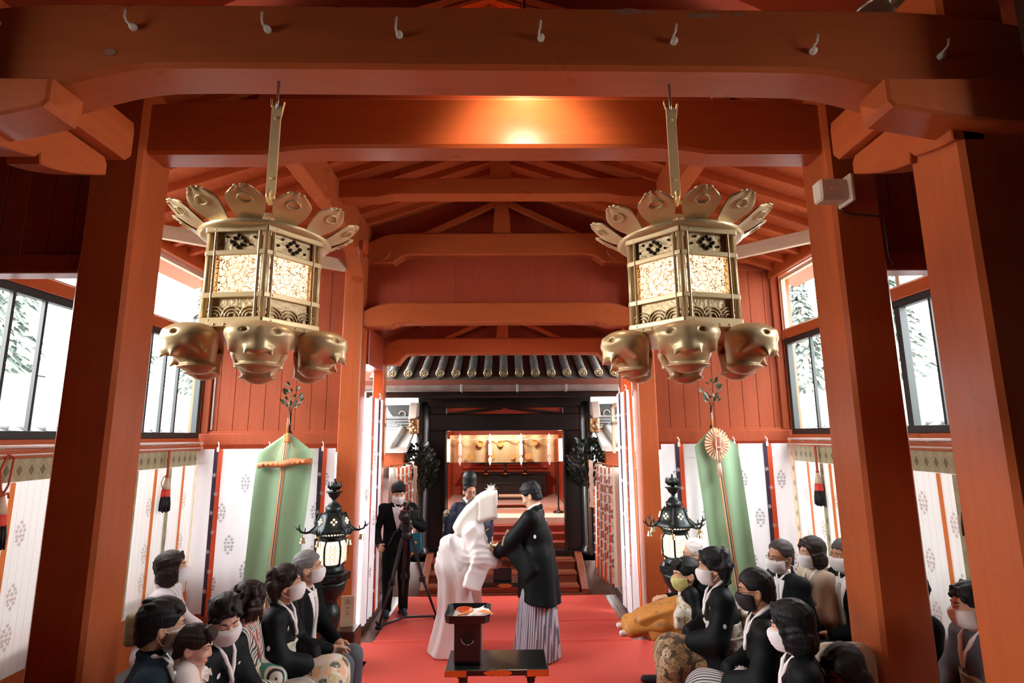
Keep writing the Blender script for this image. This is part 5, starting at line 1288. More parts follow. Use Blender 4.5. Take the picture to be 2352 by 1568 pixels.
one('added_lamp_globe', lambda b: b.ball((0, 0, 0), .03), emit('added_beam_globe', (1, .8, .55), 3.0), parent=bl)
one('lamp_stem', lambda b: b.tube([(0, 0, .03), (0, 0, .8)], .008, 8), BLKP, parent=bl)
lamp('added_beam_bulb', 'POINT', (.14, 3.305, 4.585), 26, (1, .76, .48), .05)
pl = empty('ceiling_lamp', (2.36, 2.88, 4.62), 'ribbed glass ceiling lamp at the top edge, above the nearest beam', 'lamp')
one('glass_shade', shade, mat('ribbed_glass', (.42, .45, .42), .12, .3, coat=1), parent=pl)
one('lamp_stem', lambda b: b.tube([(0, 0, .1), (0, 0, .40)], .015, 8), BRASS, parent=pl)
# lamp hidden behind the nearest beam that lights the second one
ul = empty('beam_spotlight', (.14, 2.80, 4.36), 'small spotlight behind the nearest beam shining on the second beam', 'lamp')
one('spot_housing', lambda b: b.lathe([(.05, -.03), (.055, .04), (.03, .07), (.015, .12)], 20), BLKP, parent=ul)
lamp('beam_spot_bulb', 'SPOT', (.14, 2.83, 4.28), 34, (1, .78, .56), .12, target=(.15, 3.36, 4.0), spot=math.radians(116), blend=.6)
# =================================================================== PEOPLE
def skinm(name, c):
    return mat(name, c, .5, var=.25, vsc=14, vcol=(c[0]*.9, c[1]*.74, c[2]*.68), spec=.35)
SKIN = skinm('skin_light', (.62, .37, .25)); SKIN2 = skinm('skin_tan', (.48, .25, .15)); SKINF = skinm('skin_fair', (.68, .43, .32))
def hairm(name, c, r=.5):
    mt, n, l, b = newmat(name)
    v = coords(n, l, (70, 70, 7)); f = noise(n, l, v, 1.6, 4, .6)
    l.new(mixc(n, l, f, c, tuple(x*1.9+.003 for x in c)), b.inputs['Base Color']); b.inputs['Roughness'].default_value = r
    b.inputs['Specular IOR Level'].default_value = .25; bump(n, l, b, f, .7, .006); return mt
HBLACK = hairm('black_hair', (.007, .007, .009)); HBROWN = hairm('dark_brown_hair', (.014, .008, .006)); HGREY = hairm('grey_hair', (.13, .13, .13), .5); HWHITE = hairm('white_hair', (.55, .56, .57), .5)
EYEW = mat('eye_white', (.75, .72, .68), .3); EYED = mat('dark_iris', (.012, .008, .006), .15); LIPS = mat('lip_pink', (.45, .14, .11), .45)
MASKW = mat('white_face_mask', (.80, .80, .82), .8, bmp=.05); MASKB = mat('black_face_mask', (.012, .012, .014), .7)
def cloth(name, c, r=.75, sheen=.15, **k): return mat(name, c, r, bmp=k.pop('bmp', .25), bsc=k.pop('bsc', 9), sheen=sheen if max(c) > .05 else 0, spec=.5 if max(c) > .05 else .15, **k)
KBLACK = cloth('black_silk_crepe', (.0032, .005, .0062), .6, .05, bmp=.4); SUITB = cloth('black_suit_wool', (.0035, .0045, .006), .8, .05); NAVY = cloth('dark_navy_wool', (.012, .026, .040), .75, .1)
GREYT = cloth('grey_trouser_wool', (.085, .105, .13), .8, .1); WHITEC = cloth('white_shirt_cotton', (.80, .80, .82), .7, 0); SOCK = cloth('white_split_toe_sock', (.78, .77, .80), .7, 0)
LILAC = cloth('pale_lilac_silk', (.66, .62, .66), .6); BEIGE = cloth('beige_silk', (.50, .42, .31), .6); GREYK = cloth('slate_grey_silk', (.075, .078, .095), .65); PINKB = cloth('pale_pink_silk', (.58, .40, .32), .6)
COLLW = cloth('white_collar_silk', (.82, .80, .80), .6, 0); OBIW = cloth('white_gold_brocade', (.66, .62, .52), .5, .1, var=.6, vsc=22, vcol=(.48, .42, .30)); OBIG = cloth('olive_gold_obi', (.27, .20, .10), .5, .1, var=.8, vsc=20, vcol=(.10, .08, .04))
OBIT = cloth('taupe_obi', (.46, .42, .35), .55, .1, var=.6, vsc=16, vcol=(.25, .22, .19)); TIEW = cloth('silver_white_tie', (.62, .60, .56), .45, 0)
SHOEB = mat('black_slipper', (.010, .010, .011), .6); SHOEN = mat('navy_slipper', (.02, .035, .07), .7)
def blotch(name, base, cols, sc=7, th=.5, r=.6, vor=True):
    """cloth with scattered rounded motifs"""
    mt, n, l, b = newmat(name); v = coords(n, l)
    nz = n.new('ShaderNodeTexNoise'); nz.inputs['Scale'].default_value = sc*1.3; l.new(v, nz.inputs['Vector'])
    off = n.new('ShaderNodeVectorMath'); off.operation = 'MULTIPLY_ADD'; l.new(nz.outputs['Color'], off.inputs[0]); off.inputs[1].default_value = (.7/sc,)*3; l.new(v, off.inputs[2])
    vo = n.new('ShaderNodeTexVoronoi'); vo.inputs['Scale'].default_value = sc; l.new(off.outputs[0], vo.inputs['Vector'])
    sep = n.new('ShaderNodeSeparateColor'); l.new(vo.outputs['Color'], sep.inputs[0])
    st_ = [(i/len(cols), c) for i, c in enumerate(cols)]
    rr = n.new('ShaderNodeValToRGB'); rr.color_ramp.interpolation = 'CONSTANT'
    rr.color_ramp.elements[0].color = c4(cols[0]); rr.color_ramp.elements[1].position = 1/len(cols); rr.color_ramp.elements[1].color = c4(cols[1] if len(cols) > 1 else cols[0])
    for p, c in st_[2:]:
        e = rr.color_ramp.elements.new(p); e.color = c4(c)
    l.new(sep.outputs[0], rr.inputs[0])
    m_ = mth(n, l, 'LESS_THAN', vo.outputs['Distance'], th)
    fine = noise(n, l, v, sc*6, 2)
    m2 = mth(n, l, 'MULTIPLY', m_, mth(n, l, 'GREATER_THAN', fine, .42))
    l.new(mixc(n, l, m2, base, rr.outputs[0]), b.inputs['Base Color']); b.inputs['Roughness'].default_value = r
    bump(n, l, b, noise(n, l, v, 9, 3), .25, .004); return mt
def stripes(name, cols, freq, axis, r=.65, wob=.0):
    mt, n, l, b = newmat(name); v = coords(n, l); sp = n.new('ShaderNodeSeparateXYZ'); l.new(v, sp.inputs[0])
    x = mth(n, l, 'ADD', mth(n, l, 'ADD', mth(n, l, 'MULTIPLY', sp.outputs['X'], axis[0]), mth(n, l, 'MULTIPLY', sp.outputs['Y'], axis[1])), mth(n, l, 'MULTIPLY', sp.outputs['Z'], axis[2]))
    if wob: x = mth(n, l, 'ADD', x, mth(n, l, 'MULTIPLY', noise(n, l, v, 4, 2), wob))
    f = mth(n, l, 'FRACT', mth(n, l, 'MULTIPLY', x, freq))
    rr = n.new('ShaderNodeValToRGB'); rr.color_ramp.interpolation = 'CONSTANT'; k = len(cols)
    rr.color_ramp.elements[0].color = c4(cols[0]); rr.color_ramp.elements[1].position = 1/k; rr.color_ramp.elements[1].color = c4(cols[1])
    for i in range(2, k):
        e = rr.color_ramp.elements.new(i/k); e.color = c4(cols[i])
    l.new(f, rr.inputs[0]); l.new(rr.outputs[0], b.inputs['Base Color']); b.inputs['Roughness'].default_value = r
    bump(n, l, b, noise(n, l, v, 8, 3), .25, .005); return mt
FLORAL = blotch('floral_kimono_skirt', (.68, .60, .46), [(.72, .25, .12), (.75, .72, .66), (.80, .45, .25), (.10, .11, .09), (.55, .45, .22), (.78, .70, .55)], 14, .55)
GOLDPAT = blotch('gold_patterned_skirt', (.07, .045, .03), [(.46, .31, .15), (.36, .22, .11), (.52, .40, .24), (.28, .17, .08)], 16, .62)
FURI = stripes('striped_long_sleeve_kimono', [(.72, .68, .62), (.03, .03, .035), (.72, .68, .62), (.22, .05, .06), (.72, .68, .62), (.06, .24, .20), (.72, .68, .62), (.03, .03, .035)], 10, (1, .12, .45), wob=.05)
HAKAMA = stripes('grey_striped_hakama', [(.50, .52, .60), (.13, .14, .19)], 44, (.35, 1, 0))
HAKAMA2 = stripes('black_white_striped_hakama', [(.55, .53, .52), (.06, .06, .065)], 30, (1, .1, .35))
ORHAK = blotch('orange_gold_hakama', (.60, .25, .05), [(.40, .18, .06), (.56, .33, .12), (.34, .20, .09)], 15, .33)
PRIESTM = blotch('navy_robe_with_gold_roundels', (.010, .018, .05), [(.42, .33, .16), (.36, .30, .17)], 5.2, .30)
SILVERB = blotch('silver_gold_sash', (.62, .56, .45), [(.30, .20, .10), (.72, .70, .66), (.45, .30, .12)], 22, .5)
BABYW = cloth("white_baby_cotton", (.80, .75, .71), .8, .2, bmp=.4, bsc=25)
SHIRO = mat('white_wedding_silk', (.80, .78, .79), .38, bmp=.6, bsc=9, sheen=.3); HOODM = mat('white_hood_silk', (.80, .78, .74), .55, sheen=.1); PINKIN = mat('pale_pink_lining_silk', (.66, .40, .37), .5, bmp=.2, bsc=8)

def polyext(poly, hw, r=.02, flare=0):
    P_ = np.array(poly, float); n = len(P_)
    def f(p):
        q = p[:, 1:3]; d = np.full(len(p), 1e9); sg = np.ones(len(p))
        for i in range(n):
            a, b = P_[i], P_[i-1]; e = b-a; w = q-a; t = np.clip((w@e)/(e@e), 0, 1); dv = w-t[:, None]*e; d = np.minimum(d, (dv**2).sum(1))
            c1 = q[:, 1] >= a[1]; c2 = q[:, 1] < b[1]; c3 = e[0]*w[:, 1] > e[1]*w[:, 0]
            m_ = (c1 & c2 & c3) | (~c1 & ~c2 & ~c3); sg[m_] *= -1
        dp = np.sqrt(d)*sg+r; dx = np.abs(p[:, 0])-(hw+flare*(P_[:, 1].max()-p[:, 2]))+r
        return np.minimum(np.maximum(dp, dx), 0)+np.sqrt(np.maximum(dp, 0)**2+np.maximum(dx, 0)**2)-r
    lo, hi = P_.min(0), P_.max(0); H_ = hw+flare*(hi[1]-lo[1])
    return f, (np.array([-H_-.03, lo[0]-.03, lo[1]-.03]), np.array([H_+.03, hi[0]+.03, hi[1]+.03]))
class RAW_(SDF):
    def __init__(s, f, o=(0, 0, 0)): s.f = f; s.o = np.array(o, float)
    def eval(s, p, cull=True): return s.f(p-s.o)
HEADP = []                                            # canonical head, centred between the ears
def headsdf(f=False):
    s = SDF(); w = .95 if f else 1.0
    s.ell((0, -.012, .032), (.076*w, .095, .088), .03).ell((0, .028, -.035), (.060*w, .064, .078), .03)
    s.cap((-.03*w, .03, -.085), (.03*w, .03, -.085), .026, .026, .03).ell((0, .070, -.100), (.024*w, .018, .018), .025)
    s.cap((0, .088, .012), (0, .103, -.028), .0075, .012, .012).ell((.011, .094, -.032), (.009, .010, .008), .008).ell((-.011, .094, -.032), (.009, .010, .008), .008)
    for q in (-1, 1):
        s.ell((q*.036*w, .070, -.030), (.026, .020, .024), .025)
        s.cap((q*.012, .088, .026), (q*.045*w, .072, .024), .010, .008, .015)
        s.ell((q*.032*w, .097, .004), (.017, .016, .011), .012, sub=True)
        s.ell((q*.032*w, .076, .003), (.0165, .0135, .0135), .006)
        R_ = np.array(Matrix.Rotation(q*.35, 3, 'Z') @ Matrix.Rotation(.2, 3, 'X'))
        s.ell((q*.079*w, -.008, -.012), (.009, .021, .033), .010, R=R_).ell((q*.086*w, -.002, -.010), (.006, .009, .016), .006, R=R_, sub=True)
    s.ell((0, .086, -.066), (.022, .012, .007), .008).ell((0, .083, -.079), (.018, .012, .008), .008)
    s.cap((-.02, .100, -.0725), (.02, .100, -.0725), .003, .003, .004, sub=True)
    return s
HS = {False: headsdf(False), True: headsdf(True)}
def front(x, z, f):
    ys = np.linspace(.14, 0, 141); d = HS[f].eval(np.stack([np.full(141, x), ys, np.full(141, z)], 1), False)
    i = np.flatnonzero(d < 0); return float(ys[i[0]]) if len(i) else .05
HAIRC = {}
HLINE = {'short': ([-.14, -.07, -.03, -.012, .02, .045, .062, .085, .12], [-.085, -.085, -.05, .004, .008, .012, .045, .058, .060]),
         'baby': ([-.14, -.07, -.03, -.012, .02, .05, .066, .085, .12], [-.075, -.075, -.045, .0, .004, .008, .035, .045, .045]),
         'thin': ([-.14, -.07, -.03, -.012, .02, .040, .055, .075, .12], [-.080, -.080, -.05, .004, .010, .030, .065, .085, .088]),
         'bob': ([-.14, -.07, -.02, .03, .042, .056, .066, .085, .12], [-.115, -.12, -.12, -.115, -.08, .02, .045, .060, .062]),
         'shortw': ([-.14, -.07, -.035, -.015, .02, .045, .060, .085, .12], [-.105, -.10, -.075, -.012, -.012, .0, .040, .058, .060]),
         'updo': ([-.14, -.07, -.03, -.012, .02, .045, .062, .085, .12], [-.080, -.075, -.05, .0, .006, .012, .045, .060, .062])}
for a_, b_ in (('crew', 'short'), ('side', 'short'), ('wavy', 'shortw')): HLINE[a_] = HLINE[b_]
def hairmesh(style, f):
    if (style, f) in HAIRC: return HAIRC[style, f]
    s = SDF(); x = SDF(); g = random.Random(style); w = .95 if f else 1
    s.ell((0, -.012, .032), (.076*w, .095, .088), .03).ell((0, .010, -.030), (.062*w, .075, .080), .03).ell((0, -.045, -.035), (.060, .055, .075), .03)
    if style == 'side':
        for k in range(8): q = -.05+.014*k; x.chain([(q-.01, .045, .115), (q+.006, .088, .088), (q+.016, .096, .056+.005*math.sin(2.3*k))], [.016, .012, .005], .012)
    if style == 'short':
        for k in range(26): a = g.uniform(-1, 1); y0 = g.uniform(-.08, .05); zz = lambda yy: .118-4.2*max(0, yy+.0)**2-.02*a*a; x.chain([(a*.05, y0-.02, zz(y0-.02)), (a*.06+.004, y0+.012, zz(y0+.012)+.003), (a*.07+.008, y0+.035, zz(y0+.035))], [.012, .010, .005], .012)
    if style == 'bob':
        for q in (-1, 1): x.ell((q*.075*w, -.014, -.045), (.028, .062, .085), .03); x.chain([(q*.018, .075, .105), (q*.060*w, .066, .05), (q*.080*w, .046, -.01), (q*.076*w, .044, -.09)], [.014, .014, .012, .008], .02)
        x.ell((0, -.068, -.055), (.078, .045, .075), .03)
    if style == 'shortw':
        for k in range(16): a = g.uniform(-1, 1); x.chain([(a*.05, -.080, .09), (a*.075, -.108+.03*abs(a), .02), (a*.07, -.085+.02*abs(a), -.06+g.uniform(-.03, .01))], [.020, .018, .008], .03)
        for q in (-1, 1): x.chain([(q*.020, .078, .100), (q*.062*w, .066, .05), (q*.082*w, .030, .012), (q*.088*w, -.01, .0)], [.014, .013, .012, .008], .02); x.ell((q*.078*w, -.045, .0), (.018, .04, .05), .02)
    if style == 'updo':
        x.ell((0, -.112, -.015), (.055, .042, .052), .03).ell((.02, -.118, .02), (.038, .032, .032), .02)
        for k in range(10): a = g.uniform(-1, 1); x.chain([(a*.06, .0, .118), (a*.06, -.09, .07), (a*.04, -.13, -.01+g.uniform(-.03, .03))], [.014, .016, .014], .015)
        for q in (-1, 1): x.chain([(q*.018, .076, .104), (q*.062*w, .064, .048), (q*.082*w, .012, .018), (q*.07, -.06, .01)], [.013, .013, .012, .012], .02)
    if style == 'wavy':
        for k in range(34):
            a = g.uniform(-2.3, 2.3)-1.57; z0 = g.uniform(-.02, .09); c_, s_ = .086*math.cos(a), -.02+.105*math.sin(a)
            if s_ > .03: continue
            x.chain([(c_*.95, s_*.95, z0+.03), (c_*1.10, s_*1.08, z0-.01), (c_*1.0, s_, z0-.045), (c_*1.1, s_*1.05, z0-.08)], [.012, .016, .012, .004], .015)
        for q in (-1, 1): x.chain([(q*.02, .078, .100), (q*.066*w, .062, .045), (q*.080*w, .052, -.03), (q*.074, .060, -.075), (q*.080, .054, -.115)], [.014, .013, .009, .007, .003], .015)
        x.ell((0, -.105, -.035), (.06, .045, .055), .03)
    if style == 'baby':
        for k in range(8): q = -.05+.0143*k; x.chain([(q*.7, .05, .112), (q*.95, .086, .085), (q*1.05, .093, .052)], [.014, .011, .005], .012)
    ys, zs = HLINE[style]; vol = {'crew': .006, 'thin': .004, 'baby': .004}.get(style, .013)
    def post(p, d):
        t = .008+vol*np.clip((p[:, 2]+.02)/.10, 0, 1)
        st_ = .0016*np.sin(90*p[:, 0]+24*p[:, 1]+5*np.sin(45*p[:, 2]))+.0011*np.sin(190*p[:, 0]-50*p[:, 1]+9*p[:, 2])
        hl = np.interp(p[:, 1], ys, zs); a = d-t+st_; b = (hl-p[:, 2])*.75+.002*np.sin(140*p[:, 0])
        h = np.maximum(.012-np.abs(a-b), 0)/.012; r = np.maximum(a, b)+h*h*.003
        if x.p: r = np.minimum(r, x.eval(p, False)+st_)
        return r
    HAIRC[style, f] = surf(s, .006, post, (np.array([-.13, -.19, -.16]), np.array([.13, .15, .17]))); return HAIRC[style, f]
MASKC = {}
def maskmesh(f):
    if f in MASKC: return MASKC[f]
    s = headsdf(f); s.ell((0, .066, -.050), (.046, .052, .046), .05).ell((0, .04, -.06), (.066, .058, .06), .02)
    def post(p, d):
        q = np.abs(p-np.array([0, .095, -.060]))-np.array([.075, .075, .052])+.02
        bx = np.linalg.norm(np.maximum(q, 0), axis=1)+np.minimum(q.max(1), 0)-.02
        return np.maximum(d-.005+.0012*np.sin(p[:, 2]*330), bx)
    MASKC[f] = surf(s, .006, post); return MASKC[f]
def rot(turn, pitch, roll):                            # degrees; turn + = to own left, pitch + = down
    return np.array((Matrix.Rotation(math.radians(turn), 3, 'Z') @ Matrix.Rotation(math.radians(-pitch), 3, 'X') @ Matrix.Rotation(math.radians(roll), 3, 'Y')))
def hand(s, W, d, med, pn, sc, curl=.5, k=.006):
    """five-fingered hand from wrist W along d; med = direction of the thumb side, pn = palm-facing direction"""
    d = np.array(d, float); d /= np.linalg.norm(d); med = np.array(med, float); med -= d*(med@d); med /= np.linalg.norm(med); n_ = np.cross(d, med); pn = np.array(pn, float)
    if n_@pn < 0: n_ = -n_
    W = np.array(W, float); R = np.stack([med, d, n_], 1)
    s.cap(W-d*.01, W+d*.03*sc, .025*sc, .026*sc, .02); s.box(W+d*.052*sc, np.array([.037, .044, .0125])*sc, .012*sc, .018, R)
    for i, (o, L) in enumerate(((.029, .070), (.0095, .079), (-.010, .073), (-.028, .057))):
        b0 = W+(d*.090+med*o)*sc; sp_ = d+med*o*1.6
        c1 = curl*.7+.06*i; c2 = curl*1.5+.08*i
        e1 = sp_*math.cos(c1)+n_*math.sin(c1); e2 = sp_*math.cos(c2)+n_*math.sin(c2)
        m_ = b0+e1*L*.5*sc; s.cap(b0-d*.012*sc, m_, .0092*sc, .0084*sc, k); s.cap(m_, m_+e2*L*.5*sc, .0084*sc, .0066*sc, k)
    t0 = W+(d*.022+med*.026)*sc; e = d*.62+med*.66+n_*.42; e /= np.linalg.norm(e); t1 = t0+e*.040*sc; e2 = d*.85+med*.25+n_*.46; e2 /= np.linalg.norm(e2)
    s.cap(t0, t1, .0130*sc, .0105*sc, .012); s.cap(t1, t1+e2*.034*sc, .0102*sc, .0078*sc, k)
class Fig: pass
def skeleton(Ztop, sit=True, H=1.6, lean=6, head=(0, 0, 0), fem=False, armL=None, armR=None, hs=1.0, knee=None, kneeout=.10, elbow=.10, legdrop=None, neckf=.02):
    f = Fig(); f.s = s = H/1.65; f.hs = hs*(.94+.06*s); f.fem = fem; f.sit = sit; f.H = H
    la = math.radians(lean); f.u = u = np.array([0, math.sin(la), math.cos(la)]); f.fw = np.array([0, math.cos(la), -math.sin(la)])
    f.Rh = rot(*head); top = f.Rh@np.array([0, -.012, .118])*f.hs
    nu = np.array([0, math.sin(la*.6)+neckf*4, math.cos(la*.6)]); nu /= np.linalg.norm(nu)
    rel_neck = u*.49*s; rel_head = rel_neck+nu*.145*s
    z_hip = Ztop-top[2]-rel_head[2]
    f.hip = np.array([0, 0, z_hip]); f.neck = f.hip+rel_neck; f.hc = f.hip+rel_head; f.top = f.hc+top
    sw = (.150 if fem else .172)*s
    f.S = {q: f.hip+u*.435*s+np.array([q*sw, 0, 0]) for q in (-1, 1)}
    def dflt(q): return np.array([q*.07*s, .30*s, z_hip+.09*s]) if sit else np.array([q*.22*s, .08*s, z_hip-.02])
    f.W = {}
    for q, t in ((-1, armL), (1, armR)):
        f.W[q] = dflt(q) if t is None else (np.array([t[0]*s, t[1]*s, z_hip+t[2]*s]))
    f.E = {}
    for q in (-1, 1):
        S, W = f.S[q], f.W[q]; L1, L2 = .275*s, .245*s; dv = W-S; D = min(np.linalg.norm(dv), L1+L2-.002); dv /= np.linalg.norm(dv)
        f.W[q] = W = S+dv*D; a = (L1*L1-L2*L2+D*D)/(2*D); h = math.sqrt(max(0, L1*L1-a*a)); hint = np.array([q*(.5+elbow*4), -.35, -.8]); hint -= dv*(hint@dv); hint /= np.linalg.norm(hint)
        f.E[q] = S+dv*a+hint*h
    if sit:
        kz = z_hip-.01 if knee is None else knee[2]; f.K = {q: np.array([q*kneeout*s, (.41*s if knee is None else knee[1]), kz]) for q in (-1, 1)}
        az = max(.07, kz-.40*s) if legdrop is None else legdrop[1]; f.A = {q: np.array([q*kneeout*s, f.K[q][1]+(.02 if legdrop is None else legdrop[0]), az]) for q in (-1, 1)}
    else:
        f.K = {q: np.array([q*.095*s, .03, z_hip*.53]) for q in (-1, 1)}; f.A = {q: np.array([q*.10*s, -.01, .075]) for q in (-1, 1)}
    f.Hp = {q: f.hip+np.array([q*.085*s, 0, 0]) for q in (-1, 1)}
    return f
def headT(f, v): return f.hc+(np.asarray(v, float)*f.hs)@f.Rh.T
def bodysdf(f, hand_dir=None, feet=True):
    s = SDF(); sc = f.s; u = f.u
    for fn, c, R, k, sub in HS[f.fem].p:
        fn2 = (lambda fn: lambda p: fn(((p-f.hc)@f.Rh)/f.hs)*f.hs)(fn); s.p.append((fn2, headT(f, c), R*f.hs, k*f.hs, sub))
    nb = headT(f, (0, -.022, -.055)); s.cap(f.neck-u*.03*sc, nb, .054*sc*(.9 if f.fem else 1), .047*f.hs*(.9 if f.fem else 1), .02)
    tor = SDF()
    R = np.array(Matrix.Rotation(-math.atan2(u[1], u[2]), 3, 'X'))
    s.ell(f.hip+u*.31*sc, (.135*sc, .085*sc, .17*sc), .05, R).ell(f.hip+u*.05*sc, (.14*sc, .095*sc, .12*sc), .05, R).cap(f.hip+u*.1*sc, f.hip+u*.3*sc, .10*sc, .10*sc, .05)
    for q in (-1, 1):
        s.cap(f.neck-u*.02*sc, f.S[q], .045*sc, .045*sc, .03); s.cap(f.S[q], f.E[q], .044*sc, .036*sc, .02); s.cap(f.E[q], f.W[q], .036*sc, .025*sc, .02)
        d = f.W[q]-f.E[q]; d = d/np.linalg.norm(d); hd = d if hand_dir is None or hand_dir.get(q) is None else np.array(hand_dir[q][0], float)
        med = np.array([-q, .25, .1]); pn = (0, 0, -1); curl = .45
        if hand_dir and hand_dir.get(q): _, med, pn, curl = hand_dir[q]
        hand(s, f.W[q], hd, med, pn, sc*(1.0 if not f.fem else .93), curl)
        s.cap(f.Hp[q], f.K[q], .078*sc, .055*sc, .04); s.cap(f.K[q], f.A[q], .052*sc, .036*sc, .03)
        if feet: s.cap(f.A[q], f.A[q]+np.array([0, .02, -.03*sc]), .034*sc, .034*sc, .02); s.cap(f.A[q]+np.array([0, 0, -.035]), f.A[q]+np.array([q*.012, .15*sc, -.042]), .032*sc, .026*sc, .02)
    return s
def headbits(f, root, hair, hm, mask=None, glasses=False, eyes='open', brow=HBLACK, lip=True, earring=False):
    def put(name, VQ, mt): return mesh_np(name, headT(f, VQ[0]), VQ[1], mt, root)
    if hair: put('hair', hairmesh(hair, f.fem), hm)
    w = .95 if f.fem else 1
    T = lambda pts: [headT(f, p) for p in pts]
    for q in (-1, 1):
        if eyes == 'open':
            def ey(b):
                b.ball((q*.032*w, front(q*.032*w, .003, f.fem)-.0045, .003), (.0125, .0062, .0052), 0, 12); b.ball((q*.032*w, front(q*.032*w, .003, f.fem)-.001, .003), (.0058, .0035, .0050), 1, 10)
                b.v = [tuple(headT(f, v)) for v in b.v]
            one('eye', ey, [EYEW, EYED], parent=root)
        lid = [(q*(.018+.0095*k)*w, front(q*(.018+.0095*k)*w, .006 if eyes == 'open' else -.003, f.fem)+.0006, (.008 if eyes == 'open' else -.004)+(.0035 if eyes == 'open' else -.003)*math.sin(k*PI/3)) for k in range(4)]
        one('eyelash_line', lambda b: b.tube(T(lid), .0016*f.hs, 5), EYED, parent=root)
        br = [(q*(.014+.012*k)*w, front(q*(.014+.012*k)*w, .025, f.fem)+.001, .025+.004*math.sin(k*PI/3.2)) for k in range(4)]
        one('eyebrow', lambda b: b.tube(T(br), [.003*f.hs, .0034*f.hs, .003*f.hs, .0015*f.hs], 6), brow, parent=root)
    if lip and not mask:
        def lp(b):
            b.tube(T([(x, front(x, -.070, f.fem)+.0008, -.0695+.002*math.cos(x*90)) for x in np.linspace(-.020, .020, 7)]), [.001, .0035, .0042, .004, .0042, .0035, .001], 6)
        one('lips', lp, LIPS, parent=root)
    if mask:
        m_ = put('face_mask', maskmesh(f.fem), mask)
        for q in (-1, 1):
            one('ear_loop', lambda b: b.tube(T([(q*.062, .045, -.030), (q*.074, .012, -.012), (q*.082, -.012, .006), (q*.086, -.026, -.010), (q*.080, -.022, -.036), (q*.070, .005, -.070), (q*.056, .040, -.092)]), .0022*f.hs, 5), mask, parent=m_)
    if glasses:
        def gl(b):
            for q in (-1, 1):
                y = front(q*.032, -.002, f.fem)+.012
                b.tube(T([(q*.033+.022*math.cos(a), y-.004*abs(math.cos(a))*(1 if math.cos(a)*q > 0 else 0), -.002+.016*math.sin(a)) for a in [i*PI/8 for i in range(16)]]), .0016, 5, closed=True)
                b.tube(T([(q*.055, y-.006, .002), (q*.078, .03, .004), (q*.083, -.015, .002)]), .0016, 5)
            y = front(0, .005, f.fem)+.004; b.tube(T([(-.011, y+.006, .0), (0, y+.008, .004), (.011, y+.006, .0)]), .0016, 5)
        one('glasses', gl, mat('dark_spectacle_frame', (.02, .016, .014), .3), parent=root)
def along(f, p): return (p-f.hip)@f.u
def topsdf(f, kind, sleeve=None, inf=0, arms=True):
    s = SDF(); sc = f.s; u = f.u; R = np.array(Matrix.Rotation(-math.atan2(u[1], u[2]), 3, 'X')); i = inf
    if kind == 'suit':
        s.ell(f.hip+u*.30*sc, ((.178+i)*sc, (.118+i)*sc, .20*sc), .05, R).ell(f.hip+u*.10*sc, ((.172+i)*sc, (.128+i)*sc, .18*sc), .06, R).ell(f.hip+u*-.02*sc+f.fw*.01, ((.185+i)*sc, (.145+i)*sc, .12*sc), .05, R)
        for q in (-1, 1):
            s.cap(f.neck-u*.035*sc, f.S[q]+u*.005, .058*sc, .062*sc, .04)
            if not arms: continue
            s.cap(f.S[q], f.S[q]+(f.E[q]-f.S[q])*(.55 if getattr(f, 'short', False) else 1), .066*sc, .056*sc, .035); W = f.E[q]+(f.W[q]-f.E[q])*.93
            if not getattr(f, 'short', False): s.cap(f.E[q], W, .055*sc, .042*sc, .025)
        s.chain([f.neck+(-f.fw*.055+u*.03)*sc, f.neck+(-f.fw*.03+u*.025)*sc+np.array([.055*sc, 0, 0])], [.016*sc]*2, .02).chain([f.neck+(-f.fw*.055+u*.03)*sc, f.neck+(-f.fw*.03+u*.025)*sc-np.array([.055*sc, 0, 0])], [.016*sc]*2, .02)
    else:
        s.ell(f.hip+u*.29*sc, ((.162+i)*sc, (.115+i)*sc, .20*sc), .05, R).ell(f.hip+u*.12*sc, ((.158+i)*sc, (.125+i)*sc, .19*sc), .06, R).ell(f.hip+u*-.0*sc, ((.175+i)*sc, (.145+i)*sc, .13*sc), .05, R)
        for q in (-1, 1):
            if not arms: continue
            s.cap(f.neck-u*.04*sc, f.S[q]-u*.01, .055*sc, .066*sc, .06); s.cap(f.S[q]-u*.01, f.E[q], .072*sc, .074*sc, .05); W = f.E[q]+(f.W[q]-f.E[q])*.80; s.cap(f.E[q], W, .072*sc, .060*sc, .03)
            d = W-f.E[q]; L = np.linalg.norm(d); d /= L; up = np.array([0, 0, 1.]); up -= d*(up@d); up /= np.linalg.norm(up); n_ = np.cross(d, up); Rm = np.stack([d, n_, up], 1)
            dr = .17 if sleeve is None else sleeve
            if dr > 0: s.box(f.E[q]+d*L*.52-up*dr*.55*sc, (L*.62, .040*sc, dr*sc), .035*sc, .05, Rm)
        for q in (-1, 1):                               # outer collar band
            s.chain([f.neck+(-f.fw*.082+u*.035)*sc, f.neck+(-f.fw*.045+u*.03)*sc+np.array([q*.066*sc, 0, 0]), f.neck+(f.fw*.03-u*.012)*sc+np.array([q*.074*sc, 0, 0]), f.neck+(f.fw*.095-u*.10)*sc+np.array([q*.042*sc, 0, 0]), f.neck+(f.fw*.118-u*.22)*sc+np.array([-q*.02*sc, 0, 0])], [.019*sc]*5, .012)
    return s
def wrinkle(sd, f, amp=.004, fr=16):
    def post(p, d):
        return d+amp*np.sin(fr*p[:, 2]+5*np.sin(7*p[:, 0]+3)+4*p[:, 1])*np.sin(fr*.6*p[:, 0]+4*np.sin(6*p[:, 2]))
    return post
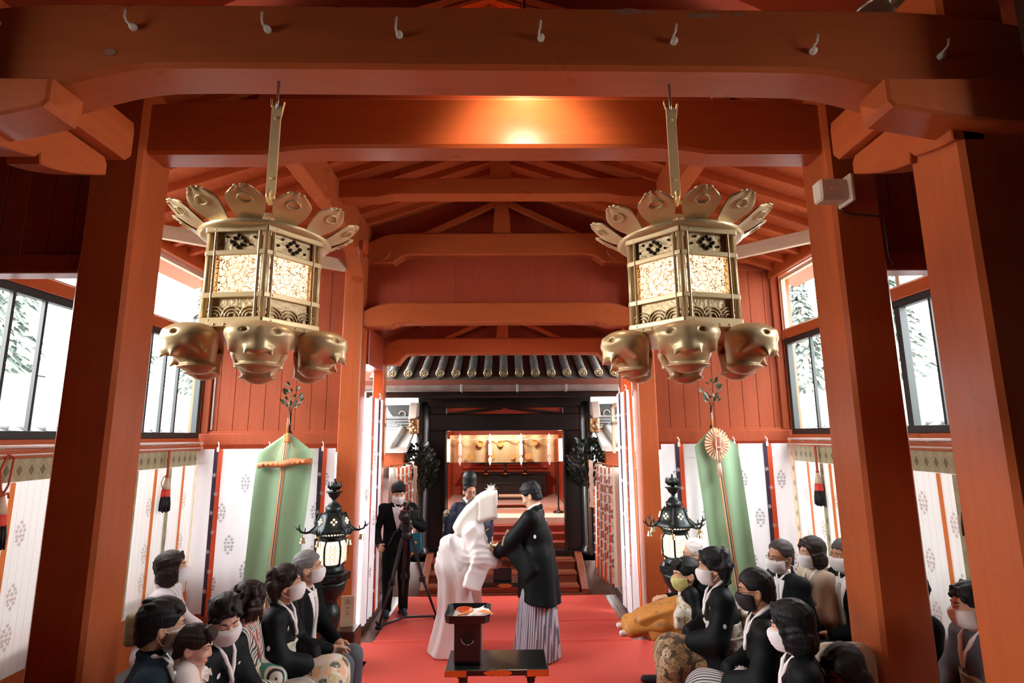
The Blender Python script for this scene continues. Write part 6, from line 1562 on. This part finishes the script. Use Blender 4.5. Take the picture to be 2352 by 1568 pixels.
def person(label, at, face, cloth_='kimono', sit=True, H=1.6, lean=6, turn=0, pitch=0, roll=0, fem=False, armL=None, armR=None, skin=SKIN, hair='short', hm=HBLACK, top=KBLACK, skirt=None, obi=None, short=False,
           mask=MASKW, glasses=False, eyes='open', hands=None, hs=1.0, shirt=WHITEC, tie=TIEW, trous=None, shoe=SHOEB, sleeve=None, crestm=True, cat='person', vox=.0068, cvox=.010, elbow=.03, kneeout=.10, collar=COLLW, knot=True, stiff=.004, legs=True, lip=True, legdrop=None, knee=None, extra=None):
    """at: world position of the top of the head; face: compass angle of the body in degrees (0 = +X, 90 = +Y)"""
    f = skeleton(at[2], sit, H, lean, (turn, pitch, roll), fem, armL, armR, hs, elbow=elbow, kneeout=kneeout, legdrop=legdrop, knee=knee)
    rz = math.radians(face-90); c, s_ = math.cos(rz), math.sin(rz); tx_, ty_ = f.top[0]*c-f.top[1]*s_, f.top[0]*s_+f.top[1]*c
    loc = (at[0]-tx_, at[1]-ty_, 0)
    if not sit: pass
    V, Q = surf(bodysdf(f, hands, legs), vox)
    root = mesh_np('person', V, Q, skin, None, True, loc, rz); tag(root, label, cat)
    headbits(f, root, hair, hm, mask, glasses, eyes, hm if hm is not HWHITE else HGREY, lip)
    sc, u, fw = f.s, f.u, f.fw
    f.short = short
    ts = topsdf(f, 'suit' if cloth_ == 'suit' else 'kimono', sleeve)
    tt = topsdf(f, 'suit' if cloth_ == 'suit' else 'kimono', sleeve, 0, False)
    tv = surf(ts, cvox, wrinkle(ts, f, stiff))
    mesh_np('jacket' if cloth_ == 'suit' else 'kimono', tv[0], tv[1], top, root)
    X = np.array([1., 0, 0])
    if cloth_ == 'suit':
        def wedge(p, d, lo, hi, w0, w1, off):
            z = along(f, p)/sc; y = (p-f.hip)@fw; t = np.clip((z-lo)/(hi-lo), 0, 1); w = (w0+(w1-w0)*t)*sc
            return np.maximum.reduce([d-off, np.abs(p[:, 0])-w, lo*sc-z*sc, z*sc-hi*sc, .02-y])
        if shirt: 
            sv = surf(tt, .006, lambda p, d: wedge(p, d, .19, .475, .006, .075, .005)); mesh_np('shirt', sv[0], sv[1], shirt, root)
            cs = SDF()
            for q in (-1, 1): cs.chain([f.neck+(-fw*.05+u*.035)*sc, f.neck+(u*.03)*sc+X*q*.056*sc, f.neck+(fw*.045+u*.0)*sc+X*q*.04*sc, f.neck+(fw*.078-u*.03)*sc+X*q*.012*sc], [.014*sc]*4, .01)
            cv = surf(cs, .0065); mesh_np('shirt_collar', cv[0], cv[1], shirt, root)
        if tie:
            tv2 = surf(tt, .006, lambda p, d: wedge(p, d, .12, .445, .034, .018, .013)); mesh_np('necktie', tv2[0], tv2[1], tie, root)
        for q in (-1, 1):
            if shirt: one('shirt_cuff', lambda b: b.tube([f.E[q]+(f.W[q]-f.E[q])*.90, f.E[q]+(f.W[q]-f.E[q])*.985], [.040*sc, .036*sc], 14), shirt, parent=root)
    else:
        def onsurf(x, z):
            o = f.hip+X*x+u*z*sc; y = np.linspace(.26, -.02, 113)*sc; d = ts.eval(o[None]+y[:, None]*fw[None], False); i_ = np.flatnonzero(d < 0)
            return o+fw*(y[i_[0]] if len(i_) else .1)
        def ib(b):
            for q in (-1, 1):
                pts = [f.neck+(-fw*.074+u*.058)*sc, f.neck+(-fw*.052+u*.056)*sc+X*q*.042*sc, f.neck+(-fw*.010+u*.042)*sc+X*q*.060*sc, f.neck+(fw*.030+u*.012)*sc+X*q*.058*sc]
                pts += [onsurf(q*(.052-.060*t)*sc, .475-.17*t)+fw*.004*(1+q*.6) for t in (.12, .3, .5, .7, .88, 1)]
                b.tube(pts, [.012*sc]+[.0135*sc]*6+[.013*sc, .012*sc, .009*sc], 8)
        one('inner_collar', ib, collar, parent=root)
        if obi:
            ov = surf(tt, .009, lambda p, d: np.maximum.reduce([d-.012, np.abs(along(f, p)-.175*sc)-.095*sc, np.abs(p[:, 0])-.178*sc])); o_ = mesh_np('obi', ov[0], ov[1], obi, root)
            if fem:
                ob2 = surf(tt, .009, lambda p, d: np.maximum.reduce([d-.018, np.abs(along(f, p)-.175*sc)-.010*sc, np.abs(p[:, 0])-.184*sc])); mesh_np('obi_cord', ob2[0], ob2[1], mat('pale_obi_cord', (.70, .62, .48), .6), o_)
            if knot:
                ks = SDF(); ks.box(f.hip+u*.19*sc-fw*.165*sc, (.115*sc, .055*sc, .125*sc), .045*sc, .02); kv = surf(ks, .011); mesh_np('obi_knot', kv[0], kv[1], obi, o_)
    # lower garment
    ls = SDF()
    if cloth_ == 'suit':
        for q in (-1, 1):
            ls.cap(f.Hp[q], f.K[q], .098*sc, .074*sc, .03); ls.cap(f.K[q], f.A[q]+np.array([0, 0, -.02]), .070*sc, .056*sc, .02)
        ls.ell(f.hip, (.16*sc, .13*sc, .11*sc), .04); nm = 'trousers'
    else:
        for q in (-1, 1):
            ls.cap(f.Hp[q], f.K[q], .11*sc, .10*sc, .09); ls.cap(f.K[q], f.A[q]+np.array([0, .01, .0]), .098*sc, .098*sc, .09)
        ls.cap(f.hip, (f.K[1]+f.K[-1])/2, .115*sc, .10*sc, .09); ls.cap((f.K[1]+f.K[-1])/2, (f.A[1]+f.A[-1])/2, .10*sc, .10*sc, .09); ls.ell(f.hip, (.17*sc, .145*sc, .12*sc), .05); nm = 'kimono_skirt'
    base = .035 if legdrop is None else -1
    lv = surf(ls, cvox, lambda p, d: np.maximum(wrinkle(ls, f, stiff, 12)(p, d), base-p[:, 2])); mesh_np(nm, lv[0], lv[1], trous if cloth_ == 'suit' else (skirt or top), root)
    for q in (-1, 1):
        fs = SDF(); a = f.A[q]; fs.cap(a+np.array([0, -.015, -.035*sc]), a+np.array([q*.012, .155*sc, -.042*sc]), .040*sc, .034*sc, .02).cap(a, a+np.array([0, 0, -.03]), .045*sc, .04*sc, .02)
        fv = surf(fs, .009, lambda p, d: np.maximum(d, .014-p[:, 2])); mesh_np('slipper' if shoe is not SOCK else 'sock', fv[0], fv[1], shoe, root)
    if crestm and cloth_ == 'kimono' and top in (KBLACK,):
        def cr(b):
            for q in (-1, 1):
                for p0, n_ in ((f.E[q]+(f.S[q]-f.E[q])*.42, X*q+np.array([0, -.3, .1])), (f.hip+u*.37*sc+X*q*.085*sc, fw), ):
                    n_ = n_/np.linalg.norm(n_); p = p0+n_*.2; 
                    for _ in range(40):
                        dd = float(ts.eval(p[None], False)[0])
                        if dd < .0008: break
                        p = p-n_*dd*.9
                    p = Vector(p); nv = Vector(n_); t1 = nv.cross(Vector((0, 0, 1))).normalized(); t2 = t1.cross(nv)
                    b.add([p+nv*.004+(t1*math.cos(a)*.013+t2*math.sin(a)*.016) for a in [i*PI/6 for i in range(12)]], [tuple(range(12))])
        one('family_crest', cr, WHITEC, parent=root)
    if extra: extra(f, root)
    return root, f
LAP = {q: ((-q*.85, .5, -.25), (-q*.3, .8, .3), (0, 0, -1), .5) for q in (-1, 1)}
def bench(x0, x1, y0, y1, h, label):
    r = empty('bench', ((x0+x1)/2, (y0+y1)/2, 0), label, 'bench'); w, d = (x1-x0)/2, (y1-y0)/2
    one('seat', lambda b: b.box(-w, w, -d, d, h-.06, h, .015), BLKP, parent=r)
    for x in (-w+.05, w-.05):
        for y in (-d+.06, d-.06): one('leg', lambda b: b.box(x-.02, x+.02, y-.02, y+.02, 0 if x*0 == 0 else 0, h-.06, .004), BLKP, parent=r)
bench(-2.15, -1.62, 2.75, 4.62, .34, 'black bench under the front row of guests on the left')
bench(-3.05, -2.60, 3.9, 4.9, .34, 'black bench under the woman in pale lilac by the left blind')
bench(1.62, 2.1, 2.75, 5.4, .34, 'black bench under the front row of guests on the right')
bench(2.35, 2.95, 4.3, 5.3, .34, 'black bench under the guests seated at the right striped curtain')
bench(2.72, 3.1, 2.7, 3.9, .34, 'black bench under the women at the right picture edge')

# ---------------------------------------------------------------- guests on the left
person('woman in a pale lilac kimono with a white mask, alone by the left blind', (-2.63, 4.50, 1.27), 15, fem=True, H=1.56, turn=5, pitch=-8, hair='bob', hm=HBROWN, top=LILAC, obi=OBIG, hands=LAP, skirt=LILAC)
def standcollar(f, root):
    s = SDF(); s.chain([f.neck+(f.u*.04)+np.array([.055*math.cos(a), .055*math.sin(a), 0]) for a in [i*PI/6 for i in range(13)]], [.014]*13, .01); v = surf(s, .007); mesh_np('stand_collar', v[0], v[1], SUITB, root)
person('dark-haired man in a navy jacket seen from behind, lower left', (-1.745, 2.99, 1.335), 30, 'suit', H=1.72, turn=10, pitch=8, hair='short', hm=HBLACK, top=NAVY, trous=SUITB, hands=LAP, skin=SKIN, tie=None, shirt=WHITEC, extra=standcollar, vox=.0062, armR=(.02, .30, .14), armL=(-.10, .30, .10))
def frill(f, root):
    def ruff(b, c, ax, r0, r1, n):
        ax = Vector(ax).normalized(); x = ax.orthogonal().normalized(); y = ax.cross(x)
        b.grid(lambda u, v: Vector(c)+(x*math.cos(2*PI*u)+y*math.sin(2*PI*u))*(r0+(r1-r0)*v)+ax*(.010*v+.012*v*math.sin(2*PI*u*n)), 120, 5)
        b.grid(lambda u, v: Vector(c)+(x*math.cos(2*PI*u)+y*math.sin(2*PI*u))*(r0+(r1-r0)*v)+ax*(.006+.010*v+.012*v*math.sin(2*PI*u*n)), 120, 5, flip=True)
    for q in (-1, 1): one('frill', lambda b: ruff(b, f.S[q]+(f.E[q]-f.S[q])*.5, f.E[q]-f.S[q], .026, .060, 9), BABYW, parent=root)
    one('frill', lambda b: ruff(b, f.neck, (0, .1, -1), .030, .062, 11), BABYW, parent=root)
person('little girl in a white frilled dress on the lap of the man in navy', (-1.545, 2.96, 1.225), 15, 'suit', H=.86, lean=4, turn=-4, pitch=14, fem=True, hs=.84, hair='baby', hm=HBROWN, top=BABYW, trous=BABYW, shirt=None, tie=None, mask=None, skin=SKINF, shoe=SOCK, extra=frill, short=True, armR=(.10, .25, .18), armL=(-.1, .3, .16), vox=.006, knee=(0, .19, .80), legdrop=(.05, .60))
person('woman in a black kimono looking down over her white mask, beside the little girl', (-1.60, 3.335, 1.248), -12, fem=True, H=1.58, lean=10, turn=-34, pitch=20, roll=6, hair='updo', hm=HBLACK, top=KBLACK, obi=OBIW, hands=LAP, skin=SKINF, eyes='closed', vox=.0062, armR=(.02, .34, .10), armL=(-.06, .36, .06))
person('woman in a striped long-sleeved kimono with wavy dark hair, third row on the left', (-1.63, 3.69, 1.244), 8, fem=True, H=1.58, turn=42, pitch=6, hair='wavy', hm=HBROWN, top=FURI, obi=mat('pale_gold_green_obi', (.58, .55, .36), .5, var=.7, vsc=18, vcol=(.62, .45, .25)), hands=LAP, skin=SKINF, mask=None, collar=cloth('red_white_collar', (.55, .16, .12), .6, 0, var=.8, vsc=60, vcol=(.7, .6, .55)), sleeve=.16)
person('woman in a black kimono with a floral skirt, beside the grey-haired man', (-1.575, 4.08, 1.253), 4, fem=True, H=1.60, turn=14, pitch=-6, hair='shortw', hm=HBROWN, top=KBLACK, skirt=FLORAL, obi=OBIW, hands=LAP)
person('grey-haired man in black jacket and grey trousers beside the left standing lantern', (-1.566, 4.50, 1.27), -4, 'suit', H=1.70, turn=18, pitch=-4, hair='crew', hm=HGREY, top=SUITB, trous=GREYT, hands=LAP, skin=SKIN, tie=TIEW)

# ---------------------------------------------------------------- guests on the right
person('white-haired man with glasses and a pink-white mask holding the boy', (1.66, 5.06, 1.235), 172, 'suit', H=1.66, lean=10, turn=-6, pitch=8, hair='thin', hm=HWHITE, top=SUITB, trous=GREYT, glasses=True, skin=SKIN, armR=(.12, .36, .22), armL=(-.12, .36, .22))
def boybits(f, root):
    pf, bd = polyext([(-.05, .22), (.10, .20), (.36, .135), (.46, .085), (.47, .05), (.27, -.17), (.02, -.23), (-.06, -.1)], .13, .03, .10)
    h = RAW_(pf, f.hip)
    def post(p, d):
        q = p-f.hip; a = np.arctan2(q[:, 2]-.22, q[:, 1]+.05); return d+.014*np.abs(np.sin(a*9+q[:, 0]*4))*np.clip(q[:, 1]*3, .1, 1)-.006
    v = surf(h, .008, post, (bd[0]+f.hip-.02, bd[1]+f.hip+.02)); mesh_np('pleated_hakama', v[0], v[1], ORHAK, root)
    s = SDF(); H = f.hip
    s.chain([H+np.array([-.10, .10, .22]), H+np.array([-.175, .09, .16]), H+np.array([-.19, .06, .06]), H+np.array([-.20, .05, -.10])], [.035, .045, .036, .044], .02); s.chain([H+np.array([-.16, .09, .18]), H+np.array([-.18, .13, .12]), H+np.array([-.185, .14, .05])], [.035, .045, .04], .03)
    v = surf(s, .007, lambda p, d: d+.006*np.sin(60*p[:, 1]+20*p[:, 2])); mesh_np('knotted_sash', v[0], v[1], SILVERB, root)
YELM = mat('pale_yellow_face_mask', (.72, .58, .20), .8, var=.8, vsc=30, vcol=(.15, .32, .15))
person('boy in black top and orange hakama with white socks, sitting on a lap', (1.535, 4.93, 1.105), 176, 'kimono', H=1.05, lean=2, turn=8, pitch=6, hair='baby', hm=HBLACK, top=KBLACK, skirt=ORHAK, obi=SILVERB, knot=False, mask=YELM, hs=1.1, skin=SKIN, shoe=SOCK, knee=(0, .26, .60), legdrop=(.24, .56), crestm=False, extra=boybits, kneeout=.13, armL=(-.16, .20, .10), armR=(.16, .20, .10), sleeve=.16)
person('woman in a black kimono with short black hair, in front of the boy', (1.555, 4.30, 1.30), 168, fem=True, H=1.62, lean=6, turn=-6, pitch=4, hair='shortw', hm=HBLACK, top=KBLACK, skirt=GOLDPAT, obi=blotch('white_olive_obi', (.62, .60, .54), [(.30, .30, .20), (.70, .68, .62), (.16, .17, .14)], 13, .4), hands=LAP, hs=1.06)
def pompom(f, root):
    c = f.hip+f.fw*.19+f.u*.17
    def fn(b):
        r_ = random.Random(5)
        for k in range(260):
            d = Vector((r_.gauss(0, 1), r_.gauss(0, 1), r_.gauss(0, 1))).normalized(); b.tube([Vector(c)+d*.015, Vector(c)+d*(.045+.01*r_.random())], [.005, .002], 4)
        for q in (-1, 1): b.tube([c, c+np.array([q*.012, .02, -.08]), c+np.array([q*.02, .0, -.17])], [.009, .011, .014], 8)
    one('fluffy_cord', fn, mat('white_silk_pompom', (.78, .72, .74), .8), parent=root)
person('man in a black haori with a black mask and glasses, on the right', (1.555, 3.62, 1.31), 160, 'kimono', H=1.70, lean=8, turn=-2, pitch=8, hair='crew', hm=HBLACK, top=KBLACK, skirt=HAKAMA2, mask=MASKB, glasses=True, hands=LAP, skin=SKIN2, knot=False, vox=.0062, crestm=False, extra=pompom)
person('woman in a black kimono with a glossy black bob, nearest on the right', (1.49, 3.06, 1.275), 158, fem=True, H=1.58, lean=8, turn=-8, pitch=8, hair='bob', hm=HBLACK, top=KBLACK, obi=OBIW, hands=LAP, skin=SKINF, vox=.0058, cvox=.009)
person('elderly man in a black suit with a white tie by the right striped curtain', (2.21, 4.60, 1.30), 186, 'suit', H=1.64, lean=14, turn=12, pitch=8, roll=-8, hair='thin', hm=hairm('thin_dark_hair', (.03, .026, .024)), top=SUITB, trous=SUITB, glasses=True, hands=LAP, skin=SKIN2)
person('woman in a beige kimono with an olive obi, between two suited men on the right', (2.585, 4.82, 1.28), 184, fem=True, H=1.60, turn=2, pitch=2, hair='bob', hm=HBROWN, top=BEIGE, obi=OBIG, hands=LAP, skin=SKIN, knot=False)
person('man in a black suit and grey tie half hidden by the right thick pillar', (2.70, 4.55, 1.315), 184, 'suit', H=1.70, turn=6, pitch=2, hair='crew', hm=hairm('greying_hair', (.05, .048, .046)), top=SUITB, trous=SUITB, hands=LAP, skin=SKIN2, tie=mat('grey_tie', (.33, .32, .30), .5))
person('girl with glasses and a white mask looking down by the right thick pillar', (1.715, 3.05, 1.05), 175, 'suit', H=1.25, turn=16, pitch=22, fem=True, hair='bob', hm=HBLACK, top=cloth('pale_dress', (.66, .64, .66), .7), trous=SUITB, shirt=None, tie=None, glasses=True, skin=SKINF, eyes='closed', hands=LAP)
person('woman in a slate grey kimono with a taupe obi, right of the right thick pillar', (2.72, 3.38, 1.272), 172, fem=True, H=1.60, turn=-2, pitch=4, hair='updo', hm=HBLACK, top=GREYK, obi=OBIT, hands=LAP, skin=SKIN, knot=False, vox=.0062)
person('woman in a pale pink kimono at the right picture edge', (2.69, 3.04, 1.26), 184, fem=True, H=1.58, turn=4, pitch=16, hair='updo', hm=HBLACK, top=PINKB, obi=OBIW, hands=LAP, skin=SKINF, eyes='closed', knot=False, vox=.0062)
person('guest in black whose head is hidden behind the right thick pillar', (2.80, 4.02, 1.20), 178, 'kimono', H=1.62, fem=True, hair='shortw', hm=HBLACK, top=KBLACK, hands=LAP, knot=False, crestm=False)
ch = empty('padded_chair', (1.92, 3.36, 0), 'beige padded chair back behind the girl with glasses', 'chair')
one('backrest', lambda b: b.prism([(-.18, .60)]+[(-.18+.09*(1-math.cos(t)), .88+.09*math.sin(t)) for t in [i*PI/10 for i in range(6)]]+[(.18-.09*(1-math.cos(t)), .88+.09*math.sin(t)) for t in [PI/2-i*PI/10 for i in range(6)]]+[(.18, .60)], -.03, .03, bev=.015), mat('beige_upholstery', (.50, .44, .36), .8, var=.3), parent=ch)
one('seat', lambda b: b.box(-.18, .18, .03, .45, .34, .41, .03), mat('beige_upholstery', (.5, .44, .36)), parent=ch)
for x in (-.17, .14): one('leg', lambda b: (b.box(x, x+.03, -.02, .02, 0, .62, .004), b.box(x, x+.03, .40, .44, 0, .36, .004)), BLKP, parent=ch)

# ---------------------------------------------------------------- cameraman
CH = {1: ((.2, .9, .1), (-.4, .2, .9), (-.9, 0, 0), 1.0), -1: ((.5, .8, .0), (.3, -.2, .9), (1, 0, 0), 1.0)}
person('cameraman in a black suit and white mask bending over the video camera', (-1.35, 7.10, 1.57), -76, 'suit', sit=False, H=1.66, lean=8, turn=6, pitch=24, hair='side', hm=HBLACK, top=SUITB, trous=SUITB, tie=None, shirt=WHITEC, shoe=SHOEN, eyes='closed', armR=(.20, .30, .02), armL=(-.14, .30, .30), hands=CH, cvox=.011, elbow=.08)
pb = one('belt_pouch', lambda b: (b.prism([(-.075, .10), (.075, .12), (.085, -.08), (.04, -.13), (-.06, -.11)], -.03, .03, bev=.012),), mat('teal_canvas', (.01, .14, .22), .7, var=.3), 'teal pouch hanging at the cameraman hip', 'bag', loc=(-1.13, 7.10, .86))
one('gold_badge', lambda b: b.tube([(.0, -.036, .0), (.0, -.030, .0)], .022, 16), GOLD, parent=pb)
# ---------------------------------------------------------------- priest
def priest(f, root):
    s = SDF(); s.cap((0, -.03, .11), (0, -.035, .18), .094, .084, .02); s.ell((0, -.035, .185), (.084, .098, .07), .03)
    v = surf(s, .007, lambda p, d: np.maximum(d, .075+.15*(p[:, 1]*-.35)-p[:, 2])); mesh_np('tall_black_hat', headT(f, v[0]), v[1], mat('black_lacquered_gauze', (.012, .022, .026), .45, bmp=.3, bsc=120), root)
    w = SDF()
    for q in (-1, 1): w.box(f.S[q]+np.array([q*.08, 0, -.28]), (.10, .07, .26), .05, .05, taper=.0)
    v = surf(w, .011, wrinkle(w, f, .008)); mesh_np('wide_sleeve', v[0], v[1], PRIESTM, root)
    s2 = SDF()
    for q in (-1, 1): s2.chain([f.neck+np.array([0, -.06, .06]), f.neck+np.array([q*.06, -.01, .05]), f.neck+np.array([q*.05, .06, .01]), f.neck+np.array([0, .09, -.05])], [.018]*4, .01)
    v = surf(s2, .007); mesh_np('white_neckband', v[0], v[1], COLLW, root)
person('priest in a navy robe with gold roundels and a tall black hat, behind the bride', (-.478, 7.40, 1.555), -62, 'kimono', sit=False, H=1.60, turn=-4, pitch=10, hair='thin', hm=HBLACK, top=PRIESTM, skirt=mat('deep_navy_hakama', (.012, .014, .04), .7), mask=None, glasses=True, armL=(-.06, .24, .22), armR=(.06, .24, .22), hands=LAP, shoe=SOCK, extra=priest, knot=False, sleeve=.10, lip=True)

# ---------------------------------------------------------------- groom
def groom(f, root):
    s = SDF(); u = f.u; z0 = .50
    R = None
    s.ell(f.hip+u*.33, (.190, .125, .17), .05).cap(f.hip+u*.2, (0, -.01, z0), .17, .215, .08)
    for q in (-1, 1):
        s.cap((q*.09, -.03, .95), (q*.13, -.06, z0), .12, .15, .08)
        s.cap(f.neck-u*.05, f.S[q], .060, .072, .06); s.cap(f.S[q], f.E[q], .076, .082, .05); W = f.E[q]+(f.W[q]-f.E[q])*.62; s.cap(f.E[q], W, .078, .070, .03)
        d = W-f.E[q]; L = np.linalg.norm(d); d /= L; up = np.array([0, 0, 1.]); up -= d*(up@d); up /= np.linalg.norm(up)
        s.box(f.E[q]+d*L*.30-up*.17, (L*.62, .034, .22), .03, .04, np.stack([d, np.cross(d, up), up], 1))
        s.chain([f.neck+np.array([0, -.085, .035]), f.neck+np.array([q*.066, -.045, .03]), f.neck+np.array([q*.075, .03, -.012]), f.neck+np.array([q*.06, .11, -.14]), (q*.05, .16, .98), (q*.06, .17, .60)], [.020]*6, .012)
    def post(p, d):
        a = np.arctan2(p[:, 0], p[:, 1]); lowr = np.clip((1.2-p[:, 2])/.6, 0, 1)
        return np.maximum(d+.010*lowr*np.sin(a*7+p[:, 2]*2)+.003*np.sin(14*p[:, 2]+6*p[:, 0]), (.545+.10*p[:, 1]-.06*np.cos(a)*0)-p[:, 2])
    v = surf(s, .009, post); mesh_np('black_haori', v[0], v[1], KBLACK, root)
    h = SDF(); h.cap((0, .0, .85), (0, .02, .0), .16, .235, .05); h.cap((-.09, .02, .6), (-.13, .04, .0), .12, .16, .06).cap((.09, .02, .6), (.13, .04, .0), .12, .16, .06)
    def post2(p, d):
        a = np.arctan2(p[:, 0], p[:, 1]-.02); k = np.clip((.8-p[:, 2])/.7, 0, 1); t = (a*9/PI) % 1.0
        return np.maximum(d+.020*k*(t-.5), .02-p[:, 2])
    v = surf(h, .009, post2); mesh_np('striped_hakama', v[0], v[1], HAKAMA, root)
    def mon(b):
        for p0, n_ in (((0, -.30, 1.30), (0, 1, .0)), ((-.4, -.02, 1.19), (1, .05, -.1))):
            p = np.array(p0, float); n_ = np.array(n_, float); n_ /= np.linalg.norm(n_)
            for _ in range(60):
                dd = float(s.eval(p[None], False)[0])
                if dd < .001: break
                p = p+n_*dd*.9
            nv = -Vector(n_); p = Vector(p); t1 = nv.cross(Vector((0, 0, 1))).normalized(); t2 = t1.cross(nv)
            b.add([p+nv*.006+(t1*math.cos(a)*.014+t2*math.sin(a)*.019) for a in [i*PI/6 for i in range(12)]], [tuple(range(12))])
    one('family_crest', mon, WHITEC, parent=root)
GH = {1: ((.0, .9, -.15), (-.2, 0, 1), (-.3, 0, -1), .35), -1: ((.15, .9, -.1), (.2, 0, 1), (.3, 0, -1), .35)}
_, gf = person('groom in a black haori and grey striped hakama holding the hands of the bride', (.215, 5.86, 1.655), 166, 'kimono', sit=False, H=1.70, lean=5, turn=-4, pitch=26, hair='short', hm=HBLACK, top=KBLACK, skirt=HAKAMA, mask=None, glasses=True, eyes='closed', armL=(-.10, .40, .07), armR=(.06, .40, .08), hands=GH, shoe=SOCK, knot=False, sleeve=0, crestm=False, extra=groom, skin=SKIN, vox=.0058, cvox=.010)
fn_ = one('folding_fan', lambda b: (b.prism([(-.018, -.02), (.018, -.02), (.022, .13), (-.012, .13)], -.006, .006), b.prism([(-.03, -.03), (.0, -.03), (.005, .07), (-.028, .06)], -.012, -.004)), RAW, 'pale folding fan tucked at the chest of the groom', 'fan', loc=(-.02, 5.72, 1.10)); fn_.rotation_euler = (0, .25, 0)
# ---------------------------------------------------------------- bride
def bride(f, root):
    hs = f.hs
    prof = [(.216, .200), (.222, -.070), (.005, -.118), (-.045, -.205), (-.13, -.26), (-.215, -.235), (-.245, -.155), (-.19, -.06), (-.117, .042), (.014, .165), (.117, .210)]
    pf, bd = polyext(prof, .118, .055, .05)              # hood: folded cloth standing out in front of the face
    h = RAW_(pf, f.hc)
    inner = SDF(); inner.cap(f.hc+np.array([0, .34, .02]), f.hc+np.array([0, .02, -.01]), .105, .098, .02)
    def post(p, d):
        q = p-f.hc; d = d+.004*np.sin(16*q[:, 1]-22*q[:, 2]+6*q[:, 0])*np.clip(.1-q[:, 1], 0, .3)*4
        crease = .006*np.exp(-((q[:, 1]-.015-.02*q[:, 2])/.012)**2)
        return np.maximum(d+crease, -inner.eval(p, False))
    v = surf(h, .0075, post, (bd[0]+f.hc, bd[1]+f.hc)); hd = mesh_np('white_hood', v[0], v[1], HOODM, root)
    def star(b):
        c = f.hc+np.array([0, .150, .215]); 
        for k in range(11):
            a = -1.7+k*.34; L = .05+.02*(k % 2)
            b.add([(c[0]-.012, c[1]+.012*math.cos(a+1.57), c[2]+.012*math.sin(a+1.57)), (c[0]+.02*math.sin(k), c[1]+L*math.sin(a), c[2]+L*math.cos(a)), (c[0]+.012, c[1]-.012*math.cos(a+1.57), c[2]-.012*math.sin(a+1.57)), (c[0], c[1]-.01, c[2]-.02)], [(0, 1, 2), (0, 3, 1), (2, 1, 3)])
        b.ball(c, .02)
    one('paper_flower', star, HOODM, parent=hd)
    s = SDF(); u = f.u; X = np.array([1., 0, 0])          # outer robe with train
    s.cap(f.neck-u*.05, f.hip+u*.16, .13, .165, .05); s.cap(f.hip+u*.20-f.fw*.17, f.hip+u*.02-f.fw*.15, .125, .13, .07)
    s.cap(f.hip+np.array([0, -.05, 0]), (0, -.07, .30), .185, .155, .08); s.cap((0, -.07, .32), (0, -.11, .02), .16, .185, .05); s.cap((0, -.14, .25), (0, -.24, .02), .10, .08, .08)
    for q in (-1, 1):
        s.cap(f.neck-u*.05, f.S[q], .08, .085, .05); s.cap(f.S[q], f.E[q], .09, .105, .05); W = f.E[q]+(f.W[q]-f.E[q])*.52; s.cap(f.E[q], W, .095, .075, .04)
        d = W-f.E[q]; L = np.linalg.norm(d); d /= L; up = np.array([0, 0, 1.]); up -= d*(up@d); up /= np.linalg.norm(up); n_ = np.cross(d, up); Rm = np.stack([d, n_, up], 1)
        s.box(f.E[q]+d*L*.05-up*.13+X*q*.045, (L*.88, .030, .175), .022, .035, Rm)
    def post2(p, d):
        a = np.arctan2(p[:, 0], p[:, 1]+.06); k = np.clip((1.0-p[:, 2])/.5, 0, 1)
        w1 = np.sin(31*(p[:, 2]+.55*p[:, 1])+4*np.sin(7*p[:, 1]+9*p[:, 0])+2*np.sin(13*p[:, 2])); w2 = np.sin(19*(p[:, 1]-.8*p[:, 2])+5*np.sin(6*p[:, 2]+4*p[:, 0]))
        up_ = np.clip((p[:, 2]-.60)/.25, 0, 1)
        fold = .014*k*np.sin(a*7+p[:, 2]*3+1.5*np.sin(4*p[:, 2]))+up_*(.007*np.abs(w1)+.008*np.abs(w2)-.006)
        return np.maximum(d+fold, .018-p[:, 2])
    v = surf(s, .008, post2); mesh_np('white_wedding_robe', v[0], v[1], SHIRO, root)
    cb = SDF()
    for q in (-1, 1): cb.chain([f.neck+np.array([q*.085, -.03, -.02]), f.neck+np.array([q*.105, .06, -.06]), f.neck+np.array([q*.10, .13, -.17])], [.028, .026, .02], .02)
    v = surf(cb, .008); mesh_np('robe_collar', v[0], v[1], SHIRO, root)
    t2 = SDF()
    for q in (-1, 1):
        W = f.E[q]+(f.W[q]-f.E[q])*.78; t2.cap(f.E[q], W, .058, .046, .02)
    v = surf(t2, .008); mesh_np('pink_sleeve_lining', v[0], v[1], PINKIN, root)
    t = SDF(); t.cap((0, .09, .95), (0, .10, .0), .115, .125, .05)
    v = surf(t, .01, lambda p, d: np.maximum(d+.006*np.sin(18*p[:, 0]+3*p[:, 2]), .02-p[:, 2])); mesh_np('pink_inner_robe', v[0], v[1], PINKIN, root)
BH = {1: ((-.05, .9, -.05), (-.4, 0, 1), (-.4, 0, 1), .5), -1: ((.05, .9, -.05), (.4, 0, 1), (.4, 0, 1), .5)}
person('bride in a white wedding kimono and a large white hood facing the groom', (-.285, 5.93, 1.50), 2, 'kimono', sit=False, H=1.58, lean=15, turn=-2, pitch=18, fem=True, hair='thin', hm=HBLACK, top=SHIRO, skirt=SHIRO, mask=None, eyes='closed', armL=(-.06, .40, .10), armR=(.06, .41, .07), hands=BH, skin=SKINF, shoe=SOCK, knot=False, sleeve=0, crestm=False, extra=bride, vox=.0058)
